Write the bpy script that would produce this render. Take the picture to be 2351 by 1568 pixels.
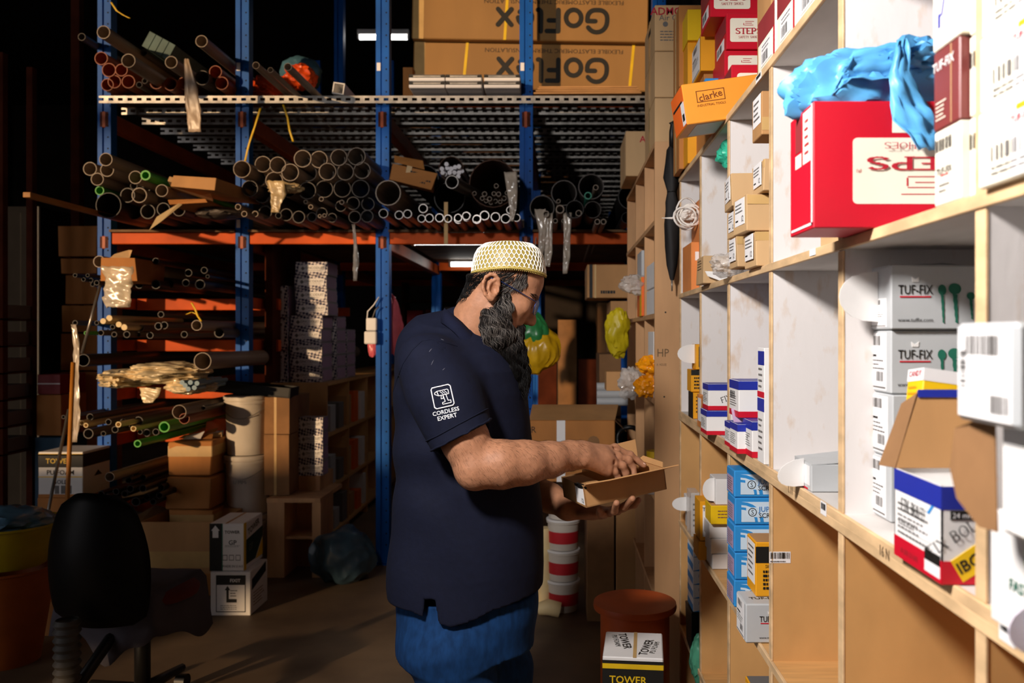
import bpy, bmesh, math, random
import numpy as np
from mathutils import Vector, Matrix, Euler, noise
random.seed(7)
rnd = random.random
def ru(a, b): return a + (b - a) * random.random()
for o in list(bpy.data.objects): bpy.data.objects.remove(o)
SC = bpy.context.scene; COL = SC.collection
PI = math.pi
# ---------------------------------------------------------------- camera
F, PX, PY, ZC = 1950.0, 1283.0, 768.0, 1.42
cam = bpy.data.cameras.new('camera'); co = bpy.data.objects.new('camera', cam); COL.objects.link(co)
co.location = (0, 0, ZC); co.rotation_euler = (PI/2, 0, 0)
cam.sensor_width = 36.0; cam.sensor_fit = 'HORIZONTAL'; cam.lens = 36.0*F/2351
cam.shift_x = -(PX-1175.5)/2351; cam.shift_y = -(784-PY)/2351
cam.clip_start = .02; cam.clip_end = 60
cam.dof.use_dof = True; cam.dof.focus_distance = 2.1; cam.dof.aperture_fstop = 4.8
SC.camera = co
# ---------------------------------------------------------------- world, lights, exposure
vs = SC.view_settings; vs.view_transform = 'Standard'; vs.look = 'None'; vs.gamma = 1.0
vs.use_curve_mapping = False; vs.exposure = 0.0
wd = bpy.data.worlds.new('world'); SC.world = wd; wd.use_nodes = True
wd.node_tree.nodes['Background'].inputs[0].default_value = (.82, .78, .8, 1)
wd.node_tree.nodes['Background'].inputs[1].default_value = 2.2
def lamp(name, typ, loc, energy, col, **kw):
    l = bpy.data.lights.new(name, typ); l.energy = energy; l.color = col
    o = bpy.data.objects.new(name, l); COL.objects.link(o); o.location = loc
    tgt = kw.pop('to', None)
    if tgt: o.rotation_euler = (Vector(tgt)-Vector(loc)).to_track_quat('-Z', 'Y').to_euler()
    for k, v in kw.items(): setattr(l, k, v)
    return o
SUN_AZ, SUN_EL = math.radians(30), math.radians(7)
sd = Vector((math.sin(SUN_AZ)*math.cos(SUN_EL), math.cos(SUN_AZ)*math.cos(SUN_EL), -math.sin(SUN_EL)))
sun = lamp('sun', 'SUN', (-6, -6, 4), 3.1, (1, .66, .36), angle=math.radians(1.2))
sun.rotation_euler = sd.to_track_quat('-Z', 'Y').to_euler()
key = lamp('studio_flash', 'SPOT', (-.72, .55, 2.32), 235, (1, .94, .90), to=(.45, 1.55, 1.2), shadow_soft_size=.13, spot_size=math.radians(100), spot_blend=.55)
rack_fill = lamp('rack_fill_spot', 'SPOT', (-.95, .2, 2.45), 190, (1, .95, .92), to=(-.15, 5.3, 2.55), shadow_soft_size=.1, spot_size=math.radians(42), spot_blend=.8)  # added fill spot brightening the upper rack, in place of the flash's spill
# ---------------------------------------------------------------- helpers
def W(px, py, Y): return Vector(((px-PX)*Y/F, Y, ZC-(py-PY)*Y/F))
def lin(h):
    h = h.lstrip('#'); c = [int(h[i:i+2], 16)/255 for i in (0, 2, 4)]
    return tuple((v/12.92 if v <= .04045 else ((v+.055)/1.055)**2.4) for v in c)+(1,)
MATS = {}
def mat(name, col, rough=.6, metal=0, var=.12, scale=9, bump=0, stretch=(1, 1, 1), col2=None, lo=.35, hi=.7, spec=.4, emit=0, trans=0, alpha=1, sss=0, coat=0, detail=5):
    if name in MATS: return MATS[name]
    m = bpy.data.materials.new(name); m.use_nodes = True; nt = m.node_tree; b = nt.nodes['Principled BSDF']
    c = lin(col) if isinstance(col, str) else tuple(col)+(1,)
    b.inputs['Roughness'].default_value = rough; b.inputs['Metallic'].default_value = metal
    b.inputs['Specular IOR Level'].default_value = spec
    if trans: b.inputs['Transmission Weight'].default_value = trans
    if alpha < 1: b.inputs['Alpha'].default_value = alpha
    if coat: b.inputs['Coat Weight'].default_value = coat
    if sss: b.inputs['Subsurface Weight'].default_value = sss; b.inputs['Subsurface Radius'].default_value = (.012, .005, .003)
    if emit: b.inputs['Emission Color'].default_value = c; b.inputs['Emission Strength'].default_value = emit
    if var or col2 or bump:
        tc = nt.nodes.new('ShaderNodeTexCoord'); mp = nt.nodes.new('ShaderNodeMapping'); mp.inputs['Scale'].default_value = stretch
        oi = nt.nodes.new('ShaderNodeObjectInfo')
        nt.links.new(tc.outputs['Object'], mp.inputs['Vector'])
        vm = nt.nodes.new('ShaderNodeVectorMath'); vm.operation = 'ADD'
        vr = nt.nodes.new('ShaderNodeVectorMath'); vr.operation = 'SCALE'; vr.inputs[0].default_value = (37, 17, 53)
        nt.links.new(oi.outputs['Random'], vr.inputs['Scale']); nt.links.new(mp.outputs[0], vm.inputs[0]); nt.links.new(vr.outputs[0], vm.inputs[1])
        n = nt.nodes.new('ShaderNodeTexNoise'); n.inputs['Scale'].default_value = scale; n.inputs['Detail'].default_value = detail
        nt.links.new(vm.outputs[0], n.inputs['Vector'])
        r = nt.nodes.new('ShaderNodeValToRGB'); r.color_ramp.elements[0].position = lo; r.color_ramp.elements[1].position = hi
        if col2: d = lin(col2)
        else: d = tuple(min(1, v*(1+var)) for v in c[:3])+(1,)
        r.color_ramp.elements[0].color = c if col2 else tuple(v*(1-var) for v in c[:3])+(1,)
        r.color_ramp.elements[1].color = d
        nt.links.new(n.outputs['Fac'], r.inputs['Fac']); nt.links.new(r.outputs['Color'], b.inputs['Base Color'])
        if bump:
            bp = nt.nodes.new('ShaderNodeBump'); bp.inputs['Strength'].default_value = bump; bp.inputs['Distance'].default_value = .004
            nt.links.new(n.outputs['Fac'], bp.inputs['Height']); nt.links.new(bp.outputs[0], b.inputs['Normal'])
    else: b.inputs['Base Color'].default_value = c
    MATS[name] = m; return m
class MB:
    def __init__(s): s.v = []; s.f = []
    def add(s, vs, fs):
        n = len(s.v); s.v += [tuple(v) for v in vs]; s.f += [tuple(i+n for i in f) for f in fs]; return s
    def box(s, lo, hi):
        x0, y0, z0 = lo; x1, y1, z1 = hi
        return s.add([(x0,y0,z0),(x1,y0,z0),(x1,y1,z0),(x0,y1,z0),(x0,y0,z1),(x1,y0,z1),(x1,y1,z1),(x0,y1,z1)],
                     [(0,3,2,1),(4,5,6,7),(0,1,5,4),(1,2,6,5),(2,3,7,6),(3,0,4,7)])
    def tube(s, pts, r, n=8, caps=True, sq=None):
        pts = [Vector(p) for p in pts]; rs = r if isinstance(r, (list, tuple)) else [r]*len(pts)
        vs = []; up = Vector((0, 0, 1))
        for i, p in enumerate(pts):
            t = (pts[min(i+1, len(pts)-1)]-pts[max(i-1, 0)])
            if t.length < 1e-9: t = Vector((0, 0, 1))
            t.normalize()
            if i == 0:
                a = t.cross(up if abs(t.z) < .9 else Vector((1, 0, 0))).normalized()
            else: a = (a-t*a.dot(t)).normalized()
            b = t.cross(a)
            for k in range(n):
                q = 2*PI*k/n; ca, sa = math.cos(q), math.sin(q)*(sq or 1)
                vs.append(p+a*(rs[i]*ca)+b*(rs[i]*sa))
        fs = [(i*n+k, i*n+(k+1) % n, (i+1)*n+(k+1) % n, (i+1)*n+k) for i in range(len(pts)-1) for k in range(n)]
        if caps: fs += [tuple(range(n-1, -1, -1)), tuple((len(pts)-1)*n+k for k in range(n))]
        return s.add(vs, fs)
    def lathe(s, prof, n=24, c=(0, 0, 0), ax='z', sx=1, sy=1):
        vs = []
        for r, h in prof:
            for k in range(n):
                q = 2*PI*k/n; x, y = r*math.cos(q)*sx, r*math.sin(q)*sy
                vs.append((c[0]+x, c[1]+y, c[2]+h) if ax == 'z' else (c[0]+x, c[1]+h, c[2]+y))
        m = len(prof)
        fl = (lambda t: t) if ax == 'z' else (lambda t: t[::-1])
        fs = [fl((i*n+k, i*n+(k+1) % n, (i+1)*n+(k+1) % n, (i+1)*n+k)) for i in range(m-1) for k in range(n)]
        return s.add(vs, fs)
    def prism(s, poly, y0, y1):  # polygon in xz, extruded along y
        n = len(poly)
        vs = [(x, y0, z) for x, z in poly]+[(x, y1, z) for x, z in poly]
        fs = [tuple(range(n)), tuple(range(2*n-1, n-1, -1))]+[(k, n+k, n+(k+1) % n, (k+1) % n) for k in range(n)]
        return s.add(vs, fs)
    def mesh(s, name):
        me = bpy.data.meshes.new(name); me.from_pydata(s.v, [], s.f); me.validate(); return me
    def build(s, name, m, parent=None, smooth=False, loc=None, bevel=0):
        me = s.mesh(name)
        if bevel:
            bm = bmesh.new(); bm.from_mesh(me); bmesh.ops.bevel(bm, geom=bm.edges[:], offset=bevel, segments=1, affect='EDGES', profile=.5); bm.to_mesh(me); bm.free()
        return put(name, me, m, parent, smooth, loc)
def put(name, me, m, parent=None, smooth=False, loc=None):
    if m is not None:
        if not me.materials: me.materials.append(m)
    if smooth:
        me.polygons.foreach_set('use_smooth', [True]*len(me.polygons))
        if smooth != True:
            try: me.set_sharp_from_angle(angle=math.radians(smooth))
            except Exception: pass
    o = bpy.data.objects.new(name, me); COL.objects.link(o)
    if parent: o.parent = parent
    if loc is not None: o.location = loc
    return o
def tag(o, label=None, cat=None, group=None, kind=None):
    if label: o['label'] = label
    if cat: o['category'] = cat
    if group: o['group'] = group
    if kind: o['kind'] = kind
    return o
def empty(name, loc=(0, 0, 0), rot=(0, 0, 0)):
    o = bpy.data.objects.new(name, None); COL.objects.link(o); o.location = loc; o.rotation_euler = rot; o.empty_display_size = .05; return o
def struct(name, mb, m, **k): return tag(mb.build(name, m, **k), kind='structure')
def copy_tree(o, parent=None):
    c = o.copy(); COL.objects.link(c); c.parent = parent
    for ch in o.children: copy_tree(ch, c)
    return c
# ---- box things with printed faces
def bevbox(w, d, h, bev=.002, jit=0):
    key = ('b', round(w, 4), round(d, 4), round(h, 4), bev, jit and rnd())
    mb = MB().box((-w/2, -d/2, 0), (w/2, d/2, h))
    if jit: mb.v = [(x+ru(-jit, jit), y+ru(-jit, jit), z+(ru(-jit, 0) if z > 0 else 0)) for x, y, z in mb.v]
    me = mb.mesh('box')
    if bev:
        bm = bmesh.new(); bm.from_mesh(me); bmesh.ops.bevel(bm, geom=bm.edges[:], offset=bev, segments=1, affect='EDGES', profile=.5); bm.to_mesh(me); bm.free()
    return me
FACES = {'F': lambda w, d, h: ((-w/2, -d/2, 0), (1, 0, 0), (0, 0, 1), (0, -1, 0), w, h),
         'B': lambda w, d, h: ((w/2, d/2, 0), (-1, 0, 0), (0, 0, 1), (0, 1, 0), w, h),
         'L': lambda w, d, h: ((-w/2, d/2, 0), (0, -1, 0), (0, 0, 1), (-1, 0, 0), d, h),
         'R': lambda w, d, h: ((w/2, -d/2, 0), (0, 1, 0), (0, 0, 1), (1, 0, 0), d, h),
         'T': lambda w, d, h: ((-w/2, -d/2, h), (1, 0, 0), (0, 1, 0), (0, 0, 1), w, d),
         'U': lambda w, d, h: ((-w/2, d/2, 0), (1, 0, 0), (0, -1, 0), (0, 0, -1), w, d)}
class Box:
    """a carton: root mesh at the centre of its base, prints as children lying on its faces"""
    def __init__(s, name, w, d, h, loc, m, label=None, cat='box', rot=0, group=None, bev=.002, jit=0, parent=None, me=None):
        s.w, s.d, s.h = w, d, h
        s.o = put(name, me or bevbox(w, d, h, bev, jit), m, parent, loc=loc)
        s.o.rotation_euler = rot if isinstance(rot, tuple) else (0, 0, math.radians(rot))
        if label: tag(s.o, label, cat, group)
    def fr(s, face, u, v, off=.0007):
        o, U, V, N, a, b = FACES[face](s.w, s.d, s.h); o, U, V, N = map(Vector, (o, U, V, N))
        return o+U*(u*a)+V*(v*b)+N*off, U, V, N, a, b
    def pl(s, name, face, u0, v0, u1, v1, m, off=.0006, poly=None, lab=None):   # flat print: rectangle or polygon in face fractions
        pts = poly or [(u0, v0), (u1, v0), (u1, v1), (u0, v1)]
        P = []
        for u, v in pts:
            p, U, V, N, a, b = s.fr(face, u, v, off); P.append(p)
        n = len(P); Q = [p-N*(off*.9) for p in P]
        mb = MB().add(P+Q, [tuple(range(n))]+[(k, k+n, (k+1) % n+n, (k+1) % n) for k in range(n)])
        o = mb.build(name, m, s.o)
        if lab: o['label'] = lab
        return o
    def tx(s, face, text, u, v, hgt, m, rot=0, off=.0011, bold=.0, sx=1, name='lettering', align='CENTER', shear=0, serif=0):
        me = text_mesh(text, bold, align, shear, serif)
        p, U, V, N, a, b = s.fr(face, u, v, off)
        me2 = me.copy(); me2.materials.clear()
        o = put(name, me2, m, s.o)
        R = Matrix((U, V, N)).transposed().to_4x4()
        o.matrix_local = Matrix.Translation(p) @ R @ Matrix.Rotation(math.radians(rot), 4, 'Z') @ Matrix.Diagonal((hgt*sx, hgt, 1, 1))
        return o
    def bar(s, face, u0, v0, u1, v1, m, n=18, vert=False, off=.0012, name='barcode'):
        mb = MB(); x = 0.; segs = []
        r = random.Random(int(u0*1000)+n)
        while x < 1:
            wd_ = r.choice((.3, .5, .9))/n; segs.append((x, min(1, x+wd_))); x += wd_+r.choice((.35, .6, .9))/n
        for a0, a1 in segs:
            q = [(u0+(u1-u0)*a0, v0), (u0+(u1-u0)*a1, v0), (u0+(u1-u0)*a1, v1), (u0+(u1-u0)*a0, v1)] if not vert else [(u0, v0+(v1-v0)*a0), (u1, v0+(v1-v0)*a0), (u1, v0+(v1-v0)*a1), (u0, v0+(v1-v0)*a1)]
            mb.add([s.fr(face, u, v, off)[0] for u, v in q], [(0, 1, 2, 3)])
        return mb.build(name, m, s.o)
    def lines(s, face, u0, v0, u1, v1, m, n=5, off=.0012, name='small_print', wob=.35, th=.35):
        mb = MB()
        for i in range(n):
            v = v1+(v0-v1)*(i+.5)/n; e = u1-(u1-u0)*ru(0, wob); hh = (v1-v0)/n*th/2; x = u0
            while x < e:
                x2 = min(e, x+(u1-u0)*ru(.05, .16))
                mb.add([s.fr(face, u, w_, off)[0] for u, w_ in ((x, v-hh), (x2, v-hh), (x2, v+hh), (x, v+hh))], [(0, 1, 2, 3)]); x = x2+(u1-u0)*.025
        return mb.build(name, m, s.o)
TXT = {}
def text_mesh(text, bold=0, align='CENTER', shear=0, serif=0):
    k = (text, bold, align, shear, serif)
    if k in TXT: return TXT[k]
    if serif: me = stroke_mesh(text, serif)
    else:
        cu = bpy.data.curves.new('t', 'FONT'); cu.body = text; cu.align_x = align; cu.align_y = 'CENTER'; cu.size = 1.4; cu.offset = bold; cu.resolution_u = 2; cu.shear = shear
        o = bpy.data.objects.new('t', cu); COL.objects.link(o)
        dg = bpy.context.evaluated_depsgraph_get(); dg.update()
        me = bpy.data.meshes.new_from_object(o.evaluated_get(dg)); bpy.data.objects.remove(o)
        if len(me.vertices):   # normalise cap height to 1, centred
            ys = [v.co.y for v in me.vertices]; h = max(ys)-min(ys); c = (max(ys)+min(ys))/2
            for v in me.vertices: v.co = ((v.co.x)/h, (v.co.y-c)/h, 0)
    TXT[k] = me; return me
# stroke lettering (rounded or slab-serif capitals), cap height 1
def arc(cx, cy, rx, ry, a0, a1, n=10): return [(cx+rx*math.cos(math.radians(a0+(a1-a0)*i/n)), cy+ry*math.sin(math.radians(a0+(a1-a0)*i/n))) for i in range(n+1)]
GL = {'S': (.66, [arc(.35, .74, .25, .2, 20, 270, 9)[:]+arc(.33, .27, .27, .22, 90, -165, 9)]),
      'T': (.7, [[(.03, .95), (.67, .95)], [(.35, .95), (.35, .03)]]), 'E': (.62, [[(.55, .95), (.1, .95), (.1, .05), (.57, .05)], [(.1, .5), (.45, .5)]]),
      'P': (.66, [[(.12, .03), (.12, .95), (.36, .95)]+arc(.36, .71, .22, .24, 90, -90, 8)+[(.12, .47)]]),
      'A': (.74, [[(.08, .03), (.37, .97), (.66, .03)], [(.18, .33), (.56, .33)]]),
      'D': (.74, [[(.12, .05), (.12, .95), (.3, .95)]+arc(.3, .5, .33, .45, 90, -90, 10)+[(.12, .05)]]),
      'M': (.9, [[(.12, .03), (.12, .95), (.45, .25), (.78, .95), (.78, .03)]]), 'O': (.8, [arc(.4, .5, .32, .45, 0, 360, 16)]),
      'R': (.72, [[(.12, .03), (.12, .95), (.36, .95)]+arc(.36, .72, .22, .23, 90, -90, 8)+[(.12, .49)], [(.36, .49), (.64, .03)]]),
      'F': (.6, [[(.55, .95), (.1, .95), (.1, .03)], [(.1, .5), (.45, .5)]]), 'I': (.3, [[(.15, .03), (.15, .97)]]),
      'X': (.7, [[(.08, .03), (.62, .97)], [(.08, .97), (.62, .03)]]), 'B': (.68, [[(.12, .05), (.12, .95), (.34, .95)]+arc(.34, .73, .2, .22, 90, -90, 8)+[(.12, .51), (.34, .51)]+arc(.34, .28, .25, .23, 90, -90, 8)+[(.12, .05)]]),
      'L': (.58, [[(.12, .97), (.12, .05), (.54, .05)]]), 'H': (.76, [[(.12, .03), (.12, .97)], [(.64, .03), (.64, .97)], [(.12, .5), (.64, .5)]]),
      'Y': (.7, [[(.06, .97), (.35, .5), (.64, .97)], [(.35, .5), (.35, .03)]]), ' ': (.4, []),
      'g': (.98, [arc(.5, .5, .42, .45, 35, 180, 8)+[(.08, .4)]+arc(.4, .37, .32, .32, 180, 270, 5)+arc(.56, .37, .32, .32, 270, 360, 5)+[(.88, .5), (.56, .5)]]),
      'o': (.82, [arc(.4, .38, .31, .33, 0, 360, 16)]), 'f': (.66, [[(.6, .93), (.14, .93), (.14, .07)], [(.14, .5), (.52, .5)]]),
      'l': (.34, [[(.12, .95), (.12, .2)]+arc(.22, .2, .1, .13, 180, 290, 4)]), 'e': (.76, [[(.1, .4), (.64, .4)]+arc(.37, .38, .28, .31, 5, 320, 12)]),
      'x': (.76, [[(.1, .07), (.64, .7)], [(.1, .7), (.64, .07)]])}
def stroke_mesh(text, style):
    w = {1: .17, 2: .11, 3: .19, 4: .07}[style]; mb = MB(); x0 = 0; slab = style in (1, 2)
    tot = sum(GL[c][0]+.06 for c in text); x0 = -tot/2
    def seg(a, b, ww, z=0):
        a = Vector(a); b = Vector(b); d = (b-a)
        if d.length < 1e-6: return
        d.normalize(); n = Vector((-d.y, d.x))*ww/2
        mb.add([(a.x-n.x, a.y-n.y, z), (b.x-n.x, b.y-n.y, z), (b.x+n.x, b.y+n.y, z), (a.x+n.x, a.y+n.y, z)], [(0, 1, 2, 3)])
    zz = 0
    for c in text:
        adv, st = GL[c]
        for s_ in st:
            P = [(x0+px, -.5+py) for px, py in s_]
            for i in range(len(P)-1):
                v = abs(P[i+1][1]-P[i][1]) > abs(P[i+1][0]-P[i][0])
                zz += .00002
                seg(P[i], P[i+1], w if (v or style > 2) else w*.62, zz)
            for p in (P[1:-1] if style in (1, 2, 4) else P):
                rr = w/2*(.8 if slab else 1); zz += .00002
                mb.add([(p[0]+rr*math.cos(2*PI*k/10), p[1]+rr*math.sin(2*PI*k/10), zz) for k in range(10)], [tuple(range(10))])
            if slab:
                for p in (P[0], P[-1]):
                    if c in 'STEPFIXRLHYAMBD' and c not in 'S' and abs(p[1]) > .4: zz += .00002; seg((p[0]-w*.95, p[1]), (p[0]+w*.95, p[1]), w*.55, zz)
        x0 += adv+.06
    return mb.mesh('lettering')
# ---- soft things
def crumple(name, loc, r, m, parent=None, sub=4, amp=.25, freq=3., seed=0, rot=(0, 0, 0), fold=.5, shape=None, st=(1, 1, 1)):
    bm = bmesh.new(); bmesh.ops.create_icosphere(bm, subdivisions=sub, radius=1)
    off = Vector((seed*3.1, seed*7.7, seed*1.3))
    for v in bm.verts:
        p = v.co.copy(); ps = Vector((p.x*st[0], p.y*st[1], p.z*st[2])); a = noise.noise(ps*freq*.5+off)+.6*noise.noise(ps*freq+off)
        b = 1-abs(noise.noise(ps*freq*1.1+off*2))*2
        p2 = p*(1+amp*(a*.8+fold*(b-.6)))
        if shape: p2 = shape(p2)
        v.co = Vector((p2.x*r[0], p2.y*r[1], p2.z*r[2]))
    me = bpy.data.meshes.new(name); bm.to_mesh(me); bm.free()
    o = put(name, me, m, parent, 35, loc); o.rotation_euler = rot; return o
def ribbon(name, pts, widths, m, parent=None, th=.0015, crease=.006, across=(1, 0, 0), nseg=6, seed=1):
    """thin crumpled strip hanging through pts"""
    P = [Vector(p) for p in pts]; A = Vector(across); vs = []; n = nseg
    Pn = []
    for i in range(len(P)-1):
        for k in range(5): Pn.append((P[i].lerp(P[i+1], k/5), widths[i]+(widths[i+1]-widths[i])*k/5))
    Pn.append((P[-1], widths[-1]))
    for i, (p, w) in enumerate(Pn):
        for k in range(n+1):
            u = k/n-.5; q = noise.noise(Vector((u*5, i*.6, seed*9.1)))
            vs.append(p+A*(u*w)+Vector((0, -crease*2*q-.0001, 0))+Vector((0, 0, q*crease*.5)))
    R = len(Pn); c = n+1
    fs = [(i*c+k, i*c+k+1, (i+1)*c+k+1, (i+1)*c+k) for i in range(R-1) for k in range(n)]
    o = MB().add(vs, fs).build(name, m, parent, True)
    md = o.modifiers.new('s', 'SOLIDIFY'); md.thickness = th; return o
# ================================================================ materials
m_kraft = mat('kraft_card', '#b98a58', .75, var=.14, scale=6, stretch=(1, 1, .3))
m_kraft2 = mat('kraft_card_orange', '#b87a3e', .75, var=.18, scale=6, stretch=(1, 1, .3))
m_kraft3 = mat('kraft_card_pale', '#c8a477', .75, var=.12, scale=5, stretch=(1, 1, .3))
m_kdark = mat('kraft_card_dark', '#8a6440', .85, var=.15)
m_tape = mat('clear_tape', '#c9a56c', .25, var=.1, spec=.6)
m_white = mat('white_card', '#e8e6e4', .6, var=.03)
m_paper = mat('paper_label', '#eceaea', .65, var=.03)
m_cream = mat('cream_card', '#efe9d6', .6, var=.04)
m_black = mat('black_ink', '#15130f', .6, var=0)
m_grey_ink = mat('grey_ink', '#6d6a68', .6, var=0)
m_red = mat('red_card', '#c8102a', .45, var=.06)
m_red_ink = mat('red_ink', '#b51d30', .6, var=0)
m_maroon = mat('maroon_card', '#8c2f33', .55, var=.1)
m_orange_card = mat('orange_card', '#f29c33', .5, var=.04)
m_orange_end = mat('orange_red_card', '#ee6a1f', .5, var=.05)
m_yellow = mat('yellow_card', '#f0c414', .5, var=.06)
m_amber = mat('amber_card', '#e9a11b', .5, var=.06)
m_bluecard = mat('sky_blue_card', '#2f8fd6', .5, var=.05)
m_navyink = mat('dark_blue_card', '#22309a', .4, var=.1)
m_purple = mat('lilac_card', '#b59ab8', .6, var=.05)
m_silver = mat('silver_card', '#b9bcbe', .45, var=.04)
m_green_ink = mat('green_ink', '#1f6a55', .6, var=0)
m_steel = mat('galvanised_steel', '#a7a39d', .42, .75, var=.25, scale=20)
m_blue = mat('rack_blue_paint', '#0056ae', .5, var=.18, scale=4, spec=.2)
m_obrown = mat('depth_beam_paint', '#a6481a', .5, var=.2, scale=5)
m_orange = mat('rack_orange_paint', '#d2571b', .5, var=.2, scale=5, spec=.12)
m_rust = mat('rust_brown_paint', '#4f2414', .8, var=.3, scale=6, spec=.08)
m_beech = mat('beech_laminate', '#cf9e63', .5, var=.10, scale=14, stretch=(.6, 5, .35))
m_beechF = mat('beech_edge', '#d9b68a', .6, var=.22, scale=10, stretch=(3, 1, 3))
m_ply = mat('whitewashed_ply', '#ddd8d6', .7, col2='#c6a279', lo=.56, hi=.86, scale=16, stretch=(2.0, 1, .9), detail=15, bump=.25)
m_plywood = mat('plain_ply', '#c99a6c', .65, var=.12, scale=8, stretch=(2, 2, .4))
m_plast = mat('clear_plastic', '#cdbfae', .18, var=.2, spec=.7, alpha=.75, scale=14)
m_clear = mat('clear_film', '#d8d2cc', .12, var=.15, spec=.8, alpha=.5, scale=14)
m_ywstrap = mat('yellow_strap', '#e0b81c', .4, var=.1)
m_blackpl = mat('black_plastic', '#0c0b0b', .45, var=0, spec=.4)
m_dark = mat('dark_void', '#070606', .8, var=0)
m_tube = mat('lamp_tube', (1, .97, .92), .5, var=0, emit=9)
# ================================================================ setting
m_floor = mat('concrete_floor', '#4c3c2e', .6, col2='#8d775d', lo=.3, hi=.75, scale=1.6, detail=12, bump=.2)
m_wall = mat('dark_wall', '#241c17', .9, var=.3, scale=2)
m_ceil = mat('dark_ceiling', '#17120f', .9, var=.3, scale=2)
XL, XR, YB, YF, ZT = -9., 1.0, 14., -3., 5.2
struct('floor', MB().box((XL-4, YF-4, -.1), (XR+.3, YB+.3, 0)), m_floor)
struct('ceiling', MB().box((XL-.2, YF-.2, ZT), (XR+.3, YB+.3, ZT+.15)), m_ceil)
struct('wall_left', MB().box((XL-.15, -.2, 0), (XL, YB, ZT)), m_wall)
struct('wall_right', MB().box((XR, YF, 0), (XR+.15, YB, ZT)), m_wall)
struct('wall_back', MB().box((XL, YB, 0), (XR, YB+.15, ZT)), m_wall)
# wall behind the camera with openings added and shaped to steer the low sun's patches
wf = MB(); T_ = (YF-.15, YF)
def wseg(x0, x1, z0, z1): wf.box((x0, T_[0], z0), (x1, T_[1], z1))
wseg(-4.2, XR, 0, ZT); wseg(XL-.2, -7.85, 0, ZT); wseg(-7.85, -5.9, 0, 1.8); wseg(-5.9, -4.4, 0, .55); wseg(-5.9, -4.4, 1.15, 1.8); wseg(-4.4, -4.2, 0, 1.8); wseg(-5.78, -4.2, 1.8, 4.02); wseg(-7.85, -5.78, 3.85, 4.02); wseg(-7.85, -4.2, 4.95, ZT)
struct('wall_front', wf, m_wall)
# ================================================================ pipe rack
YR = 5.25
rack = tag(empty('pipe_rack', (0, YR, 0)), 'tall blue and orange steel pipe rack with slotted upper deck', 'rack')
PXS = [239, 556, 878, 1208]
RX = [(p-PX)*YR/F for p in PXS]
ZD, ZM = 2.85, 2.06    # slotted deck, middle pipe level
def post_mesh(h):
    w, d = .082, .075
    prof = [(-w/2, 0), (-.012, 0), (-.010, .010), (.004, .010), (.006, 0), (w/2, 0), (w/2, d), (w/2-.012, d), (w/2-.012, .012), (-w/2+.012, .012), (-w/2+.012, d), (-w/2, d)]
    n = len(prof)
    vs = [(x, y, 0) for x, y in prof]+[(x, y, h) for x, y in prof]
    fs = [(k, (k+1) % n, n+(k+1) % n, n+k) for k in range(n)]+[tuple(range(n-1, -1, -1)), tuple(range(n, 2*n))]
    return MB().add(vs, fs).mesh('post')
pm = post_mesh(4.6); hm = MB()
for i in range(64):
    z = .12+i*.07; hm.add([(.024+.0055*math.cos(2*PI*k/8), -.0004, z+.0055*math.sin(2*PI*k/8)) for k in range(8)], [tuple(range(8))])
hm = hm.mesh('post_holes')
for dy in (0, 2.3, 4.6):
    for x in RX+[.62]:
        p = put('post', pm, m_blue, rack, loc=(x, dy, 0))
        if dy == 0: tag(put('punched_holes', hm, m_dark, p), kind='stuff')
        MB().box((-.07, -.03, 0), (.07, .11, .008)).build('base_plate', m_blue, p)
for x in RX[1:]:     # small paper stickers on the posts
    for z in (2.08, 3.05): MB().box((-.035, -.0012, z), (-.012, .0005, z+.05)).build('sticker', m_paper, rack, loc=(x, 0, 0))
def beam(x0, x1, y, z, h=.07, d=.045, m=m_orange, name='beam'):
    return MB().box((x0, y-d/2, z-h), (x1, y+d/2, z)).build(name, m, rack, bevel=.004)
for dy in (.03, 2.2, 4.5):
    for a, b in zip(RX, RX[1:]+[.62]): beam(a+.042, b-.042, dy, ZM-.01)
for x in RX+[.62]:
    beam(x-.03, x+.03, 2.4, ZD-.05, h=.1, d=4.8, m=m_obrown); beam(x-.03, x+.03, 2.4, ZM-.03, h=.08, d=4.8, m=m_obrown)
ms = mat('scuffed_board', '#6d5133', .7, var=.3)
for a, b in zip(RX, RX[1:]+[.62]): MB().box((a+.04, -.02, ZM-.008), (b-.04, 5., ZM+.006)).build('deck_board', ms, rack)
# slotted angles of the upper deck
L = .62-RX[0]; a = .045; n = int(L/.058); mb = MB(); y = 0
sl, p = .030, .058
mb.add([(0, 0, 0), (L, 0, 0), (L, 0, -.013), (0, 0, -.013)], [(0, 3, 2, 1)]); mb.add([(0, 0, -.030), (L, 0, -.030), (L, 0, -a), (0, 0, -a)], [(0, 3, 2, 1)])
for i in range(n):
    x0 = i*p+sl; x1 = (i+1)*p if i < n-1 else L
    mb.add([(x0, 0, -.013), (x1, 0, -.013), (x1, 0, -.030), (x0, 0, -.030)], [(0, 3, 2, 1)])
mb.add([(0, 0, -.013), (sl, 0, -.013), (sl, 0, -.030), (0, 0, -.030)], []) 
mb.add([(0, 0, 0), (L, 0, 0), (L, .04, 0), (0, .04, 0)], [(0, 1, 2, 3)]); mb.add([(0, .003, -a), (L, .003, -a), (L, .003, -.032), (0, .003, -.032)], [(0, 1, 2, 3)])
am = mb.mesh('slotted_angle')
for i in range(24):
    put('slotted_angle', am, m_steel, rack, loc=(RX[0], -.06+i*.268, ZD+.03+ru(-.003, .003)))
md = mat('deck_board_brown', '#4a3422', .9, var=.3)  # dark brown planks laid between the slotted angles
for i in range(24): MB().box((RX[0], -.015+i*.268, ZD+.032), (.62, .2+i*.268, ZD+.042)).build('deck_plank', md, rack)
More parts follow.
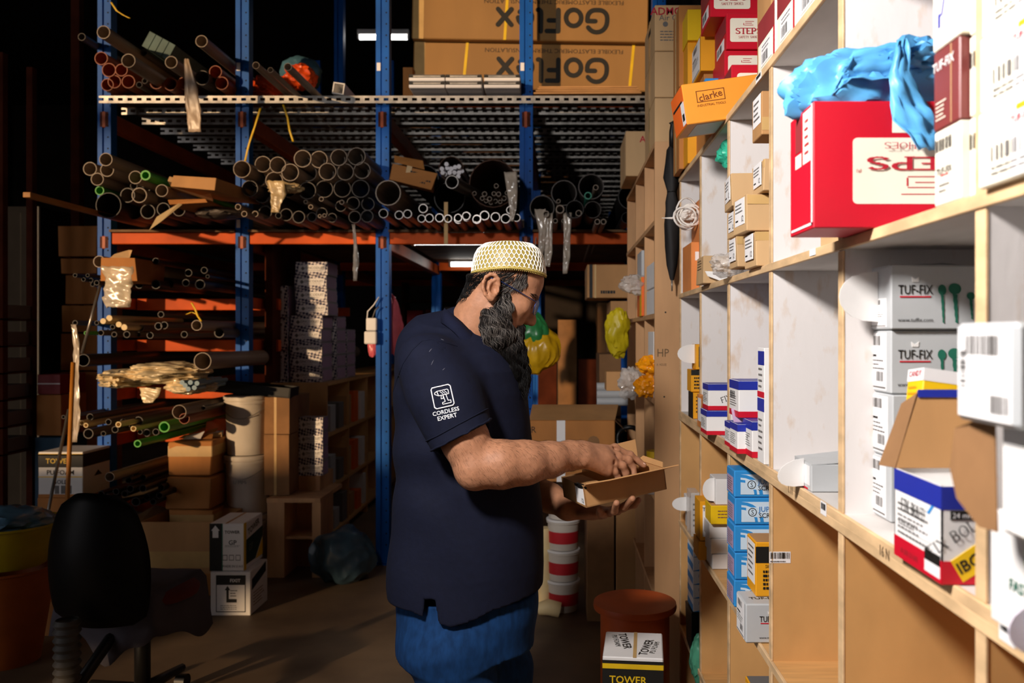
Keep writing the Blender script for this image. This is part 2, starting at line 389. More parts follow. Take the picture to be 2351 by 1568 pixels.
# lower levels of the first bay
LV = [1.655, 1.385, 1.075, .79, .33]
for z in LV:
    for dy in (.35, 2.2): beam(RX[0]+.04, RX[1]+.12, dy, z, h=.075, d=.05)
    beam(RX[1]-.02, RX[1]+.03, 1.2, z, h=.07, d=2.3); beam(RX[0]-.02, RX[0]+.03, 1.2, z, h=.07, d=2.3)
# ================================================================ pipes
PM = {}
def pipe_mesh(wall):
    if wall not in PM:
        n = 20; q = 1-wall
        mb = MB().lathe([(1, 1), (1, 0), (q, 0), (q, .95), (0.001, .95)], n, ax='y')
        mb.f = [f[::-1] for f in mb.f]
        me = mb.mesh('pipe'); PM[wall] = me
    return PM[wall]
def pipe(px, py, d, Y, L, m, label, group, wall=.1, tilt=.25, name='pipe', rx=0, rz=0):
    p = W(px, py, Y); r = d*Y/F/2
    me = pipe_mesh(wall); k = (wall, m.name)
    if k not in PM: PM[k] = me.copy(); PM[k].materials.append(m)
    o = put(name, PM[k], None, None, 50, p); o.scale = (r, L, r)
    o.rotation_euler = (math.radians(rx+ru(-tilt, tilt)), ru(0, 6), math.radians(rz+ru(-tilt, tilt)))
    return tag(o, label, 'pipe', group)
g_ = lambda n, c, **k: mat(n, c, k.pop('rough', .5), var=k.pop('var', .15), scale=5, **k)
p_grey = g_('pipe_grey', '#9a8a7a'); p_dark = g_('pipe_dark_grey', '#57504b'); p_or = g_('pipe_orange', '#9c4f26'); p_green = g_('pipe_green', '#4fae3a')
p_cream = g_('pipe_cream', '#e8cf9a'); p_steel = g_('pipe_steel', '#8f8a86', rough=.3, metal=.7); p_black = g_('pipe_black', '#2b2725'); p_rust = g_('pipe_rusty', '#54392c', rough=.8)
p_white = g_('rod_white', '#e6e4ea'); p_teal = g_('pipe_teal', '#3f9a80')
ORD = 'first second third fourth fifth sixth seventh eighth ninth tenth eleventh twelfth thirteenth fourteenth fifteenth sixteenth'.split()
def Z(lst, ox, oy, s):
    return [(ox+x/s, oy+y/s, d/s) for x, y, d in lst]
def pipes(lst, ox, oy, s, Y, L, m, label, group, jY=.05, sort=True, **k):
    q = sorted(Z(lst, ox, oy, s)); n = len(q)
    for i, (px, py, d) in enumerate(q):
        lb = label if n == 1 else label+(', left one' if i == 0 else ', right one') if n == 2 else label+f', {ORD[i]} from the left'
        pipe(px, py, d, Y+ru(-jY, jY), L, m, lb, group, **k)
# upper deck, first bay
LB = 'on the top deck, first bay'
pipes([(665,207,85),(825,390,90),(1100,400,80),(1295,265,78)], 0, 0, 2.8, 4.85, 4.6, p_grey, 'wide pale grey plastic pipe lying '+LB, 'grey pipes on the top deck', jY=.12)
pipes([(525,237,48),(925,338,45),(895,545,38),(930,520,35),(1300,500,95)], 0, 0, 2.8, 5.1, 4.6, p_dark, 'dark grey pipe among orange ones '+LB, 'dark pipes on the top deck', jY=.03)
pipes([(650,375,85),(700,450,90),(780,450,80),(690,545,80),(735,525,85),(825,525,85),(1005,530,85),(1095,540,85),(1180,535,80),(1385,462,82),(1425,535,85)], 0, 0, 2.8, 5.13, 4.6, p_or, 'orange-brown drain pipe stacked '+LB, 'orange drain pipes on the top deck', jY=.02)
pipes([(245,420,45),(338,450,35),(450,430,50)], 500, 0, 2.8, 4.75, 4.6, p_grey, 'slim grey pipe propped over orange bags on the top deck', 'slim pipes over the orange bags', jY=.05)
# middle level, first bay
LB = 'on the middle rack, first bay'
pipes([(680,1025,85),(578,1085,88),(688,1092,88),(625,1152,82),(870,1140,85),(895,1255,98),(1040,1225,80)], 0, 0, 2.8, 4.8, 4.5, p_grey, 'grey plastic pipe stacked '+LB, 'grey pipes on the middle rack by the first post', jY=.1)
pipes([(697,1320,165)], 0, 0, 2.8, 4.8, 4.5, p_black, 'wide black pipe with thin wall beside the first blue post', None, wall=.05)
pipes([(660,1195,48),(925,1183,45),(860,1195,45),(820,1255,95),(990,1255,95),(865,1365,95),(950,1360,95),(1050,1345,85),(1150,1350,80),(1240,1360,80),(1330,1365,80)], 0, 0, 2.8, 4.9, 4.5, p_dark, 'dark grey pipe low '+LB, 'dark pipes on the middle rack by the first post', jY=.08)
pipes([(935,1127,65)], 0, 0, 2.8, 4.75, 4.5, p_green, 'bright green pipe atop the grey pile, right of the first post', None, wall=.3)
pipes([(640,1225,58)], 0, 0, 2.8, 4.8, 4.5, p_green, 'bright green pipe against the first blue post', None, wall=.2)
# middle level, second bay: the big bundle
BG = 'grey pipes between the second and third posts'
pipes([(155,1087,112),(290,1055,104),(385,1060,105),(545,1020,112),(650,1025,110),(778,1012,108),(892,1005,115),(465,1108,112),(582,1112,108),(705,1103,112),(820,1105,108),(928,1095,108),(262,1150,100),(362,1160,112)],
      500, 0, 2.8, 4.82, 4.6, p_grey, 'wide grey pipe, upper rows of the second-bay bundle', BG, wall=.07, jY=.09)
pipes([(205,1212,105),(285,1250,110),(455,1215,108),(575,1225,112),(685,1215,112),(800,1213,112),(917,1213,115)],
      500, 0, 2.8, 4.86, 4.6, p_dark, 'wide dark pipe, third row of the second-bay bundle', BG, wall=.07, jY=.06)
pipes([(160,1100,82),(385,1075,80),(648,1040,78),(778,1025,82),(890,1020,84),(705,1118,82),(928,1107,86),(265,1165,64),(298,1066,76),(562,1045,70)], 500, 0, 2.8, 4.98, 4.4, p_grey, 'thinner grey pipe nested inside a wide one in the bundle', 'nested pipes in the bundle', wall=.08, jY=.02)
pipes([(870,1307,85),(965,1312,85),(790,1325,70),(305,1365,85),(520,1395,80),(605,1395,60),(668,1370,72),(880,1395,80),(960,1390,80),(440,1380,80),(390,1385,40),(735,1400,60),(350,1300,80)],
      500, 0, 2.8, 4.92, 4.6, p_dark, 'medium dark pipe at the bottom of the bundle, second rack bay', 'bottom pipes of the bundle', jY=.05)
pipes([(240,1375,40),(170,1375,38),(130,1330,38),(565,1298,26),(597,1330,30),(797,1300,30),(665,1280,30),(685,1385,25),(655,1388,22)], 500, 0, 2.8, 4.8, 4.6, p_grey, 'thin conduit pipe poking out of the bundle, second rack bay', 'thin conduits in the bundle', wall=.2, jY=.04)
# middle level, third bay
pipes([(1095,1240,165)], 500, 0, 2.8, 4.75, 4.6, p_grey, 'very wide grey pipe against the third blue post', None, wall=.08)
pipes([(1330,1150,180),(1490,1270,200)], 500, 0, 2.8, 5., 4.6, p_black, 'very wide black pipe between the third and fourth posts', 'very wide black pipes', wall=.05)
pipes([(1500,1085,160)], 500, 0, 2.8, 4.95, 4.6, p_rust, 'rusty wide pipe stuffed with white rods', None, wall=.05)
pipes([(1470,1055,28),(1440,1085,28),(1475,1080,28),(1500,1085,30),(1525,1075,28),(1550,1070,28),(1460,1120,28),(1490,1110,28),(1520,1110,28),(1550,1110,28),(1445,1110,28),(1545,1135,28),(1570,1100,26)], 500, 0, 2.8, 4.9, 4.2, p_white, 'white plastic rod poking from the rusty wide pipe', 'white rods in the rusty pipe', wall=.9, jY=.04)
pipes([(1505,1170,85)], 500, 0, 2.8, 4.55, 1.6, p_steel, 'loose steel pipe slanting out over the black pipes', None, rx=-12, rz=6)
pipes([(370,1180,310)], 1000, 0, 2.8, 4.95, 4.6, p_rust, 'largest rusty pipe holding thin tubes, beside the fourth post', None, wall=.035)
pipes([(250,1243,26),(315,1247,32),(390,1195,30),(300,1275,28),(347,1278,30),(385,1293,28),(415,1297,25),(440,1275,32),(405,1248,30),(375,1245,28),(355,1303,25),(325,1292,25),(460,1240,28)], 1000, 0, 2.8, 4.9, 4.2, p_grey, 'thin tube lying inside the largest rusty pipe', 'thin tubes in the largest pipe', wall=.2, jY=.05)
pipes([(1065,1372,60),(1165,1382,55),(1220,1375,55),(1320,1340,58),(1310,1405,50),(1360,1402,55),(1425,1400,55),(1480,1405,50),(1545,1400,50),(1597,1388,52),(1665,1405,50)], 500, 0, 2.8, 4.85, 4.6, p_steel, 'shiny narrow steel pipe in the bottom row near the third post', 'steel pipes on the rack', jY=.05, wall=.13)
pipes([(147,1410,55),(200,1393,58),(265,1410,55),(315,1385,60),(385,1395,60),(450,1405,60),(480,1350,50),(520,1400,50)], 1000, 0, 2.8, 4.85, 4.6, p_steel, 'shiny narrow steel pipe in the bottom row below the largest pipe', 'steel pipes on the rack', jY=.05, wall=.13)
# middle level, fourth bay
LB = 'right of the fourth blue post'
pipes([(685,1335,160),(825,1240,165),(1000,1200,165),(1010,1348,110)], 1000, 0, 2.8, 4.95, 4.6, p_dark, 'wide dark pipe on the rack '+LB, 'wide pipes by the fourth post', wall=.06)
pipes([(895,1345,115)], 1000, 0, 2.8, 4.8, 4.6, p_black, 'black pipe bound with yellow tape '+LB, None, wall=.06)
pipes([(800,1345,55),(1030,1205,35),(790,1293,26),(650,1380,26),(710,1375,40),(770,1420,30),(825,1420,30),(1040,1425,35),(1080,1425,35),(920,1370,40)], 1000, 0, 2.8, 4.85, 4.4, p_grey, 'thin grey pipe on the rack '+LB, 'thin pipes by the fourth post', wall=.2, jY=.04)
pipes([(980,1258,48)], 1000, 0, 2.8, 4.9, 4.4, p_teal, 'teal pipe end inside a wide dark pipe '+LB, None, wall=.25)
pipes([(1255,1265,165),(1230,1400,70)], 1000, 0, 2.8, 4.95, 4.4, p_black, 'black pipe beside the far wooden shelf', 'black pipes by the far shelf', wall=.06)
# lower levels of the first bay
q4 = (0, 500, 2.613)
LB = 'on the shelf below the middle rack, first bay'
pipes([(595,263,72)], *q4, 4.75, 3.4, p_grey, 'wide pipe resting alone on the upper low shelf by the first post', None, wall=.12)
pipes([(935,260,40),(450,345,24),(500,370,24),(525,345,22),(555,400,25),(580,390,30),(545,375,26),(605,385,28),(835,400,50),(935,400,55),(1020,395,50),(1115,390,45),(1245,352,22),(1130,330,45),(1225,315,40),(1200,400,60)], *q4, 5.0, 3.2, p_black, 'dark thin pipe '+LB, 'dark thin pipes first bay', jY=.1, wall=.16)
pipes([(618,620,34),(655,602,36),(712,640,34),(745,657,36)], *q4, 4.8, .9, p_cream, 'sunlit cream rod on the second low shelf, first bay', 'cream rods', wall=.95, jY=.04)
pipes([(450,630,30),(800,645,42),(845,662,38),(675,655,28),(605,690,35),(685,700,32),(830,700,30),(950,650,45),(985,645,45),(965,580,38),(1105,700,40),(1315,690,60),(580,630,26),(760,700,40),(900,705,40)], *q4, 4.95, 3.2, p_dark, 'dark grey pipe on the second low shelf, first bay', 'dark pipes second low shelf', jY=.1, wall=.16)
pipes([(1180,645,64)], *q4, 4.75, 3.2, p_grey, 'grey pipe tied with a yellow strap, second low shelf', None, wall=.12)
pipes([(515,692,24)], *q4, 4.85, 3.2, p_green, 'thin green pipe on the second low shelf, first bay', None, wall=.3)
pipes([(500,855,75)], *q4, 4.75, 3.4, p_black, 'black pipe above the plastic-wrapped bundle, third low shelf', None, wall=.1)
pipes([(1215,860,105)], *q4, 4.6, 3.4, p_grey, 'widest grey pipe on the third low shelf, above the buckets', None, wall=.08)
pipes([(490,1230,32),(515,1245,28),(710,1240,34),(800,1265,34)], *q4, 4.6, 3.0, p_cream, 'cream conduit on the fourth low shelf, sunlit', 'cream conduits fourth low shelf', jY=.06, wall=.3)
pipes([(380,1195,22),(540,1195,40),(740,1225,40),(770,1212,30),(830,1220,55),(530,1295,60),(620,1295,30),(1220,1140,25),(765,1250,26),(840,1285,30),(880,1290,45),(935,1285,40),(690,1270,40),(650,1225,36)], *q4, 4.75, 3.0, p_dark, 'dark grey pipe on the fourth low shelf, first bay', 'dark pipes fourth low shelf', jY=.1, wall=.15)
pipes([(1075,1165,85)], *q4, 4.6, 3., p_grey, 'wide grey pipe on the fourth low shelf behind the buckets', None, wall=.08)
pipes([(1105,1205,64)], *q4, 4.65, 3., p_or, 'orange pipe on the fourth low shelf behind the squashed cartons', None, wall=.1)
pipes([(985,1255,66)], *q4, 4.6, 3., p_green, 'thick green pipe above the squashed cartons', None, wall=.25)
pipes([(825,1355,45)], *q4, 4.5, 3., p_green, 'low thin green pipe left of the squashed cartons', None, wall=.3)
q5 = (0, 1000, 2.76)
pipes([(695,262,60)], *q5, 4.5, 3., p_grey, 'brownish pipe sticking out lowest near the floor, first bay', None, wall=.12)
pipes([(815,285,40),(860,245,40),(905,268,40),(905,335,45),(825,338,45),(860,420,55),(790,370,40),(970,420,40),(680,390,40),(735,355,40),(1020,330,40),(1010,380,40),(640,370,40),(930,390,40)], *q5, 4.75, 3., p_black, 'dark pipe in the lowest pile near the floor', 'dark pipes lowest pile', jY=.1, wall=.13)
# ================================================================ near pigeon-hole shelving (right of the aisle)
XS, DS = .45, .42
def YK(k): return 3.17-.4505*k
ZL = dict(top=2.004, a=1.570, b=1.135, c=.728, d=.345, base=.06)
m_pen = mat('pencil_mark', '#6b543c', .8, var=0)
shelf = tag(empty('pigeonhole_shelf', (0, 0, 0)), 'long wooden pigeonhole shelving, whitewashed above and beech below, along the aisle', 'shelving')
t = .02
for k in range(8):
    y = YK(k)
    if y < 0: y = .02
    up = MB().box((XS+.002, y-t, ZL['b']), (XS+DS, y, ZL['top']-.016)).build('upright_panel', m_ply, shelf)
    lo_ = MB().box((XS+.002, y-t, 0), (XS+DS, y, ZL['b']-.03)).build('upright_panel', m_beech, shelf)
    MB().box((XS, y-t-.001, ZL['b']+.001), (XS+.004, y+.001, ZL['a']-.017)).build('edge_strip', m_beechF, up, bevel=.0008)
    MB().box((XS, y-t-.001, ZL['a']+.001), (XS+.004, y+.001, ZL['top']-.017)).build('edge_strip', m_beechF, up, bevel=.0008)
    MB().box((XS, y-t-.001, ZL['c']+.001), (XS+.004, y+.001, ZL['b']-.031)).build('edge_strip', m_beechF, lo_, bevel=.0008)
    MB().box((XS, y-t-.001, .0), (XS+.004, y+.001, ZL['c']-.018)).build('edge_strip', m_beechF, lo_, bevel=.0008)
m_under = mat('grey_shelf_board', '#cfcac6', .7, var=.1, scale=6, stretch=(2, .6, 1))
y0, y1 = YK(7) if YK(7) > 0 else .0, YK(0)
for nm, z, th, m in (('shelf_board', ZL['top'], .016, m_under), ('shelf_board', ZL['a'], .015, m_under), ('shelf_board', ZL['b'], .015, m_under), ('shelf_board', ZL['b']-.0152, .015, m_beech), ('shelf_board', ZL['c'], .016, m_beech), ('shelf_board', ZL['d'], .016, m_beech), ('shelf_board', ZL['base'], .016, m_beech)):
    b_ = MB().box((XS+.004, y0, z-th), (XS+DS, y1, z)).build(nm, m, shelf)
    MB().box((XS-.003, y0, z-th-.0005), (XS+.004, y1, z+.0008)).build('front_lipping', m_beechF, b_, bevel=.001)
MB().box((XS+DS, y0, 0), (XS+DS+.008, y1, ZL['b']-.03)).build('back_panel', m_beech, shelf)
MB().box((XS+DS, y0, ZL['b']-.03), (XS+DS+.008, y1, ZL['top'])).build('back_panel', m_ply, shelf)
def sticker(px, py, w, h, Y=None, X=XS-.0036, m=m_paper, bars=True, parent=None):
    Y = X*F/(px-PX); p = W(px, py, Y)
    o = MB().box((-.0008, -w/2, -h/2), (0, w/2, h/2)).build('paper_sticker', m, shelf, loc=(X, Y, p.z))
    if bars:
        mb = MB(); x = -w*.4
        while x < w*.38:
            q = ru(.0006, .0016); mb.box((-.0012, x, -h*.1), (-.0008, x+q, h*.38)); x += q+ru(.0008, .0018)
        mb.build('barcode', m_black, o)
    return o
sticker(1891, 1167, .03, .022); sticker(2313, 1447, .03, .026); sticker(1742, 178, .05, .016); sticker(1866, 579, .035, .012, m=m_white, bars=False)
bc = Box('barcode_label', .045, .0005, .024, (0, 0, 0), m_paper, parent=shelf, bev=0); bc.o.location = (.468, YK(3)-t-.0006, ZC-(1292-PY)*1.8/F)
bc.bar('F', .04, .4, .96, .95, m_black, 26); bc.lines('F', .04, .02, .9, .3, m_grey_ink, 1)
for (px, py, tx_) in ((1815, 1118, 'L 11'), (2030, 1268, '16 N')):     # pencil marks on the ledge
    Y = (XS-.0035)*F/(px-PX); me = text_mesh(tx_, 0).copy(); me.materials.clear(); o = put('pencil_mark', me, m_pen, shelf)
    o.matrix_local = Matrix.Translation((XS-.0038, Y, ZL['b']-.014)) @ Matrix(((0, 0, -1, 0), (-1, 0, 0, 0), (0, 1, 0, 0), (0, 0, 0, 1))) @ Matrix.Diagonal((.013, .015, 1, 1))
# ---- printed designs
def B(name, label, X0, Yf, z0, w, d, h, m, cat='box', rot=0, group=None, bev=.0015, jit=0, me=None):
    return Box(name, w, d, h, (X0+w/2, Yf+d/2, z0), m, label, cat, rot, group, bev, jit, me=me)
def rpoly(u0, v0, u1, v1, ru_, rv):
    P = []
    for cx, cy, a in ((u1-ru_, v0+rv, -90), (u1-ru_, v1-rv, 0), (u0+ru_, v1-rv, 90), (u0+ru_, v0+rv, 180)):
        for i in range(5): q = math.radians(a+90*i/4); P.append((cx+ru_*math.cos(q), cy+rv*math.sin(q)))
    return P
def steps(b, face='F', uc=.32):
    a, c = b.fr(face, 0, 0)[4:]; rr = .06; hw = .27
    b.pl('cream_panel', face, 0, 0, 0, 0, m_cream, poly=rpoly(uc-hw, .2, uc+hw, .86, rr*c/a, rr))
    b.tx(face, 'STEPS', uc, .5, c*.17, m_red_ink, 0, serif=1, sx=1.2); b.tx(face, 'SAFETY SHOES', uc, .33, c*.065, m_red_ink, 0, serif=2, sx=1.0)
    for q in ((-.06, .66, .07, .675), (-.05, .71, .05, .725), (-.05, .76, .08, .775), (-.075, .66, -.065, .72)): b.pl('emblem', face, uc+q[0], q[1], uc+q[2], q[3], m_red_ink, off=.0011)
def shoe_end(b, face='L'):
    b.pl('brown_panel', face, .06, .5, .94, .96, m_maroon); b.pl('size_label', face, .2, .1, .8, .42, m_paper); b.bar(face, .25, .15, .6, .36, m_black, 10)
def fixbolt(b, big=False, openbox=False):
    for f in 'FL':
        b.pl('blue_band', f, 0, .76, 1, .995, m_navyink); b.pl('red_band', f, 0, .005, 1, .24 if big else .17, m_red)
    if not openbox: b.pl('top_panel', 'T', .02, .02, .98, .98, m_navyink)
    b.lines('L', .1, .27, .8, .66, m_grey_ink, 6)
def screwpic(b, face, u, v, w, h, m, head=.3, lean=.18):
    o, U, V, N, a, c = b.fr(face, u, v, .0013); mb = MB()
    U2, V2 = U*a*w, V*c*h
    pt = lambda x, y: o+U2*(x+lean*(1-y))+V2*y
    n = 14; mb.add([pt(.5*math.cos(2*PI*k/n), .86+.14*math.sin(2*PI*k/n)) for k in range(n)], [tuple(range(n))])
    pts = [(-.2, .78)]; L = []; R = []
    for i in range(9):
        y = .74-.09*i; L.append(pt(-.22+.05*(i % 2)+.012*i, y)); R.append(pt(.2-.05*(i % 2)-.012*i, y-.03))
    for i in range(8): mb.add([L[i], R[i], R[i+1], L[i+1]], [(0, 1, 2, 3)] if i % 1 == 0 else [])
    return mb.build('screw_drawing', m, b.o)
def tuffix(b, face='F', u=.3, v=.62, sc=1., web=True, screws=True):
    a, c = b.fr(face, 0, 0)[4:]
    b.tx(face, 'TUF-FIX', u, v, c*.145*sc, m_black, bold=.006, sx=.74)
    b.pl('red_underline', face, u-.24*c/a*sc, v-.12*sc, u+.24*c/a*sc, v-.10*sc, m_red, off=.0011)
    b.pl('crown_mark', face, 0, 0, 0, 0, m_white, off=.0011, poly=[(u-.05*c/a, v+.12), (u+.05*c/a, v+.12), (u+.06*c/a, v+.2), (u, v+.16), (u-.06*c/a, v+.2)])
    if web: b.tx(face, 'www.tuffix.com', u, .15, c*.06, m_black)
    if screws:
        for du, w_, h_, vv in ((.345, .13, .6, .1), (.43, .2, .62, .1), (.54, .13, .42, .16), (.6, .1, .3, .1)): screwpic(b, face, du, vv, w_*c/a, h_, m_green_ink)
def boxlabel(b, face='L', u0=.12, v0=.06, u1=.88, v1=.94, bars=2):
    b.pl('printed_label', face, u0, v0, u1, v1, m_paper)
    w, h = u1-u0, v1-v0
    b.bar(face, u0+.2*w, v0+.78*h, u0+.7*w, v0+.95*h, m_grey_ink, 12)
    b.pl('label_heading', face, u0+.1*w, v0+.58*h, u0+.5*w, v0+.62*h, m_black, off=.0011)
    b.lines(face, u0+.1*w, v0+.34*h, u0+.9*w, v0+.55*h, m_grey_ink, 3)
    if bars > 1: b.bar(face, u0+.5*w, v0+.15*h, u0+.85*w, v0+.32*h, m_black, 10)
    b.pl('label_footer', face, u0+.04*w, v0+.03*h, u0+.96*w, v0+.06*h, m_grey_ink, off=.0011)
def flap(b, name, hinge, pts, m, th=.0016):   # a bent cardboard flap: polygon given in box-local coordinates
    P = [Vector(p) for p in pts]; n = len(P); N = (P[1]-P[0]).cross(P[2]-P[0]).normalized()*th
    return MB().add(P+[p+N for p in P], [tuple(range(n-1, -1, -1)), tuple(range(n, 2*n))]+[(k, (k+1) % n, n+(k+1) % n, n+k) for k in range(n)]).build(name, m, b.o)
def halfmoon(b, x, y0, y1, z0, z1, out, m=m_white, name='tongue_flap', drop=0):  # white rounded tongue bent out to -x
    n = 10; P = [(x, y1, z0), (x, y1, z1)]; vs = [(x, y0, z0)]
    pts = []
    for i in range(n+1):
        q = PI*i/n; pts.append((x-out*math.sin(q)**.8, y0+(y1-y0)*.5*(1-.1*math.sin(q)), (z0+z1)/2-(z1-z0)/2*math.cos(q)-drop*math.sin(q)))
    return flap(b, name, None, pts, m, .0015)
# ---- top of the shelving
zt = ZL['top']+.001
fb = B('shoe_box', 'red shoe box at the bottom of the stack behind the orange tool box', .50, 2.5, zt, .33, .2, .145, m_red)
s3 = B('shoe_box', 'red safety-shoe box, second from the bottom of the stack on the shelving', .488, 2.5, zt+.146, .2, .19, .105, m_red); steps(s3)
s2 = B('shoe_box', 'red safety-shoe box in the middle of the stack, between two others', .492, 2.49, zt+.252, .2, .19, .105, m_red); steps(s2); shoe_end(s2)
s1 = B('shoe_box', 'red safety-shoe box topmost of the stack, jutting into the aisle', .450, 2.52, zt+.358, .2, .17, .115, m_red); steps(s1); shoe_end(s1)
s4 = B('shoe_box', 'low red shoe box lying in front of the shoe-box stack', .48, 2.36, zt, .3, .12, .165, m_red); steps(s4); shoe_end(s4)
yb = B('yellow_box', 'bright yellow box jutting out highest, beside the red shoe boxes', .437, 2.88, 2.418, .2, .18, .105, m_yellow)
yb.pl('red_mark', 'F', .62, .25, .85, .6, m_orange_end)
ab = B('amber_box', 'amber box between the blue box and the highest red shoe box', .455, 2.72, 2.265, .22, .2, .12, m_amber); boxlabel(ab, 'L', bars=1)
b_ = B('carton', 'yellow carton standing under the highest yellow box', .44, 2.9, zt, .22, .2, .413, m_amber)
b_ = B('carton', 'amber carton beneath the amber box, behind the blue one', .47, 2.75, zt, .2, .18, .26, m_kraft2)
bb = B('blue_box', 'small blue box tucked between the orange tool box and amber boxes', .448, 2.6, zt+.14, .1, .1, .06, m_bluecard)
b_ = B('carton', 'kraft carton under the small blue box', .46, 2.6, zt, .1, .1, .139, m_kraft2)
ck = Box('tool_box_carton', .29, .17, .108, (.338+.145, 2.27+.085, zt-.004), m_orange_card, 'orange tool box printed clarke, tilting off the top shelf', 'box', (0, math.radians(-8.5), math.radians(2)))
ck.pl('end_panel', 'L', .02, .02, .98, .98, m_orange_end); ck.pl('end_label', 'L', .72, .05, .97, .6, m_paper, off=.001); ck.pl('picture', 'L', .78, .15, .92, .32, m_black, off=.0014)
ck.pl('thumb_slot', 'L', .1, .6, .85, .66, m_dark, off=.001)
ck.tx('F', 'clarke', .25, .64, .019, mat('brown_ink', '#7a3d12', .6, var=0), rot=8, bold=.01)
for q in ((.12, .5, .385, .515), (.12, .77, .385, .785)): ck.pl('logo_frame', 'F', *q, MATS['brown_ink'], off=.0011)
for q in ((.12, .5, .126, .785), (.379, .5, .385, .785)): ck.pl('logo_frame', 'F', *q, MATS['brown_ink'], off=.0011)
ck.tx('F', 'INDUSTRIAL TOOLS', .25, .42, .006, MATS['brown_ink'])
ck.pl('underside_paper', 'U', .1, .1, .9, .9, m_silver)
kb = B('carton', 'brown kraft box high on the shelving, right of the shoe boxes', .48, 2.0, 2.28, .3, .14, .14, m_kraft2); kb.lines('F', .2, .4, .8, .8, m_pen, 4)
b_ = B('carton', 'plain carton carrying the brown kraft box on the top shelf', .5, 2.0, zt, .3, .14, .274, m_kraft)
for i, (ya, yb_) in enumerate(((1.78, 1.93), (1.63, 1.76), (1.48, 1.615), (1.33, 1.465))):
    n_ = ('farthest', 'second', 'third', 'nearest')[i]
    sb = B('shoe_box', f'cream and maroon box with white label at the top shelf edge, {n_} of four', .452, ya, zt, .3, yb_-ya-.004, .118, m_cream)
    sb.pl('maroon_panel', 'L', .0, .55, 1, .99, m_maroon); sb.pl('red_edge', 'L', .94, 0, 1, .55, m_red); sb.pl('white_label', 'L', .2, .08, .85, .5, m_paper, off=.001); sb.bar('L', .28, .12, .62, .3, m_black, 9); sb.lines('L', .28, .33, .8, .47, m_grey_ink, 2)
    steps(sb, 'F')
# ---- upper white row
z = ZL['a']+.001
for i, (x0, yf, h, zz) in enumerate(((.452, 2.9, .165, z), (.478, 2.86, .31, z))):
    o_ = B('orange_box', ('short' if i == 0 else 'tall')+' slim orange box standing upright in the farthest white pigeonhole', x0, yf, zz, .045, .2, h, mat('peach_card', '#e08a48', .5, var=.08))
    o_.pl('white_label', 'F', .3, .62, .75, .8, m_paper); 
g = mat('green_bag', '#3fc9a4', .35, var=.25, scale=10)
tagc = lambda o, l, c, gr=None: tag(o, l, c, gr)
tagc(crumple('plastic_bag', (.50, 2.42, 1.93), (.045, .05, .04), g, seed=3, amp=.35, rot=(0, .5, .3)), 'crumpled mint green plastic bag lodged at the top of a white pigeonhole', 'bag')
hk = tagc(crumple('plastic_bag', (.53, 2.40, 1.85), (.018, .02, .05), mat('pale_green_bag', '#a9dccb', .35, var=.2), seed=5, amp=.3), 'pale green bag tail hanging below the mint bag', 'bag')
# white cord bundle hanging at the far pigeonhole
cb = tag(empty('cord_bundle', (.44, 2.95, 1.84)), 'tangle of white cord and cloth hanging from the farthest white pigeonhole', 'cord')
mcord = mat('white_cord', '#e9e2da', .7, var=.08)
crumple('cloth_scrap', (.0, 0, -.01), (.04, .05, .022), mcord, cb, seed=9, amp=.4)
for i in range(5):
    q = []
    for k in range(17):
        a = 2*PI*k/16; q.append((.015*math.sin(i)+.038*math.cos(a), -.03-.006*i+.01*math.sin(2*a+i), -.005+(.055 if i == 0 else .035)*math.sin(a)-.012*i*(.3)))
    MB().tube(q, .0035, 6).build('cord_loop', mcord, cb, True)
MB().tube([(-.02, -.04, -.01), (-.05, -.03, -.02), (-.085, -.02, -.018)], [.006, .004, .001], 6).build('cord_end', mcord, cb, True)
def partsbox(label, X0, Yf, z0, w, d, h, rot=0, jit=.003, lab=True, m=m_kraft3):
    b = B('parts_carton', label, X0, Yf, z0, w, d, h, m, rot=rot, jit=jit, group='kraft parts cartons')
    if lab: b.pl('white_label', 'L', .15, .22, .85, .95, m_paper, off=.002); b.lines('L', .2, .55, .8, .85, m_grey_ink, 3, off=.0026); b.tx('L', '12', .72, .38, h*.16, m_black, off=.0028); b.pl('label_dash', 'L', .22, .34, .4, .38, m_black, off=.0026)
    b.pl('tape_strip', 'F', .0, .72, 1, .97, m_tape)
    return b
# cells of the upper row: third cell with kraft parts cartons
G_ = partsbox('kraft parts carton at the bottom right of the stacked pile, label 12', .432, 1.87, z, .17, .11, .078, 0)
F_ = partsbox('kraft parts carton at the bottom left of the pile, next to the clear film', .428, 2.04, z+.012, .17, .1, .075, 0)
E_ = partsbox('kraft parts carton jutting out in the middle of the pile, largest label', .415, 1.89, z+.08, .17, .115, .082, 3)
D_ = partsbox('kraft parts carton behind the jutting one, mid-left of the pile', .430, 2.06, z+.09, .16, .1, .065, 0)
C_ = partsbox('kraft parts carton tilted against the upright on top of the pile', .445, 1.85, z+.163, .15, .1, .07, 0)
A_ = partsbox('longest kraft parts carton lying open-ended across the top of the pile', .418, 2.03, z+.158, .22, .12, .08, -4)
B_ = B('parts_carton', 'kraft carton with tall white label high against the upright panel', .442, 1.85, z+.285, .15, .09, .095, m_kraft, group='kraft parts cartons'); B_.pl('white_label', 'L', .1, .3, .9, .98, m_paper); B_.lines('L', .2, .4, .8, .9, m_grey_ink, 4); B_.pl('tape_strip', 'F', 0, .1, 1, .4, m_tape)
b_ = B('parts_carton', 'short kraft carton with a torn white flap in the second white pigeonhole', .425, 2.5, z, .12, .12, .082, m_kraft3, jit=.002)
b_.lines('L', .2, .5, .8, .9, m_pen, 4); flap(b_, 'torn_flap', None, [(-.055, -.062, .035), (.05, -.075, .03), (.055, -.064, .005), (.0, -.085, .0), (-.05, -.075, .02)], m_white)
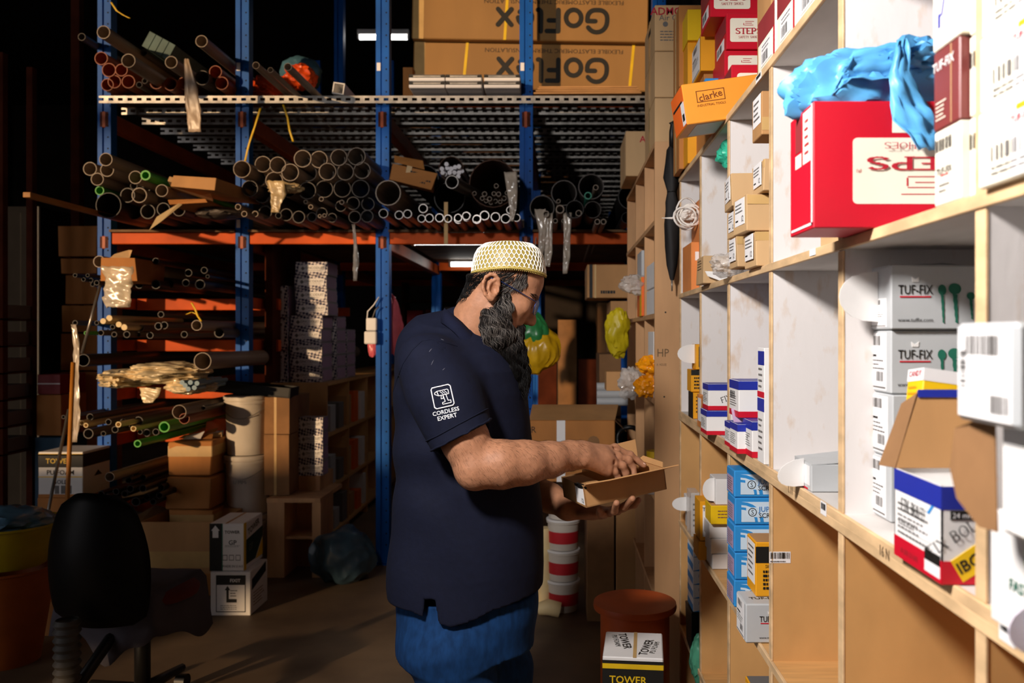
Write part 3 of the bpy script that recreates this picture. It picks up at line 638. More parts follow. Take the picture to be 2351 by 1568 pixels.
tagc(crumple('clear_film', (.44, 2.2, z+.03), (.045, .05, .03), m_clear, seed=12, amp=.4, sub=4), 'crumpled clear plastic film beside the kraft parts cartons', 'plastic')
# red shoe box with blue bag
rs = B('shoe_box', 'large red safety-shoe box lying upside down with a blue bag inside', .361, 1.204, z, .36, .12, .18, m_red); steps_m = None
rs.pl('cream_panel', 'F', 0, 0, 0, 0, m_cream, poly=rpoly(.155, .19, .76, .71, .018, .036))
rs.tx('F', 'STEPS', .44, .507, .0187, m_red_ink, 180, serif=1, sx=2.55); rs.tx('F', 'SAFETY SHOES', .455, .645, .0095, m_red_ink, 180, serif=2, sx=1.6); rs.tx('F', '(R)', .178, .45, .006, m_red_ink, 180)
for q in ((.37, .40, .6, .407), (.4, .355, .5, .362), (.37, .315, .52, .322), (.345, .262, .62, .269), (.366, .33, .372, .395)): rs.pl('emblem', 'F', *q, m_red_ink, off=.0011)
rs.pl('price_patch', 'F', .31, .75, .39, .925, m_cream)
rs.pl('end_label', 'L', .58, .55, .92, .97, m_cream); rs.lines('L', .66, .6, .84, .92, m_red_ink, 5); rs.pl('end_patch', 'L', .25, .55, .5, .66, m_cream); rs.pl('dark_patch', 'L', .25, .68, .5, .95, m_maroon)
for q in ((.93, .03, .965, .99), (.08, .03, .965, .05)): rs.pl('white_stripe', 'L', *q, m_white, off=.0011)
bag = tag(empty('blue_plastic_bag', (.52, 1.27, z+.18)), 'sky blue plastic bag spilling over the large red shoe box', 'bag')
mbag = mat('blue_film', '#5aa6dc', .38, var=.22, scale=8, spec=.3)
crumple('bag_bulk', (-.055, 0, .03), (.13, .055, .06), mbag, bag, seed=21, amp=.3, sub=5, freq=2.2, fold=.8, st=(1.3, 1, .6))
crumple('bag_knot', (.0, -.04, .07), (.05, .03, .025), mbag, bag, seed=25, amp=.4, sub=4, fold=.9)
ribbon('bag_tail', [(-.035, -.07, .085), (-.038, -.073, .03), (-.02, -.075, -.03), (.0, -.077, -.07)], [.012, .03, .06, .03], mbag, bag, crease=.006, seed=4, nseg=10)
ribbon('bag_lip', [(-.13, -.05, .01), (-.1, -.055, .055), (-.02, -.05, .06), (.07, -.05, .05)], [.0, .05, .06, .02], mbag, bag, crease=.008, seed=8, across=(.2, .1, 1), nseg=10)
bx_ = B('parts_carton', 'kraft carton with a barcode behind the large red shoe box', .462, 1.4, z, .16, .1, .045, m_kraft3); bx_.bar('F', .3, .3, .7, .8, m_black, 14)
# cream boxes by the near upright
def tf_small(b, face='L'):
    b.tx(face, 'TUF-FIX', .45, .72, b.h*.1, m_red_ink, bold=.02); b.pl('yellow_dot', face, .4, .82, .5, .9, m_amber); b.bar(face, .15, .3, .75, .5, m_grey_ink, 14); b.lines(face, .15, .1, .7, .25, m_grey_ink, 2)
c1 = B('screw_box', 'cream screw box with barcode at the bottom of the stack by the near upright', .447, .945, z, .14, .065, .088, m_cream); c1.bar('L', .05, .72, .7, .88, m_black, 14); c1.tx('L', 'TUF-FIX', .4, .45, .008, m_black, bold=.02); c1.pl('red_underline', 'L', .25, .38, .55, .4, m_red); c1.lines('L', .2, .15, .6, .3, m_grey_ink, 2)
c2 = B('screw_box', 'maroon screw box between two cream boxes by the near upright', .446, .945, z+.089, .14, .065, .093, mat('maroon_gloss', '#7c3a38', .35, var=.12)); c2.tx('L', 'TUF-FIX', .4, .8, .011, m_white, bold=.02); c2.lines('L', .12, .1, .55, .36, m_cream, 5); c2.pl('crushed_edge', 'L', .68, .02, .7, .98, m_kraft3)
c3 = B('screw_box', 'cream screw box with blue print on top of the maroon one', .445, .94, z+.183, .14, .07, .12, m_cream)
for q in (((.3, .3), (.36, .3), (.6, .7), (.54, .7)), ((.5, .5), (.95, .75), (.95, .8), (.5, .55)), ((.2, .2), (.28, .2), (.28, .34), (.2, .34))): c3.pl('blue_drawing', 'L', 0, 0, 0, 0, m_navyink, poly=list(q))
c3.pl('amber_drawing', 'L', 0, 0, 0, 0, m_amber, poly=[(.12, .5), (.22, .5), (.24, .62), (.16, .66)])
for i in range(3):
    c = B('screw_box', ('lowest', 'middle', 'highest')[i]+' of the cream screw boxes nearest the camera', .437+.002*i, .7, z+.0785*i, .14, .185, .077, m_cream); tf_small(c)
    c.pl('white_panel', 'L', .35, .02, .98, .98, m_paper, off=.0004)
for i in range(3):
    B('screw_box', ('lowest', 'middle', 'highest')[i]+' narrow cream box squeezed beside the near upright', .456, .919, z+.09*i, .1, .024, .088, m_cream).bar('L', .1, .6, .9, .8, m_black, 6)
# ---- lower white row
z = ZL['b']+.001
a1 = B('fastener_box', 'amber and black fastener box standing in the far white pigeonhole', .452, 2.86, z, .1, .1, .088, m_amber); a1.pl('black_edge', 'L', 0, 0, 1, 1, m_black); a1.lines('F', .1, .2, .5, .9, m_black, 5)
a2 = B('fastener_box', 'amber box with black header on top of the far fastener box', .447, 2.87, z+.09, .1, .09, .075, m_amber); a2.pl('black_header', 'F', 0, .75, 1, 1, m_black); a2.lines('F', .1, .1, .8, .7, m_black, 4, th=.5)
a3 = B('fastener_box', 'yellow box with an open white tongue at the top of the far stack', .462, 2.86, z+.166, .09, .09, .085, m_amber); halfmoon(a3, -.044, -.05, .02, .02, .085, .06); a3.pl('black_header', 'F', .1, .1, .9, .9, m_black)
def fb_(label, X0, Yf, z0, w, d, h, rot=0):
    b = B('bolt_box', label, X0, Yf, z0, w, d, h, m_white, rot=rot, group='fix bolt boxes', bev=.002); fixbolt(b); return b
b1 = fb_('lower of two white-blue-red bolt boxes in the second pigeonhole', .418, 2.40, z, .11, .1, .068)
b2 = fb_('upper of two white-blue-red bolt boxes in the second pigeonhole', .424, 2.41, z+.069, .11, .09, .074); b2.tx('F', 'FIX', .45, .45, .016, m_black, 20, serif=2)
lo_ = B('card_packet', 'orange and white card leaning behind the two bolt boxes', .43, 2.52, z, .012, .12, .1, mat('orange_print', '#d98a4a', .6, var=.3, scale=14)); lo_.pl('white_panel', 'L', .15, .2, .6, .9, m_paper)
b3 = fb_('small bolt box at the back left of the cluster below the big one', .43, 2.12, z, .05, .08, .062)
b4 = fb_('small open bolt box in the front of the cluster, between two others', .425, 2.02, z, .06, .09, .07)
flap(b4, 'lid_flap', None, [(-.03, .0, .07), (.03, .0, .07), (.03, .03, .1), (-.03, .03, .1)], m_purple)
b5 = fb_('small bolt box with pen scrawl beside the upright, front of the cluster', .445, 1.955, z, .06, .1, .083); b5.tx('L', '17', .5, .5, .014, m_black)
b6 = fb_('big bolt box printed FIX BOLT stacked on the small bolt boxes', .432, 2.04, z+.084, .16, .11, .088); b6.tx('F', 'FIX BOLT', .55, .45, .014, m_black, 28, serif=2); b6.bar('L', .15, .5, .6, .7, m_black, 8)
b6.pl('bolt_picture', 'F', 0, 0, 0, 0, m_grey_ink, poly=[(.32, .05), (.4, -.02), (.95, .4), (.9, .5)], off=.0013)
b7 = B('bolt_box', 'narrow upright bolt box pressed against the upright panel', .447, 1.85, z, .03, .06, .255, m_white); b7.pl('blue_band', 'L', 0, .45, 1, .56, m_navyink); b7.pl('blue_band', 'L', .1, .85, 1, .97, m_navyink); b7.pl('red_band', 'L', 0, .57, 1, .62, m_red); b7.lines('L', .2, .1, .8, .4, m_grey_ink, 6); b7.lines('L', .2, .64, .8, .84, m_grey_ink, 4)
e1 = B('open_carton', 'grey open box with white tongue in the empty white pigeonhole', .455, 1.53, z, .11, .11, .05, m_silver); e1.pl('printed_label', 'L', .1, .2, .9, .9, m_paper); e1.tx('L', 'TUF', .4, .6, .014, m_black, bold=.03); halfmoon(e1, -.056, -.055, .03, .004, .055, .05, drop=.008); e1.pl('red_line', 'L', .1, .02, .8, .08, m_red); flap(e1, 'lid_flap', None, [(-.055, -.055, .05), (-.055, .055, .05), (.055, .055, .062), (.055, -.055, .058)], m_silver)
names = ('lowest', 'third', 'second', 'topmost')
for i in range(4):
    b = B('screw_box', f'silver-grey screw box with green screw drawings, {names[i]} of the stack of four', .50-.003*(i == 3), 1.275+(.006, -.002, .004, -.004)[i], z+.0972*i, .22, .105, .096, m_silver, bev=.002)
    tuffix(b, u=.165)
    if i < 3: boxlabel(b, 'L', .08, .04, .84, .96)
    else:
        boxlabel(b, 'L', .08, .04, .84, .5, 1); halfmoon(b, -.111, -.053, .045, .012, .09, .062); flap(b, 'lid_flap', None, [(-.11, -.05, .0965), (-.11, .05, .0965), (.0, .052, .11), (.0, -.05, .0965)], m_silver)
# open fix bolt carton
ob = MB(); w, d, h = .2, .135, .112
for lo, hi in (((-w/2, -d/2, 0), (w/2, -d/2+.002, h)), ((-w/2, d/2-.002, 0), (w/2, d/2, h)), ((-w/2, -d/2, 0), (-w/2+.002, d/2, h)), ((w/2-.002, -d/2, 0), (w/2, d/2, h)), ((-w/2, -d/2, 0), (w/2, d/2, .002))): ob.box(lo, hi)
fx = B('bolt_box', 'big open white box printed FIX BOLT with red base and kraft lid raised', .434, .963, z, w, d, h, m_white, me=ob.mesh('bolt_box')); fixbolt(fx, True, True)
fx.tx('L', 'FIX BOLT', .44, .63, .0155, m_black, 0, serif=2, sx=.9); fx.pl('size_panel', 'L', .1, .36, .8, .5, m_paper, off=.001); fx.lines('L', .12, .38, .6, .48, m_grey_ink, 2, off=.0014); fx.pl('dark_tag', 'L', .68, .17, .98, .28, m_black, off=.001); fx.pl('white_tag', 'L', .68, .05, .98, .17, m_paper, off=.001); fx.tx('L', '10 (50) 23 (60)', .35, .1, .008, m_maroon, off=.0014)
fx.pl('blue_dash', 'L', 0, 0, 0, 0, m_bluecard, poly=[(.72, .66), (.77, .66), (.86, .76), (.81, .76)])
fx.tx('F', 'FIX BOLT', .075, .5, .014, m_black, 32, serif=2, align='LEFT'); fx.pl('yellow_sticker', 'F', 0, 0, 0, 0, m_yellow, poly=[(.05, .24), (.2, .42), (.27, .2), (.12, .03)], off=.001); fx.tx('F', 'IBC', .15, .22, .014, m_black, 30, bold=.03, off=.0014); fx.pl('dark_tag', 'F', .05, .66, .3, .75, m_black, off=.001); fx.tx('F', '24 mm', .12, .705, .006, m_paper, off=.0014)
fl = flap(fx, 'raised_lid', None, [(-w/2+.0, d/2-.004, h), (w/2, d/2-.004, h), (w/2, d/2+.015, h+.098), (-w/2+.035, d/2+.015, h+.098)], m_kraft); 
flap(fx, 'lid_edge', None, [(-w/2+.035, d/2+.011, h+.09), (w/2, d/2+.011, h+.09), (w/2, d/2+.0125, h+.1), (-w/2+.035, d/2+.0125, h+.1)], m_navyink)
flap(fx, 'tuck_flap', None, [(-w/2, d/2-.005, h), (-w/2+.035, d/2+.012, h+.095), (-w/2+.022, d/2+.03, h+.08), (-w/2-.012, d/2+.02, h+.0)], m_kdark)
MB().box((-w/2+.003, -d/2+.003, h-.025), (w/2-.003, d/2-.003, h-.022)).build('inner_sheet', m_white, fx.o)
yp = B('fastener_packet', 'yellow and black packet between the screw-box stack and the open bolt box', .478, 1.13, z+.15, .05, .05, .085, m_yellow, rot=(math.radians(-6), math.radians(8), 0)); yp.pl('black_base', 'L', 0, 0, 1, .28, m_black); yp.pl('white_top', 'L', 0, .8, 1, 1, m_paper); yp.tx('L', 'CANDY', .5, .92, .008, m_red_ink, bold=.02); yp.lines('L', .15, .35, .85, .75, m_amber, 4); yp.pl('white_top', 'F', 0, .8, 1, 1, m_paper); yp.pl('black_base', 'F', 0, 0, 1, .28, m_black)
b_ = B('parts_carton', 'white carton under the yellow packet, mostly hidden', .49, 1.13, z, .1, .1, .15, m_white)
# nearest cell
nb = B('screw_box', 'silver screw box jutting out toward the camera, big blank end with barcodes', .36, .668, 1.344, .2, .102, .086, m_silver, bev=.004); nb.pl('printed_label', 'L', .06, .05, .94, .95, m_paper); nb.bar('L', .2, .68, .75, .88, m_grey_ink, 18); nb.bar('L', .62, .12, .9, .3, m_grey_ink, 12); nb.bar('L', .1, .35, .2, .72, m_black, 12, vert=True); nb.lines('L', .25, .42, .8, .6, m_grey_ink, 3, th=.15); tuffix(nb, 'F', u=.5, screws=False)
w, d, h = .2, .11, .095
kb2 = B('open_carton', 'white box with a dark brown curved flap hanging open, below the silver box', .385, .63, z+.112, w, d, h, m_white, bev=.004)
kb2.pl('round_mark', 'L', 0, 0, 0, 0, m_maroon, poly=[(.55+.06*math.cos(2*PI*k/12), .55+.08*math.sin(2*PI*k/12)) for k in range(12)])
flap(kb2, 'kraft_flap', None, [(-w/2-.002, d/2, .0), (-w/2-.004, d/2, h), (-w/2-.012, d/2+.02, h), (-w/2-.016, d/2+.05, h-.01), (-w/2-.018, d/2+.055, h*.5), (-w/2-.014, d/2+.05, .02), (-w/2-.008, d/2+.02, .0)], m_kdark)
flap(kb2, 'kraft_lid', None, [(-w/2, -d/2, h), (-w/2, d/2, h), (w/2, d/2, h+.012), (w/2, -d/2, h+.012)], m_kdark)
fs = B('fastener_box', 'white box printed FASTENERS at the edge of the ledge, nearest the camera', .432, .7, z, .2, .15, .11, m_white); fs.tx('L', 'FASTENERS', .5, .42, .011, m_green_ink, serif=0, bold=.02); fs.pl('teal_mark', 'L', 0, 0, 0, 0, mat('pale_teal', '#9fc4cc', .6, var=.1), poly=[(.4, .7), (.85, .65), (.75, .5)]); halfmoon(fs, -.101, -.075, .03, -.0, .045, .035, mat('lilac_white', '#cfc8d8', .6, var=.03))
# ---- lower beech rows
z = ZL['c']+.001
w1 = B('clear_case', 'clear plastic case standing in the far beech cell', .452, 2.9, z, .03, .1, .15, m_clear); w1.lines('F', .2, .2, .8, .8, m_grey_ink, 5)
w2 = B('small_carton', 'small white carton with pointed tongue in the far beech cell', .455, 3.02, z+.06, .09, .07, .055, m_white); halfmoon(w2, -.045, -.035, .0, .0, .05, .05, name='tongue_flap')
w3 = B('small_carton', 'small grey carton beneath the pointed-tongue one, far beech cell', .46, 3.02, z, .09, .07, .058, m_silver)
for i in range(3): B('small_carton', f'plain white carton, {("lowest","middle","upper")[i]} of three under the yellow box', .452-.004*i, 2.5+.004*i, z+.0445*i, .1, .1, .044, m_white)
yl = B('fastener_box', 'yellow box with kraft top on the three white cartons', .446, 2.49, z+.134, .1, .1, .055, m_yellow, bev=.002); yl.lines('F', .2, .3, .8, .8, m_kdark, 3); yl.pl('kraft_top', 'T', .02, .02, .98, .98, m_kraft)
wt = B('small_carton', 'white carton with curled tongue above the yellow box', .462, 2.5, z+.19, .09, .1, .075, m_white); halfmoon(wt, -.045, -.05, .0, .005, .075, .035)
tb = B('fastener_box', 'amber framed white box standing behind the yellow box', .432, 2.6, z+.06, .07, .1, .12, m_amber); tb.pl('white_panel', 'F', .12, .1, .95, .9, m_paper); tb.tx('F', 'TUF-FIX', .5, .8, .011, m_black, bold=.02)
ta = B('fastener_box', 'amber box lying beneath the amber framed one', .428, 2.6, z, .08, .1, .058, m_amber); ta.tx('F', 'I', .5, .5, .025, m_black, bold=.03)
mlb = mat('pale_blue_card', '#cfe2f2', .5, var=.03)
for i in range(5):
    b = B('screw_box', f'sky blue screw box printed JUPITER, {("lowest","fourth","third","second","topmost")[i]} of five', .444+.002*(i % 2), 2.15, z+.0695*i, .2, .095, .0685, m_bluecard, bev=.003)
    b.pl('pale_panel', 'F', .08, .12, .9, .86, mlb, off=.0004)
    for r_, c_ in ((.95, m_bluecard), (.8, mlb), (.7, m_bluecard), (.58, mlb)):
        b.pl('ring_print', 'F', 0, 0, 0, 0, c_, poly=[(.08, .12)]+[(.08+r_*.3*math.cos(math.radians(a)), .12+r_*.78*math.sin(math.radians(a))) for a in range(0, 91, 15)], off=.0006+.0001*(1-r_)*10)
    b.pl('pale_strip', 'F', .14, .3, .95, .66, mlb, off=.0012)
    b.tx('F', 'JUPITER', .3, .56, .017, mat('jup_blue', '#1b6fb8', .6, var=0), serif=0, bold=.01, off=.0016, align='LEFT'); b.tx('F', 'SCREW', .3, .36, .0115, m_black, bold=.01, off=.0016, align='LEFT')
    b.pl('ring_emblem', 'F', 0, 0, 0, 0, m_black, poly=[(.22+.055*math.cos(2*PI*k/14), .48+.16*math.sin(2*PI*k/14)) for k in range(14)], off=.0014); b.pl('ring_emblem', 'F', 0, 0, 0, 0, mlb, poly=[(.22+.045*math.cos(2*PI*k/14), .48+.13*math.sin(2*PI*k/14)) for k in range(14)], off=.0016); b.tx('F', 'S', .22, .48, .012, m_black, off=.0019)
    b.pl('lilac_panel', 'L', .1, .1, .86, .72, m_purple); b.lines('L', .15, .15, .8, .66, m_grey_ink, 6)
tw = B('screw_box', 'white screw box jutting over the beech shelf edge below the yellow one', .418, 1.9, z, .17, .1, .088, m_silver, bev=.003); tuffix(tw, u=.32, screws=False); boxlabel(tw, 'L', .08, .04, .84, .96); tw.tx('T', 'TUF-FIX', .3, .4, .014, m_black, bold=.02)
ty = B('fastener_box', 'amber and black fastener box on the white screw box, beech cell', .452, 1.95, z+.089, .14, .09, .125, m_amber, bev=.002); ty.pl('black_top', 'F', .0, .62, 1, .92, m_black); ty.lines('F', .12, .12, .6, .5, m_black, 5, th=.6); ty.pl('white_panel', 'L', .1, .2, .9, .95, m_paper); ty.lines('L', .2, .3, .8, .9, m_grey_ink, 6); ty.tx('F', 'SINCE', .25, .56, .007, m_black); ty.pl('kraft_top', 'T', .02, .02, .98, .98, m_kraft)
z = ZL['d']+.001
for i in range(5):
    b = B('small_carton', f'white and blue small carton, {("lowest","second","third","fourth","topmost")[i]} of the far low stack', .452, 2.86, z+.14+.046*i, .1, .12, .045, m_white); b.pl('blue_wedge', 'F', 0, 0, 0, 0, m_bluecard, poly=[(0, 0), (1, 0), (1, .5)]); b.pl('blue_side', 'L', .02, .02, .98, .5, m_bluecard); b.tx('F', 'JUPITER', .35, .65, .009, m_navyink)
b_ = B('small_carton', 'dark crushed carton under the far white and blue stack', .447, 2.86, z, .12, .14, .138, m_blackpl, jit=.004)
tagc(crumple('plastic_bag', (.455, 2.76, z+.02), (.03, .03, .075), mat('jade_bag', '#4f9a7c', .4, var=.2), seed=31, amp=.25), 'jade green bag hanging low from the far beech cell', 'bag')
ly = B('fastener_box', 'amber box with grey top in the lowest visible beech cell', .45, 1.95, z+.13, .15, .1, .12, m_amber); ly.pl('dark_top', 'T', .02, .02, .98, .98, m_grey_ink); ly.pl('white_panel', 'L', .1, .1, .9, .9, m_paper); ly.lines('F', .12, .1, .6, .8, m_black, 6, th=.6)
b_ = B('carton', 'kraft carton under the lowest amber box', .45, 1.95, z, .15, .1, .129, m_kraft)
# ================================================================ far shelving with the tall end panel
fsx, y0, y1 = .367, 3.25, 4.6
far = tag(empty('tall_shelf', (0, 0, 0)), 'tall plywood shelving with a full-height end panel marked HP', 'shelving')
mplyE = mat('end_ply', '#c09468', .6, var=.12, scale=5, stretch=(2, 1, .35))
ep = MB().box((fsx, y0, 0), (.80, y0+.02, 2.158)).build('end_panel', mplyE, far, bevel=.001)
me = text_mesh('HP', .0).copy(); me.materials.clear(); o = put('pencil_mark', me, m_pen, ep); o.matrix_local = Matrix.Translation((.398, y0-.0008, 1.35)) @ Matrix.Rotation(PI/2, 4, 'X') @ Matrix.Diagonal((.026, .03, 1, 1))
me = text_mesh('A  HOUSE', .0).copy(); me.materials.clear(); o = put('pencil_mark', me, m_pen, ep); o.matrix_local = Matrix.Translation((.393, y0-.0008, 1.305)) @ Matrix.Rotation(PI/2, 4, 'X') @ Matrix.Diagonal((.006, .009, 1, 1))
for px, py in ((1528, 717), (1525, 911)): MB().lathe([(0, 0), (.0035, 0), (.0035, .001), (0, .001)], 8, ax='y').build('screw_head', m_black, far, loc=W(px, py, y0-.001))
for yy in (3.66, 4.08, 4.58): MB().box((fsx+.003, yy, 0), (.80, yy+.018, 2.14)).build('upright_panel', m_plywood, far)
for zz in (2.158, 1.86, 1.5, 1.17, .8, .42, .06):
    b_ = MB().box((fsx, y0+.02, zz-.018), (.80, y1, zz)).build('shelf_board', m_plywood, far)
MB().box((.80, y0, 0), (.81, y1, 2.158)).build('back_panel', m_plywood, far)
def FB(label, X0, Yf, z0, w, d, h, m, name='carton', **k): return B(name, label, X0, Yf, z0, w, d, h, m, **k)
# contents of the far shelving
z = 1.501
for i in range(2):
    b = FB(('lower', 'upper')[i]+' white box on the far shelving behind the panel marked HP', .372, 3.3, z+.105*i, .2, .3, .1, m_white)
b = FB('white box with a green square on the far shelving', .368, 3.3, 1.171+.13, .2, .2, .13, m_white); b.pl('green_square', 'F', .1, .2, .3, .6, m_green_ink)
FB('plain white box under the box with the green square', .372, 3.3, 1.171, .2, .2, .128, m_white)
FB('orange and yellow box beside the white boxes on the far shelving', .36, 3.7, 1.501, .12, .2, .17, m_orange_end).pl('yellow_edge', 'L', .6, 0, 1, 1, m_yellow)
FB('grey box on the far shelving behind the clear film', .365, 3.75, 1.672, .15, .2, .12, m_silver)
tagc(crumple('clear_film', (.335, 3.75, 1.64), (.06, .06, .045), m_clear, seed=41, amp=.4), 'crumpled clear film hanging out of the far shelving', 'plastic')
mo = mat('orange_film', '#f0930f', .25, var=.3, scale=12)
tagc(crumple('plastic_bag', (.36, 3.34, 1.30), (.05, .05, .04), mo, seed=43, amp=.35), 'upper orange plastic bag bulging out beside the panel marked HP', 'bag')
tagc(crumple('plastic_bag', (.355, 3.36, 1.22), (.05, .05, .05), mo, seed=44, amp=.35), 'lower orange plastic bag bulging out beside the panel marked HP', 'bag')
tagc(crumple('clear_film', (.30, 3.5, 1.22), (.055, .06, .06), m_clear, seed=45, amp=.4), 'clear plastic wrap beside the orange bags on the far shelving', 'plastic')
b = FB('small kraft carton behind the clear wrap at the far shelving', .21, 3.75, 1.171, .14, .15, .085, m_kraft)
tagc(crumple('plastic_bag', (.29, 4.2, 1.43), (.06, .05, .12), mat('lime_bag', '#c9b41a', .4, var=.2), seed=46, amp=.25), 'olive yellow bag hanging at the end of the far shelving', 'bag')
j = tag(empty('jar', (.385, 3.32, .801)), 'clear jar with yellow lid on the far shelving by the end panel', 'jar'); MB().lathe([(0, 0), (.045, 0), (.05, .02), (.05, .12), (.04, .14)], 16).build('glass', m_clear, j, True); MB().lathe([(.043, .14), (.043, .165), (0, .165)], 16).build('lid', m_yellow, j, 40)
# cartons on top of the far shelving
z = 2.159
for i in range(3):
    b = FB(('lowest plain', 'middle plain', 'topmost')[i]+' carton of the stack on the tall shelving'+(' printed Air Gun' if i == 2 else ''), .372, 3.29, z+.18*i, .34, .38, .178, m_kraft3, bev=.003)
    b.pl('tape_strip', 'L', .4, 0, .55, 1, m_tape)
    if i == 2: b.tx('F', 'ADMORE', .2, .86, .03, m_red_ink, bold=.02, align='CENTER'); b.tx('F', 'Air Gun', .2, .72, .022, m_grey_ink); b.lines('F', .06, .2, .4, .45, m_grey_ink, 4); b.pl('round_mark', 'F', 0, 0, 0, 0, m_grey_ink, poly=[(.12+.03*math.cos(2*PI*k/10), .58+.06*math.sin(2*PI*k/10)) for k in range(10)]); b.pl('carry_hole', 'L', .4, .68, .6, .8, m_dark, off=.001)
b = FB('kraft carton with red print at the far end of the tall shelving', .312, 3.96, z, .3, .35, .21, m_kraft3, bev=.003); b.tx('F', 'ADMORE', .5, .82, .03, m_red_ink, bold=.02)
for i in range(2):
    b = FB(('lower', 'upper')[i]+' tall kraft carton behind the yellow box at the shelving end', .425, 3.0, zt+.29*i, .3, .15, .288, m_kraft2); b.pl('tape_strip', 'L', .3, 0, .5, 1, m_tape)
# folded umbrella hanging on the end panel
um = tag(empty('folded_umbrella', (.43, 3.2, 1.55)), 'black folded umbrella hanging upright beside the far shelving', 'umbrella')
mum = mat('umbrella_cloth', '#121113', .7, var=.2, scale=12)
p = [(.012, .62), (.022, .60), (.028, .52), (.034, .44), (.020, .36), (.030, .30), (.033, .18), (.028, .05), (.022, -.05), (.010, -.13), (.006, -.14)]
mb = MB(); n = 14; vs = []
for r, h in p:
    for k in range(n): q = 2*PI*k/n; rr = r*(1+.16*math.cos(4*q+h*14)); vs.append((rr*math.cos(q), rr*math.sin(q)*.7, h-.0))
m_ = len(p); mb.add(vs, [(i*n+k, (i+1)*n+k, (i+1)*n+(k+1) % n, i*n+(k+1) % n) for i in range(m_-1) for k in range(n)])
um.location = (.425, 3.19, 1.716); um.scale = (.85, 1, .665); mb.build('canopy', mum, um, True)
q = [(.0, 0, .60), (0, 0, .66)]+[(-.018+.018*math.cos(a), 0, .66+.028*math.sin(a)) for a in (.3, .8, 1.3, 1.8, 2.4, 2.9)]
MB().tube([(0, 0, .58), (0, 0, .70), (.004, 0, .735), (.0, 0, .755), (-.006, 0, .745)], [.013, .013, .012, .011, .009], 10).build('handle', m_blackpl, um, True)
MB().tube([(0, 0, -.13), (0, 0, -.20)], [.005, .003], 8).build('ferrule', m_steel, um, True)
MB().tube([(.021*math.cos(a), .021*.75*math.sin(a), .36) for a in [2*PI*k/12 for k in range(13)]], .003, 6).build('strap', m_blackpl, um, True)
# ================================================================ things on and under the rack
def C(label, px0, px1, pyb, Y, w, d, h, m, name='carton', z0=None, **k):
    """carton whose front face runs from px0 (to px1 when w is None) at depth Y, base at pyb or z0"""
    a = W(px0, pyb, Y); b = W(px1, pyb, Y)
    return B(name, label, a.x, Y, a.z if z0 is None else z0, w or b.x-a.x, d, h, m, **k)
# GoFlex insulation cartons on the top deck, lettering upside down
ZU = ZD+.045
m_gf = mat('goflex_card', '#98713f', .7, var=.1, scale=4, stretch=(1, 1, .3))
for i, (zz, yy, h, lb) in enumerate(((3.02, 5.55, .30, 'lower long kraft carton printed GoFlex upside down on the top deck'), (3.325, 5.5, .5, 'upper long kraft carton printed GoFlex upside down on the top deck'))):
    g1 = B('insulation_carton', lb, (948-PX)*5.55/F, yy, zz, 1.53, .6, h, m_gf, bev=.006, rot=(0, math.radians(.9), 0))
    g1.tx('F', 'goflex', .59, (.43, .26)[i], .16, m_black, 180, serif=3, sx=1.0)
    g1.tx('F', 'FLEXIBLE ELASTOMERIC THERMAL INSULATION', .60, (.85, .50)[i], .027, m_black, 180, serif=0, sx=1.1)
    for u in ((.22, .93) if i == 0 else (.4,)):
        g1.pl('yellow_strap', 'F', 0, 0, 0, 0, m_ywstrap, poly=[(u-.012, 0), (u+.0, 0), (u+.016, 1), (u+.004, 1)], off=.002)
    g1.pl('tape_strip', 'F', .005, 0, .05, 1, m_tape)
for i in range(3):
    for k in range(2):
        a = W((940, 1024, 1112)[i], 0, 5.1)
        fp = B('foil_pack', f'{("lower","upper")[k]} foil-wrapped flat pack with black edges, {("leftmost","middle","rightmost")[i]} pile below the GoFlex cartons', a.x, 5.08, ZU+.042*k, .215, .3, .038, m_paper, bev=.004)
        fp.pl('black_edge', 'F', 0, .5, 1, .95, m_black); fp.pl('foil_strip', 'F', .12, .62, .88, .82, m_steel, off=.001)
        fp.pl('black_edge', 'T', 0, 0, .1, 1, m_black); fp.pl('black_edge', 'T', .9, 0, 1, 1, m_black)
for k in range(4):
    a = W(1226+4*k, 0, 5.2); B('cardboard_sheet', f'flat cardboard sheet under the lower GoFlex carton, {("bottom","second","third","top")[k]} of the pile', a.x, 5.2, ZU+.012*k, .66-.02*k, .3, .010, m_kraft, bev=.001, rot=ru(-1, 1))
B('pallet_bearer', 'dark timber bearers carrying the GoFlex cartons', -.9, 5.75, ZU, 1.4, .3, .115, m_rust)
b_ = C('kraft carton end at the dark left side of the GoFlex cartons', 925, 947, 225, 5.45, None, .4, .24, m_kraft2, z0=ZU)
mor = mat('orange_bag', '#e0511c', .35, var=.3, scale=9)
for i, (px, py, r) in enumerate(((622, 195, (.12, .1, .06)), (690, 178, (.11, .1, .08)), (610, 220, (.09, .09, .03)))):
    tag(crumple('plastic_sack', W(px, py, 5.5), r, mor, seed=50+i, amp=.3, sub=4), ('flattened orange sack under the slim grey pipes', 'plump orange sack right of the slim grey pipes', 'small orange sack at the deck edge by the second post')[i], 'sack')
tag(crumple('fabric_bundle', W(690, 170, 5.85), (.14, .12, .12), mat('grey_blue_cloth', '#3f6a7d', .7, var=.2), seed=55, amp=.15), 'grey-blue bundle behind the orange sacks', 'bundle')
sq = MB()
for lo, hi in (((-.035, 0, -.035), (.035, .6, -.029)), ((-.035, 0, .029), (.035, .6, .035)), ((-.035, 0, -.03), (-.029, .6, .03)), ((.029, 0, -.03), (.035, .6, .03))): sq.box(lo, hi)
o = sq.build('square_trunking', m_white, loc=W(777, 203, 5.2)); o.rotation_euler = (0, .15, 0); tag(o, 'white square trunking end on the top deck left of the third post', 'trunking')
tq = MB()
for i in range(4): tq.box((-.09+.045*i, 0, -.05), (-.05+.045*i, .8, .05))
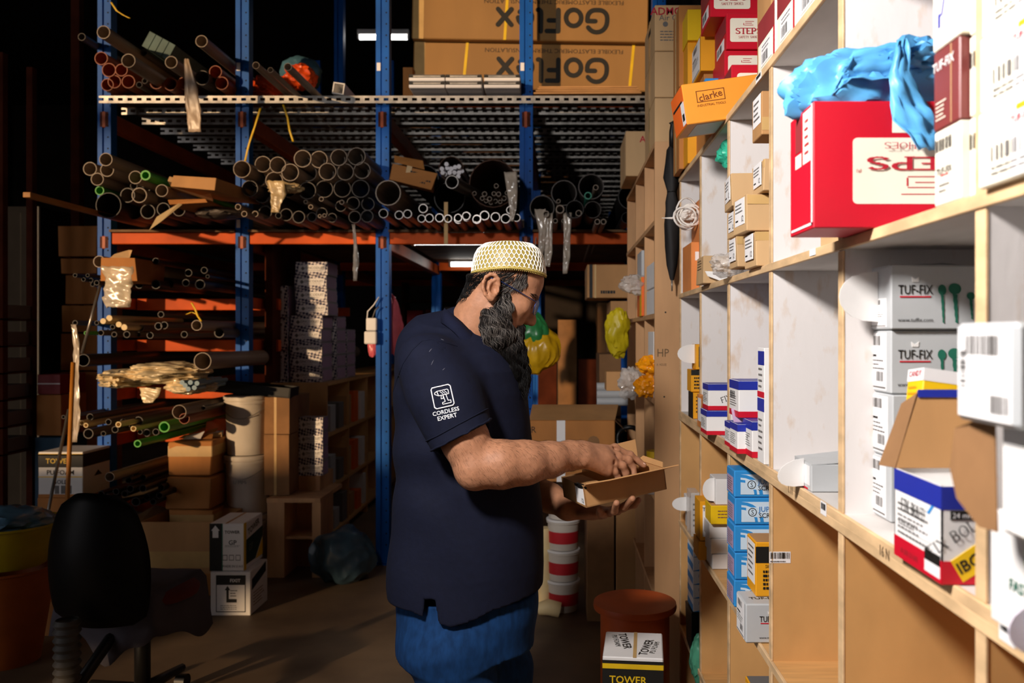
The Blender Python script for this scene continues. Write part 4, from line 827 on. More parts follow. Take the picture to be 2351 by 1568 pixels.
o = tq.build('louvre_vent', mat('teal_grey', '#4d6663', .6, var=.2), loc=W(365, 105, 5.1)); o.rotation_euler = (0, .5, 0); tag(o, 'teal-grey slotted channel piece on top of the pipes, upper deck', 'channel')
# plastic strips hanging
m_haze = mat('milky_film', '#b9a48f', .35, var=.15, spec=.5)
def strip(label, pts, Y, ws, m=m_plast, name='plastic_strip', cr=.008, seed=1):
    P = [W(x, y, Y) for x, y in pts]; c = P[0]
    e = ribbon(name, [p-c for p in P], [w*Y/F for w in ws], m, crease=cr, seed=seed); e.location = c
    return tag(e, label, 'plastic')
strip('milky plastic sheet strip hanging over the slotted deck edge', [(428, 135), (438, 200), (445, 255), (447, 303)], 4.75, [10, 30, 34, 28], m_haze, seed=2)
strip('clear twisted plastic strip hanging between second and third posts', [(812, 515), (816, 560), (817, 605), (815, 645)], 4.85, [8, 7, 14, 8], seed=3)
strip('clear plastic strip hanging by the fourth post, first of three', [(1240, 480), (1246, 530), (1243, 570), (1238, 598)], 4.86, [26, 18, 14, 8], seed=4)
strip('clear plastic strip hanging by the fourth post, second of three', [(1262, 490), (1260, 540), (1259, 580), (1256, 612)], 4.86, [14, 16, 18, 12], seed=5)
strip('clear plastic strip hanging lowest, third of three by the fourth post', [(1303, 488), (1302, 540), (1301, 590), (1297, 628)], 4.86, [20, 15, 16, 10], seed=6)
strip('clear plastic wrap hanging from the largest rusty pipe', [(1172, 395), (1176, 440), (1178, 480), (1174, 508)], 4.8, [30, 24, 16, 8], seed=7)
strip('torn clear plastic hanging from the bundle of grey pipes', [(632, 415), (640, 445), (634, 470), (632, 488)], 4.65, [40, 34, 24, 18], mat('torn_film', '#b59d72', .3, var=.3), seed=8)
tag(crumple('torn_film', W(655, 432, 4.75), (.09, .06, .03), MATS['torn_film'], seed=61, amp=.4), 'torn plastic sleeve wrapped over grey pipes of the bundle', 'plastic')
strip('long clear plastic sleeve hanging from the second low shelf, far left', [(170, 745), (176, 800), (174, 880), (176, 960), (170, 1015)], 4.6, [12, 14, 15, 18, 16], seed=9)
o = MB().box((-.011, -.004, -.12), (.011, .004, .12)).build('timber_offcut', mat('pale_wood', '#c7a26a', .6, var=.15), loc=W(1024, 512, 4.88)); tag(o, 'short pale timber offcut hanging below the steel pipes', 'timber')
def strap(label, pts, Y, w=.012):
    P = [W(x, y, Y) for x, y in pts]; c = P[0]
    e = ribbon('strap', [p-c for p in P], [w]*len(P), m_ywstrap, crease=.002, th=.001, nseg=2); e.location = c; return tag(e, label, 'strap')
strap('yellow strap hanging from the deck to the grey bundle by the second post', [(598, 248), (585, 290), (572, 330), (562, 372)], 4.95)
strap('loose yellow strap hanging from the slotted deck, second bay', [(650, 240), (660, 270), (665, 300), (673, 325)], 5.1)
strap('knotted yellow strap on the second low shelf', [(428, 722), (440, 716), (452, 722), (462, 738)], 4.76); strap('short yellow strap end above the knotted one', [(440, 695), (448, 710), (455, 728)], 4.76)
strap('yellow strap end tied at the top of the first post', [(255, 5), (268, 25), (285, 36), (298, 42)], 5.1)
# kraft scraps on the middle level
cx = Box('carton', .24, .2, .1, W(945, 428, 4.85), m_kraft2, 'crushed kraft carton jammed on the wide pipes by the third post', 'box', (.1, math.radians(12), math.radians(12)), jit=.015); cx.lines('F', .4, .2, .95, .8, m_black, 4, th=.6); cx.pl('tape_strip', 'F', .3, 0, .42, 1, m_tape)
flap(cx, 'bent_flap', None, [(-.12, -.1, .1), (.05, -.1, .1), (.03, -.06, .15), (-.13, -.05, .14)], m_kraft2)
for i, (px, py, w, d, h, rz, ry, lb) in enumerate(((440, 440, .22, .3, .03, 20, 14, 'bent kraft packet on the middle rack, sunlit top'), (500, 450, .26, .5, .07, -8, 6, 'long kraft packet with printed label lying over pipes'), (455, 478, .2, .35, .03, 5, -4, 'flat kraft packet under the printed one'))):
    b_ = Box('paper_packet', w, d, h, W(px, py, 4.8), (m_kraft3, m_kraft, m_kraft2)[i], lb, 'packet', (0, math.radians(ry), math.radians(rz)), jit=.008)
    if i == 1: b_.pl('printed_label', 'L', .3, .1, .9, .9, m_paper); b_.lines('L', .35, .2, .85, .8, m_black, 4)
flp = MB().add([Vector((-.1, 0, -.09)), Vector((-.055, -.01, -.02)), Vector((.06, 0, .055)), Vector((.075, .01, .05)), Vector((-.03, .0, -.04))], [(0, 4, 3, 2, 1)]).build('paper_offcut', mat('sunlit_paper', '#d8bd8e', .7, var=.06), loc=W(385, 490, 4.6)); flp.modifiers.new('s', 'SOLIDIFY').thickness = .002; tag(flp, 'pointed pale paper offcut curling over the middle beam', 'paper')
tag(crumple('paper_wrap', W(505, 490, 4.85), (.13, .1, .035), p_dark, seed=63, amp=.2), 'grey wrapped bundle lying low on the middle rack by the second post', 'bundle')
X0 = (250-PX)*4.95/F; Ye = X0*F/(61-PX)
bt = MB().box((-.019, 0, -.013), (.019, 1.7, .013)).build('timber_batten', mat('timber', '#a9763c', .6, var=.2, stretch=(3, .4, 3)), loc=(X0, Ye, ZC-(447-PY)*Ye/F), bevel=.002); tag(bt, 'long square timber batten sticking out far left of the rack', 'batten')
# low shelves: carton with plastic, wrapped bundles
b_ = C('kraft carton with frayed top on the upper low shelf, first bay', 232, 312, 645, 4.75, None, .35, .13, m_kraft2, jit=.008); 
flap(b_, 'torn_flap', None, [(-.05, -.17, .13), (.06, -.17, .13), (.09, -.2, .17), (.05, -.16, .175), (-.02, -.18, .15)], m_kraft3)
strip('clear plastic bag hanging down from the frayed carton', [(272, 612), (272, 650), (270, 685), (268, 705)], 4.55, [70, 62, 66, 56], mat('bright_film', '#e9dcc4', .2, var=.12, spec=.7, alpha=.6, scale=20), seed=11, cr=.02)
for i, (px, py, r, lb) in enumerate(((300, 868, (.16, .2, .05), 'plastic-wrapped bundle with frayed ends on the third low shelf'), (385, 855, (.22, .2, .06), 'bulging cream plastic-wrapped bundle above the buckets'), (440, 885, (.13, .15, .05), 'clear-wrapped bundle showing blue-grey rod ends'))):
    tag(crumple('wrapped_bundle', W(px, py, 4.75), r, mat('wrap_film', '#e2d0aa', .25, var=.3, scale=16, spec=.6), seed=70+i, amp=.26, sub=5, st=(.4, 1, 1.3), freq=4), lb, 'bundle')
for i, (px, py) in enumerate(((425, 885), (437, 878), (446, 890), (432, 893), (452, 880), (418, 878))): pipe(px, py, 11, 4.55, .4, mat('blue_grey_rod', '#6f8fa0', .4), 'blue-grey rod end in the clear-wrapped bundle', 'blue-grey rods', wall=.9)
for i, (px, py) in enumerate(((255, 868), (262, 878), (250, 880), (270, 872), (266, 884))): pipe(px, py, 7, 4.5, .5, p_cream, 'thin wire end in the frayed wrapped bundle', 'thin wire ends', wall=.9)
strip('plastic sheet sagging below the frayed wrapped bundle', [(345, 890), (345, 905), (342, 918), (340, 925)], 4.7, [50, 44, 30, 20], MATS['wrap_film'], seed=13)
for nm, a, b, r, m, lb in (('broom_handle', (168, 832, 4.45), (155, 1138, 4.35), .011, mat('ochre_wood', '#b9772a', .5, var=.1), 'orange wooden pole leaning by the first post'), ('metal_rod', (158, 940, 4.45), (117, 1142, 4.3), .008, p_steel, 'thin metal rod leaning beside the wooden pole'), ('chrome_tube', (230, 655, 4.9), (188, 812, 4.85), .009, p_steel, 'bright chrome tube slanting in front of the first post')):
    A_, B2 = W(*a), W(*b); d_ = (B2-A_)
    if nm != 'chrome_tube': B2 = A_+d_*(A_.z-.004)/(A_.z-B2.z)
    o = MB().tube([(0, 0, 0), B2-A_], r, 10).build(nm, m, None, True, loc=A_); tag(o, lb, 'rod')
# cartons far left behind the first post
for i, (x0, x1, y0, y1) in enumerate(((133, 222, 517, 588), (141, 222, 592, 628), (150, 222, 630, 698), (142, 222, 700, 762), (140, 222, 764, 850), (141, 222, 852, 1000), (139, 222, 1002, 1230))):
    a = W(x0, y1, 5.95); b_ = C(f'kraft carton in the tall dark stack behind the first post, {("top","second","third","fourth","fifth","sixth","bottom")[i]} one', x0, x1, y1, 5.95, None, .35, (y1-y0)*5.95/F-.003, m_kraft2, jit=.004)
cb_ = C('dark grey steel cabinet far left', 5, 92, 1150, 6.3, None, .5, 2.37, mat('dark_cabinet', '#1c1c1e', .9, var=.1, spec=.03), 'cabinet'); tag(cb_.o, None, 'cabinet'); cb_.o.location.z = 0; cb_.pl('door_gap', 'F', .48, .02, .5, .98, m_dark); cb_.pl('edge_trim', 'F', .93, .0, .96, 1, m_grey_ink)
for i in range(6): C(f'grey box on the far-left dark shelf, {("top","second","third","fourth","fifth","lowest")[i]} one', -90, 14-(i % 2)*4, 730+62*i, 5.4, None, .25, .085, m_grey_ink)
fr = tag(empty('wall_rack', (-3.45, 5.35, 0)), 'dark steel stand far left holding grey boxes', 'rack')
for x in (-.35, -.0): MB().box((x-.02, 0, 0), (x+.02, .05, 3.2)).build('post', m_rust, fr); MB().box((x-.02, .3, 0), (x+.02, .35, 3.2)).build('post', m_rust, fr)
for i in range(6): MB().box((-.4, 0, ZC-(731+62*i-PY)*5.4/F-.012), (.02, .35, ZC-(731+62*i-PY)*5.4/F-.001)).build('shelf_board', m_rust, fr)
fr.location.x = (0-PX)*5.4/F+.03
dp = MB().box((-.03, 0, 0), (.03, .06, ZT)).build('column', m_rust, loc=((172-PX)*6/F, 6., 0)); tag(dp, 'dark brown steel column behind the first post', 'column')
b_ = C('dark red carton low behind the wooden pole', 86, 138, 905, 5.6, None, .3, .13, m_maroon); b_.pl('white_line', 'F', 0, .5, 1, .56, m_paper)
C('kraft carton under the dark red one', 84, 140, 1000, 5.6, None, .3, .268, m_kraft2); C('blue crate beneath the kraft carton, far left', 80, 142, 0, 5.6, None, .3, .74, mat('dark_blue_crate', '#27506e', .5), z0=0)
pf = C('white and black carton printed PU FOAM GOLD by the first post', 88, 190, 1142, 4.95, None, .3, .265, m_white, bev=.003); pf.pl('black_band', 'F', 0, .66, 1, .95, m_black); pf.pl('yellow_line', 'F', 0, .92, 1, .96, m_yellow); pf.tx('F', 'TOWER', .45, .8, .03, m_ywstrap, bold=.02); pf.tx('F', 'PU FOAM', .5, .55, .028, m_black, bold=.02); pf.tx('F', 'GOLD', .5, .34, .024, m_black, bold=.02); pf.pl('yellow_line', 'F', 0, .44, 1, .46, m_yellow)
for u in (.42, .56, .7): pf.pl('picture', 'F', u-.05, .08, u+.05, .26, m_grey_ink)
pf.pl('black_band', 'R', 0, .66, 1, .95, m_black); pf.pl('hazard_mark', 'R', 0, 0, 0, 0, m_black, poly=[(.4, .4), (.55, .52), (.7, .4)]); pf.pl('kraft_base', 'F', 0, 0, 1, .07, m_kraft2)
C('kraft carton carrying the PU FOAM carton', 86, 192, 0, 4.94, None, .3, pf.o.location.z-.001, m_kraft2, z0=0)
# squashed cartons, buckets
zz = 0
for i, (h, dx, lb) in enumerate(((.22, .0, 'bottom'), (.2, .01, 'third'), (.19, -.01, 'second'), (.2, .0, 'top'))):
    b_ = C(f'squashed taped kraft carton beside the white buckets, {lb} of the pile', 386, 486, 0, 4.85, None, .5, h, m_kraft2, z0=zz, jit=.012, bev=.006); b_.o.location.x += dx
    b_.pl('tape_strip', 'F', 0, .55, 1, .85, m_tape, off=.003); b_.pl('tape_strip', 'R', 0, .55, 1, .85, m_tape, off=.003); zz += h+.001
    if i == 3:
        for q in range(7):
            a = 2*PI*q/7; flap(b_, 'paper_scrap', None, [(.07*math.cos(a)-.05, .1*math.sin(a)-.1, h), (.07*math.cos(a)+.05, .1*math.sin(a)-.09, h+.004), (.05*math.cos(a)+.04, .1*math.sin(a)-.02, h+.02+.02*rnd()), (.05*math.cos(a)-.06, .1*math.sin(a)-.04, h+.012)], (m_kraft3, m_paper, m_kraft2, m_orange_end)[q % 4])
        flap(b_, 'orange_flap', None, [(-.06, .1, h), (.06, .1, h), (.06, .13, h+.09), (-.06, .13, h+.08)], m_orange_end); flap(b_, 'red_flap', None, [(.05, .12, h), (.12, .14, h), (.13, .16, h+.14), (.06, .15, h+.12)], m_red)
def bucket(label, loc, r, h, m, lid, band=None, handle=True, group=None):
    e = tag(empty('paint_bucket', loc), label, 'bucket', group)
    MB().lathe([(0, 0), (r*.88, 0), (r*.9, .004), (r*.97, h*.86), (r*1.04, h*.86), (r*1.04, h*.9), (r, h*.91), (r, h*.95)], 28).build('body', m, e, 40)
    MB().lathe([(r*.95, h*.93), (r*1.06, h*.93), (r*1.06, h*.985), (r*.98, h), (r*.9, h*.985), (0, h*.985)], 28).build('lid', lid, e, 40)
    if band: MB().lathe([(r*(.9+.07*.22)+.0012, h*.22), (r*(.9+.07*.55)+.0012, h*.60)], 28).build('label_band', band, e, True)
    if handle: MB().tube([(r*math.sin(a)*1.03, -r*math.cos(a)*1.05, h*.82-.5*r*math.cos(a)**2*1.1) for a in [PI*(k/16-.5) for k in range(17)]], .0022, 6).build('wire_handle', m_steel, e, True)
    return e
m_bw = mat('bucket_white', '#cfc6ba', .4, var=.06)
bp_ = W(562, 0, 5.05)
for i in range(3):
    e = bucket(f'white plastic bucket, {("lowest","middle","topmost")[i]} of three beside the squashed cartons', (bp_.x, 5.1, .354*i), .13, .352, m_bw, m_bw)
    if i == 1:
        me = text_mesh('U MMi', .0).copy(); me.materials.clear(); o = put('pen_note', me, m_grey_ink, e); o.matrix_local = Matrix.Translation((.0, -.1275, .2)) @ Matrix.Rotation(PI/2, 4, 'X') @ Matrix.Diagonal((.02, .02, 1, 1))
tr = MB(); tr.box((-.25, 0, 0), (.25, .2, .01)).box((-.25, 0, 0), (.25, .008, .06)).box((-.25, .192, 0), (.25, .2, .06)).box((-.25, 0, 0), (-.242, .2, .06)).box((.242, 0, 0), (.25, .2, .06))
o = tr.build('paint_tray', m_blackpl, loc=(bp_.x+.03, 5.0, 1.065)); o.rotation_euler = (0, .09, .05); tag(o, 'long black tray lying on the white buckets', 'tray')
# open carton, tower and fixit cartons
oc = MB(); w, d, h = .42, .36, .40
for lo, hi in (((-w/2, -d/2, 0), (w/2, -d/2+.005, h)), ((-w/2, d/2-.005, 0), (w/2, d/2, h)), ((-w/2, -d/2, 0), (-w/2+.005, d/2, h)), ((w/2-.005, -d/2, 0), (w/2, d/2, h)), ((-w/2, -d/2, 0), (w/2, d/2, .005))): oc.box(lo, hi)
op = C('open empty-topped kraft carton behind the office chair', 322, 0, 0, 4.62, w, d, h, m_kraft, z0=.0, me=oc.mesh('open_carton'), name='open_carton'); op.pl('tape_strip', 'F', 0, .38, 1, .6, m_tape, off=.001); op.pl('dark_base', 'F', 0, 0, 1, .3, m_kraft2); op.pl('tape_strip', 'R', 0, .38, .6, .6, m_tape, off=.001)
flap(op, 'rear_flap', None, [(-w/2-.03, d/2, h), (w/2, d/2, h), (w/2+.04, d/2+.1, h+.03), (-w/2-.05, d/2+.08, h+.02)], m_kdark); flap(op, 'side_flap', None, [(-w/2, -d/2, h), (-w/2, d/2, h), (-w/2-.09, d/2, h+.02), (-w/2-.08, -d/2, h+.0)], m_kdark)
MB().box((.02, -.05, .22), (.16, .05, .3)).build('red_packet', m_orange_end, op.o)
fx_ = C('white carton with a black framed print, on the floor under the TOWER carton', 483, 575, 0, 4.29, None, .25, .222, m_white, z0=0, bev=.003)
fx_.pl('black_frame', 'F', .14, .08, .88, .92, m_black); fx_.pl('white_field', 'F', .16, .1, .86, .7, m_white, off=.0008); fx_.tx('F', 'FIXIT', .62, .8, .017, m_white, bold=.03, off=.0014)
fx_.pl('arrow', 'F', 0, 0, 0, 0, m_black, poly=[(.4, .3), (.4, .58), (.36, .58), (.43, .68), (.5, .58), (.46, .58), (.46, .38), (.66, .38), (.66, .3)], off=.001); fx_.lines('F', .25, .13, .75, .25, m_grey_ink, 3); fx_.lines('F', .5, .42, .68, .6, m_black, 3)
fx_.pl('black_corner', 'R', 0, 0, 0, 0, m_black, poly=[(.08, .55), (.9, .75), (.9, .98), (.08, .8)]); fx_.lines('R', .15, .15, .8, .5, m_kdark, 5)
tg = C('white, black and yellow carton printed TOWER GP standing on the framed one', 481, 560, 0, 4.30, None, .27, .24, m_white, z0=.223, bev=.003)
tg.pl('black_stripe', 'F', 0, 0, .36, 1, m_black); tg.pl('green_line', 'F', .36, 0, .385, 1, m_green_ink); tg.tx('F', 'TOWER', .66, .82, .016, m_black, bold=.03); tg.tx('F', 'GP', .67, .6, .024, m_black, bold=.02); tg.lines('F', .45, .5, .9, .55, m_grey_ink, 2); tg.tx('F', 'MADE IN U.A.E', .68, .1, .011, m_black); tg.tx('F', 'UP', .17, .76, .015, m_white, off=.0014)
tg.pl('arrow', 'F', 0, 0, 0, 0, m_white, poly=[(.09, .8), (.09, .7), (.26, .7), (.26, .85), (.3, .85), (.17, .96), (.05, .85), (.09, .85)], off=.001); 
for u in (.45, .64, .83): tg.pl('care_icon', 'F', u-.07, .22, u+.07, .34, m_grey_ink); tg.pl('care_icon', 'F', u-.055, .235, u+.055, .325, m_white, off=.001)
tg.pl('yellow_edge', 'R', .0, .0, .12, 1, m_yellow); tg.pl('dark_panel', 'R', 0, 0, 0, 0, mat('bottle_green', '#17301f', .5, var=.05), poly=[(.1, .1), (.6, .1), (1, .5), (1, .72), (.1, .62)]); tg.pl('yellow_wedge', 'R', 0, 0, 0, 0, m_yellow, poly=[(.62, .08), (1, .08), (1, .46)]); tg.tx('R', 'TOWER', .5, .82, .034, m_black, 10, bold=.03); tg.tx('R', 'GP', .35, .42, .035, m_grey_ink, 8, bold=.02, off=.0014); tg.pl('tape_seam', 'T', .45, 0, .52, 1, m_kraft)
# wooden cupboards in the passage with conduit boxes
wu = tag(empty('low_cupboard', (0, 0, 0)), 'long low wooden shelf in the passage carrying stacked blue-and-white boxes', 'shelving')
x0, x1, ya, yb_, zt_ = -1.92, -1.535, 5.62, 9.2, 1.10
MB().box((x0, ya, 0), (x1, ya+.02, zt_)).build('end_panel', m_beech, wu); MB().box((x0, ya, 0), (x0+.015, yb_, zt_)).build('back_panel', m_beech, wu)
for z in (zt_, .76, .40, .08): MB().box((x0, ya+.01, z-.02), (x1+.005, yb_, z)).build('shelf_board', m_beech, wu)
for y in (6.2, 6.8, 7.4, 8.0, 8.6): MB().box((x0, y, 0), (x1, y+.02, zt_-.02)).build('upright_panel', m_beech, wu)
for i in range(15):
    y = 5.75+.2*(i % 5)*1.1+(.1 if i > 9 else 0); z = (.761, .401, .081)[i//5]
    B('stock_box', f'small stock box on the {("upper","middle","lowest")[i//5]} board of the low passage shelf, {("nearest","second","third","fourth","farthest")[i%5]}', x1-.16, y, z, .15, .13, ru(.12, .24), (m_silver, m_orange_end, m_grey_ink, m_white, m_kraft)[(i*7) % 5])
m_hound = bpy.data.materials.new('houndstooth_card'); m_hound.use_nodes = True; nt = m_hound.node_tree; bs = nt.nodes['Principled BSDF']
tc = nt.nodes.new('ShaderNodeTexCoord'); mp = nt.nodes.new('ShaderNodeMapping'); mp.inputs['Rotation'].default_value = (0, .5, 0); ck_ = nt.nodes.new('ShaderNodeTexChecker'); ck_.inputs['Scale'].default_value = 62; ck_.inputs['Color1'].default_value = lin('#d9d2d2'); ck_.inputs['Color2'].default_value = lin('#27264e')
nt.links.new(tc.outputs['Object'], mp.inputs[0]); nt.links.new(mp.outputs[0], ck_.inputs[0]); nt.links.new(ck_.outputs[0], bs.inputs['Base Color']); bs.inputs['Roughness'].default_value = .6
def cond(label, X0, Yf, z0, vert=False, d=.26, grp='conduit boxes'):
    w, h = (.096, .213) if vert else (.215, .0885)
    b = B('conduit_box', label, X0, Yf, z0, w, d, h, m_hound, group=grp)
    if vert: b.pl('white_label', 'F', .26, .1, .76, .9, m_paper); b.tx('F', 'ONCODUIT', .5, .5, .018, m_grey_ink, 90, bold=.02); b.pl('emblem', 'F', .38, .75, .62, .84, m_grey_ink, off=.001)
    else: b.pl('white_label', 'F', .1, .24, .92, .76, m_paper); b.tx('F', 'ONCODUIT', .6, .55, .017, m_grey_ink, bold=.02); b.lines('F', .4, .3, .85, .4, m_grey_ink, 1); b.pl('emblem', 'F', 0, 0, 0, 0, m_grey_ink, poly=[(.17, .5), (.23, .66), (.3, .5), (.23, .34)], off=.001)
    b.pl('grey_side', 'R', .06, .1, .94, .9, m_purple)
    return b
xl = (627-PX)*5.66/F; o5 = ('lowest', 'second', 'third', 'fourth', 'fifth', 'sixth', 'seventh', 'eighth', 'topmost')
for i in range(3): cond(f'blue-checked conduit box standing on end, {("lowest","middle","upper")[i]} of the narrow column', xl, 5.66, zt_+.001+.216*i, True)
for i in range(9): cond(f'blue-checked conduit box in the front wide column, {o5[i]} of nine', xl+.105+(.0 if i < 5 else .035)+ru(-.006, .006), 5.67+ru(-.01, .02), zt_+.001+.0895*i)
for r in (1, 2):
    for i in range(6-r): cond(f'blue-checked conduit box in the {("second","third")[r-1]} column back, {o5[i] if i < 5 else "topmost"}', xl+.13, 5.67+.29*r, zt_+.001+.0895*i)
for i in range(4): cond(f'blue-checked conduit box low by the dark carton, {o5[i]} of four', (672-PX)*5.2/F, 5.2, .555+.0895*i, False, .12).o.scale.x = .72
C('board supporting the four low conduit boxes', 668, 735, 0, 5.2, None, .3, .554, m_plywood, z0=0, name='wooden_crate')
for i in range(2): C(f'{("lower","upper")[i]} dark taped kraft carton right of the buckets', 606, 664, 0, 5.02, None, .4, (.36, .22)[i], m_kdark, z0=(.47, .831)[i], jit=.004).pl('tape_strip', 'F', .4, 0, .5, 1, m_tape)  # darker card carries the shade these two cartons stand in
ch = tag(empty('wooden_bench', (0, 0, 0)), 'low plain wooden bench beneath the dark taped cartons', 'bench')
bx0, bx1 = (612-PX)*4.95/F, (735-PX)*4.95/F
MB().box((bx0, 4.95, .44), (bx1, 5.45, .465)).build('top', m_plywood, ch); MB().box((bx0, 4.96, 0), (bx0+.1, 5.44, .44)).build('leg_panel', m_plywood, ch); MB().box((bx1-.05, 4.96, 0), (bx1, 5.18, .44)).build('leg_panel', m_plywood, ch); MB().box((bx0+.1, 4.98, .22), (bx1-.05, 5.18, .235)).build('shelf_board', m_plywood, ch)
bd = MB().box((0, 0, 0), (.05, .6, .93)).build('leaning_board', m_rust, loc=((608-PX)*5.5/F, 5.5, 1.11)); tag(bd, 'dark upright board left of the conduit boxes', 'board')
tag(crumple('rubbish_bag', W(790, 1178, 4.9)+Vector((0, 0, 0)), (.19, .16, .155), mat('blue_sack', '#3d5565', .3, var=.2), seed=81, amp=.22, sub=5, freq=2.2, fold=.5, st=(1, 1, .5)), 'grey-blue plastic rubbish bag on the floor by the third post', 'bag').location.z = .15
# dim shelf of red boxes behind
dk = tag(empty('back_shelf', (-1.25, 9.45, 0)), 'dark shelf of red boxes at the back of the passage', 'shelving')
for z in (.9, 1.2, 1.5, 1.8): MB().box((-.5, 0, z-.02), (.4, .35, z)).build('shelf_board', m_rust, dk)
for x in (-.5, .38): MB().box((x, 0, 0), (x+.03, .35, 2.0)).build('upright_panel', m_rust, dk)
for i in range(12):
    x = -1.7+.21*(i % 4); z = (.901, 1.201, 1.501)[i//4]
    B('stock_box', f'dim {("red","grey","maroon")[i%3]} box on the {("lower","middle","upper")[i//4]} dark back shelf, {("first","second","third","fourth")[i%4]} along', x, 9.5, z, .18, .25, ru(.15, .24), (m_maroon, m_silver, m_red)[i % 3])
# things on the third post
mpk = mat('pink_film', '#d9626e', .3, var=.2, spec=.6)
e = tag(empty('pink_bag', W(893, 745, 5.42)), 'translucent pink plastic bag hanging behind the third post', 'bag')
crumple('bag_body', (.01, 0, 0), (.075, .05, .2), mpk, e, seed=91, amp=.18, sub=4, st=(1, 1, .2), shape=lambda p: Vector((p.x*(1.1-.4*p.z), p.y, p.z)))
crumple('bag_corner', (-.1, -.02, -.14), (.03, .02, .07), mpk, e, seed=92, amp=.2)
so = tag(empty('socket_boxes', W(849, 760, 5.2)), 'two white plug boxes with a cable on the third post', 'socket')
MB().box((-.035, 0, -.08), (.04, .05, -.002)).build('plug_box', m_white, so, bevel=.006); MB().box((-.025, .005, .002), (.04, .05, .08)).build('plug_box', m_white, so, bevel=.006)
MB().tube([(.05, .03, .21), (.02, .02, .16), (-.015, .01, .12), (-.02, .015, .07)], .004, 6).build('cable', m_paper, so, True); MB().tube([(.05, .03, .15), (.03, .02, .13), (.012, .02, .08)], .004, 6).build('cable', m_grey_ink, so, True)
# tube lights
def tube(label, px0, px1, py, Y, r=.02):
    a, b = W(px0, py, Y), W(px1, py, Y); L = b.x-a.x
    e = tag(empty('tube_light', (a.x, Y, a.z)), label, 'lamp')
    MB().box((-.02, -.03, r), (L+.02, .05, r+.05)).build('housing', m_white, e, bevel=.004); MB().tube([(0, 0, 0), (L, 0, 0)], r, 12).build('tube', m_tube, e, True)
    for x in (-.02, L): MB().box((x, -.02, -.02), (x+.02, .02, r)).build('end_cap', m_white, e)
    return e
tube('lit fluorescent tube hanging high left of the GoFlex cartons', 826, 935, 86, 8.2, .022); tube('lit fluorescent tube under the middle rack, nearest the cap', 952, 1142, 557, 5.6, .015); tube('lit fluorescent tube farther back under the middle rack', 1036, 1110, 607, 7.2, .018)
# ================================================================ right background
e = tag(empty('hanging_bag', W(1236, 790, 4.6)), 'green and yellow plastic bag hanging in the aisle behind the man', 'bag')
crumple('bag_body', (0, 0, -.03), (.115, .08, .12), mat('yellow_film', '#e8b51a', .25, var=.25, spec=.6), e, seed=101, amp=.2, sub=5, fold=.5, st=(1, 1, .35), freq=2.6)
crumple('bag_top', (-.02, 0, .085), (.075, .06, .1), mat('green_film', '#2f8a4a', .3, var=.2, spec=.6), e, seed=102, amp=.2, sub=4, st=(1, 1, .3), shape=lambda p: Vector((p.x*(1-.5*p.z), p.y*(1-.5*p.z), p.z)))
MB().tube([(-.02, 0, .17), (-.03, .1, .44), (-.03, .68, .66)], .003, 6).build('cord', m_paper, e)
bc_ = C('large kraft carton with taped top flaps in the aisle behind the hands', 1215, 1412, 0, 4.15, None, .5, .30, m_kraft2, z0=.70, bev=.004); bc_.pl('tape_strip', 'F', .32, 0, .42, 1, m_paper); bc_.tx('F', 'OM', .37, .55, .03, m_navyink, 90); bc_.tx('F', 'R', .05, .85, .03, m_black); bc_.pl('round_mark', 'F', 0, 0, 0, 0, m_kdark, poly=[(.75+.07*math.cos(2*PI*k/12), .65+.1*math.sin(2*PI*k/12)) for k in range(12)])
flap(bc_, 'top_flap', None, [(-.21, -.25, .302), (.21, -.25, .302), (.24, -.05, .36), (-.2, -.05, .36)], m_kraft); flap(bc_, 'side_flap', None, [(.21, -.25, .3), (.21, .25, .3), (.27, .2, .24), (.27, -.2, .24)], m_kdark)
C('dark carton under the large kraft carton in the aisle', 1348, 1410, 0, 4.2, None, .45, .699, m_kdark, z0=0)
mrl = mat('red_label', '#b8202a', .5, var=.08)
bp2 = W(1293, 0, 4.4)
for i in range(4): bucket(f'white and red paint bucket, {o5[i] if i < 3 else "topmost"} of the stack of four in the aisle', (bp2.x, 4.4, .158*i), .083, .157, m_bw, m_white, mrl, handle=False)
dr = tag(empty('orange_drum', (.265, 2.96, 0)), 'orange round-topped drum at the foot of the far shelving', 'drum')
mdr = mat('orange_drum_paint', '#b8501e', .5, var=.12)
MB().lathe([(0, 0), (.12, 0), (.12, .46)], 32).build('body', mdr, dr, True); MB().lathe([(.12, .46), (.143, .468), (.145, .478), (.143, .49), (0, .492)], 40).build('top', mdr, dr, 50)
tp = Box('foam_carton', .175, .21, .24, (.225, 2.56, .246), m_white, 'white-topped black carton printed TOWER PU FOAM in front of the orange drum', 'box', (0, 0, math.radians(-6)), bev=.003)
for f in 'FLR': tp.pl('black_side', f, 0, 0, 1, .96, m_black); tp.pl('yellow_line', f, 0, .86, 1, .92, m_ywstrap, off=.001)
tp.tx('F', 'TOWER', .42, .73, .022, m_ywstrap, bold=.02); tp.tx('T', 'TOWER', .35, .62, .026, m_black, -80, bold=.02); tp.tx('T', 'PU FOAM', .2, .62, .016, m_black, -80); tp.tx('T', 'TOWER', .72, .4, .026, m_black, 80, bold=.02); tp.tx('T', 'PU FOAM', .86, .4, .016, m_black, 80); tp.pl('tape_seam', 'T', .5, 0, .56, 1, m_tape, off=.0008)
Box('foam_carton', .18, .21, .245, (.225, 2.56, 0), m_black, 'black carton on the floor under the TOWER PU FOAM carton', 'box', (0, 0, math.radians(-4)))
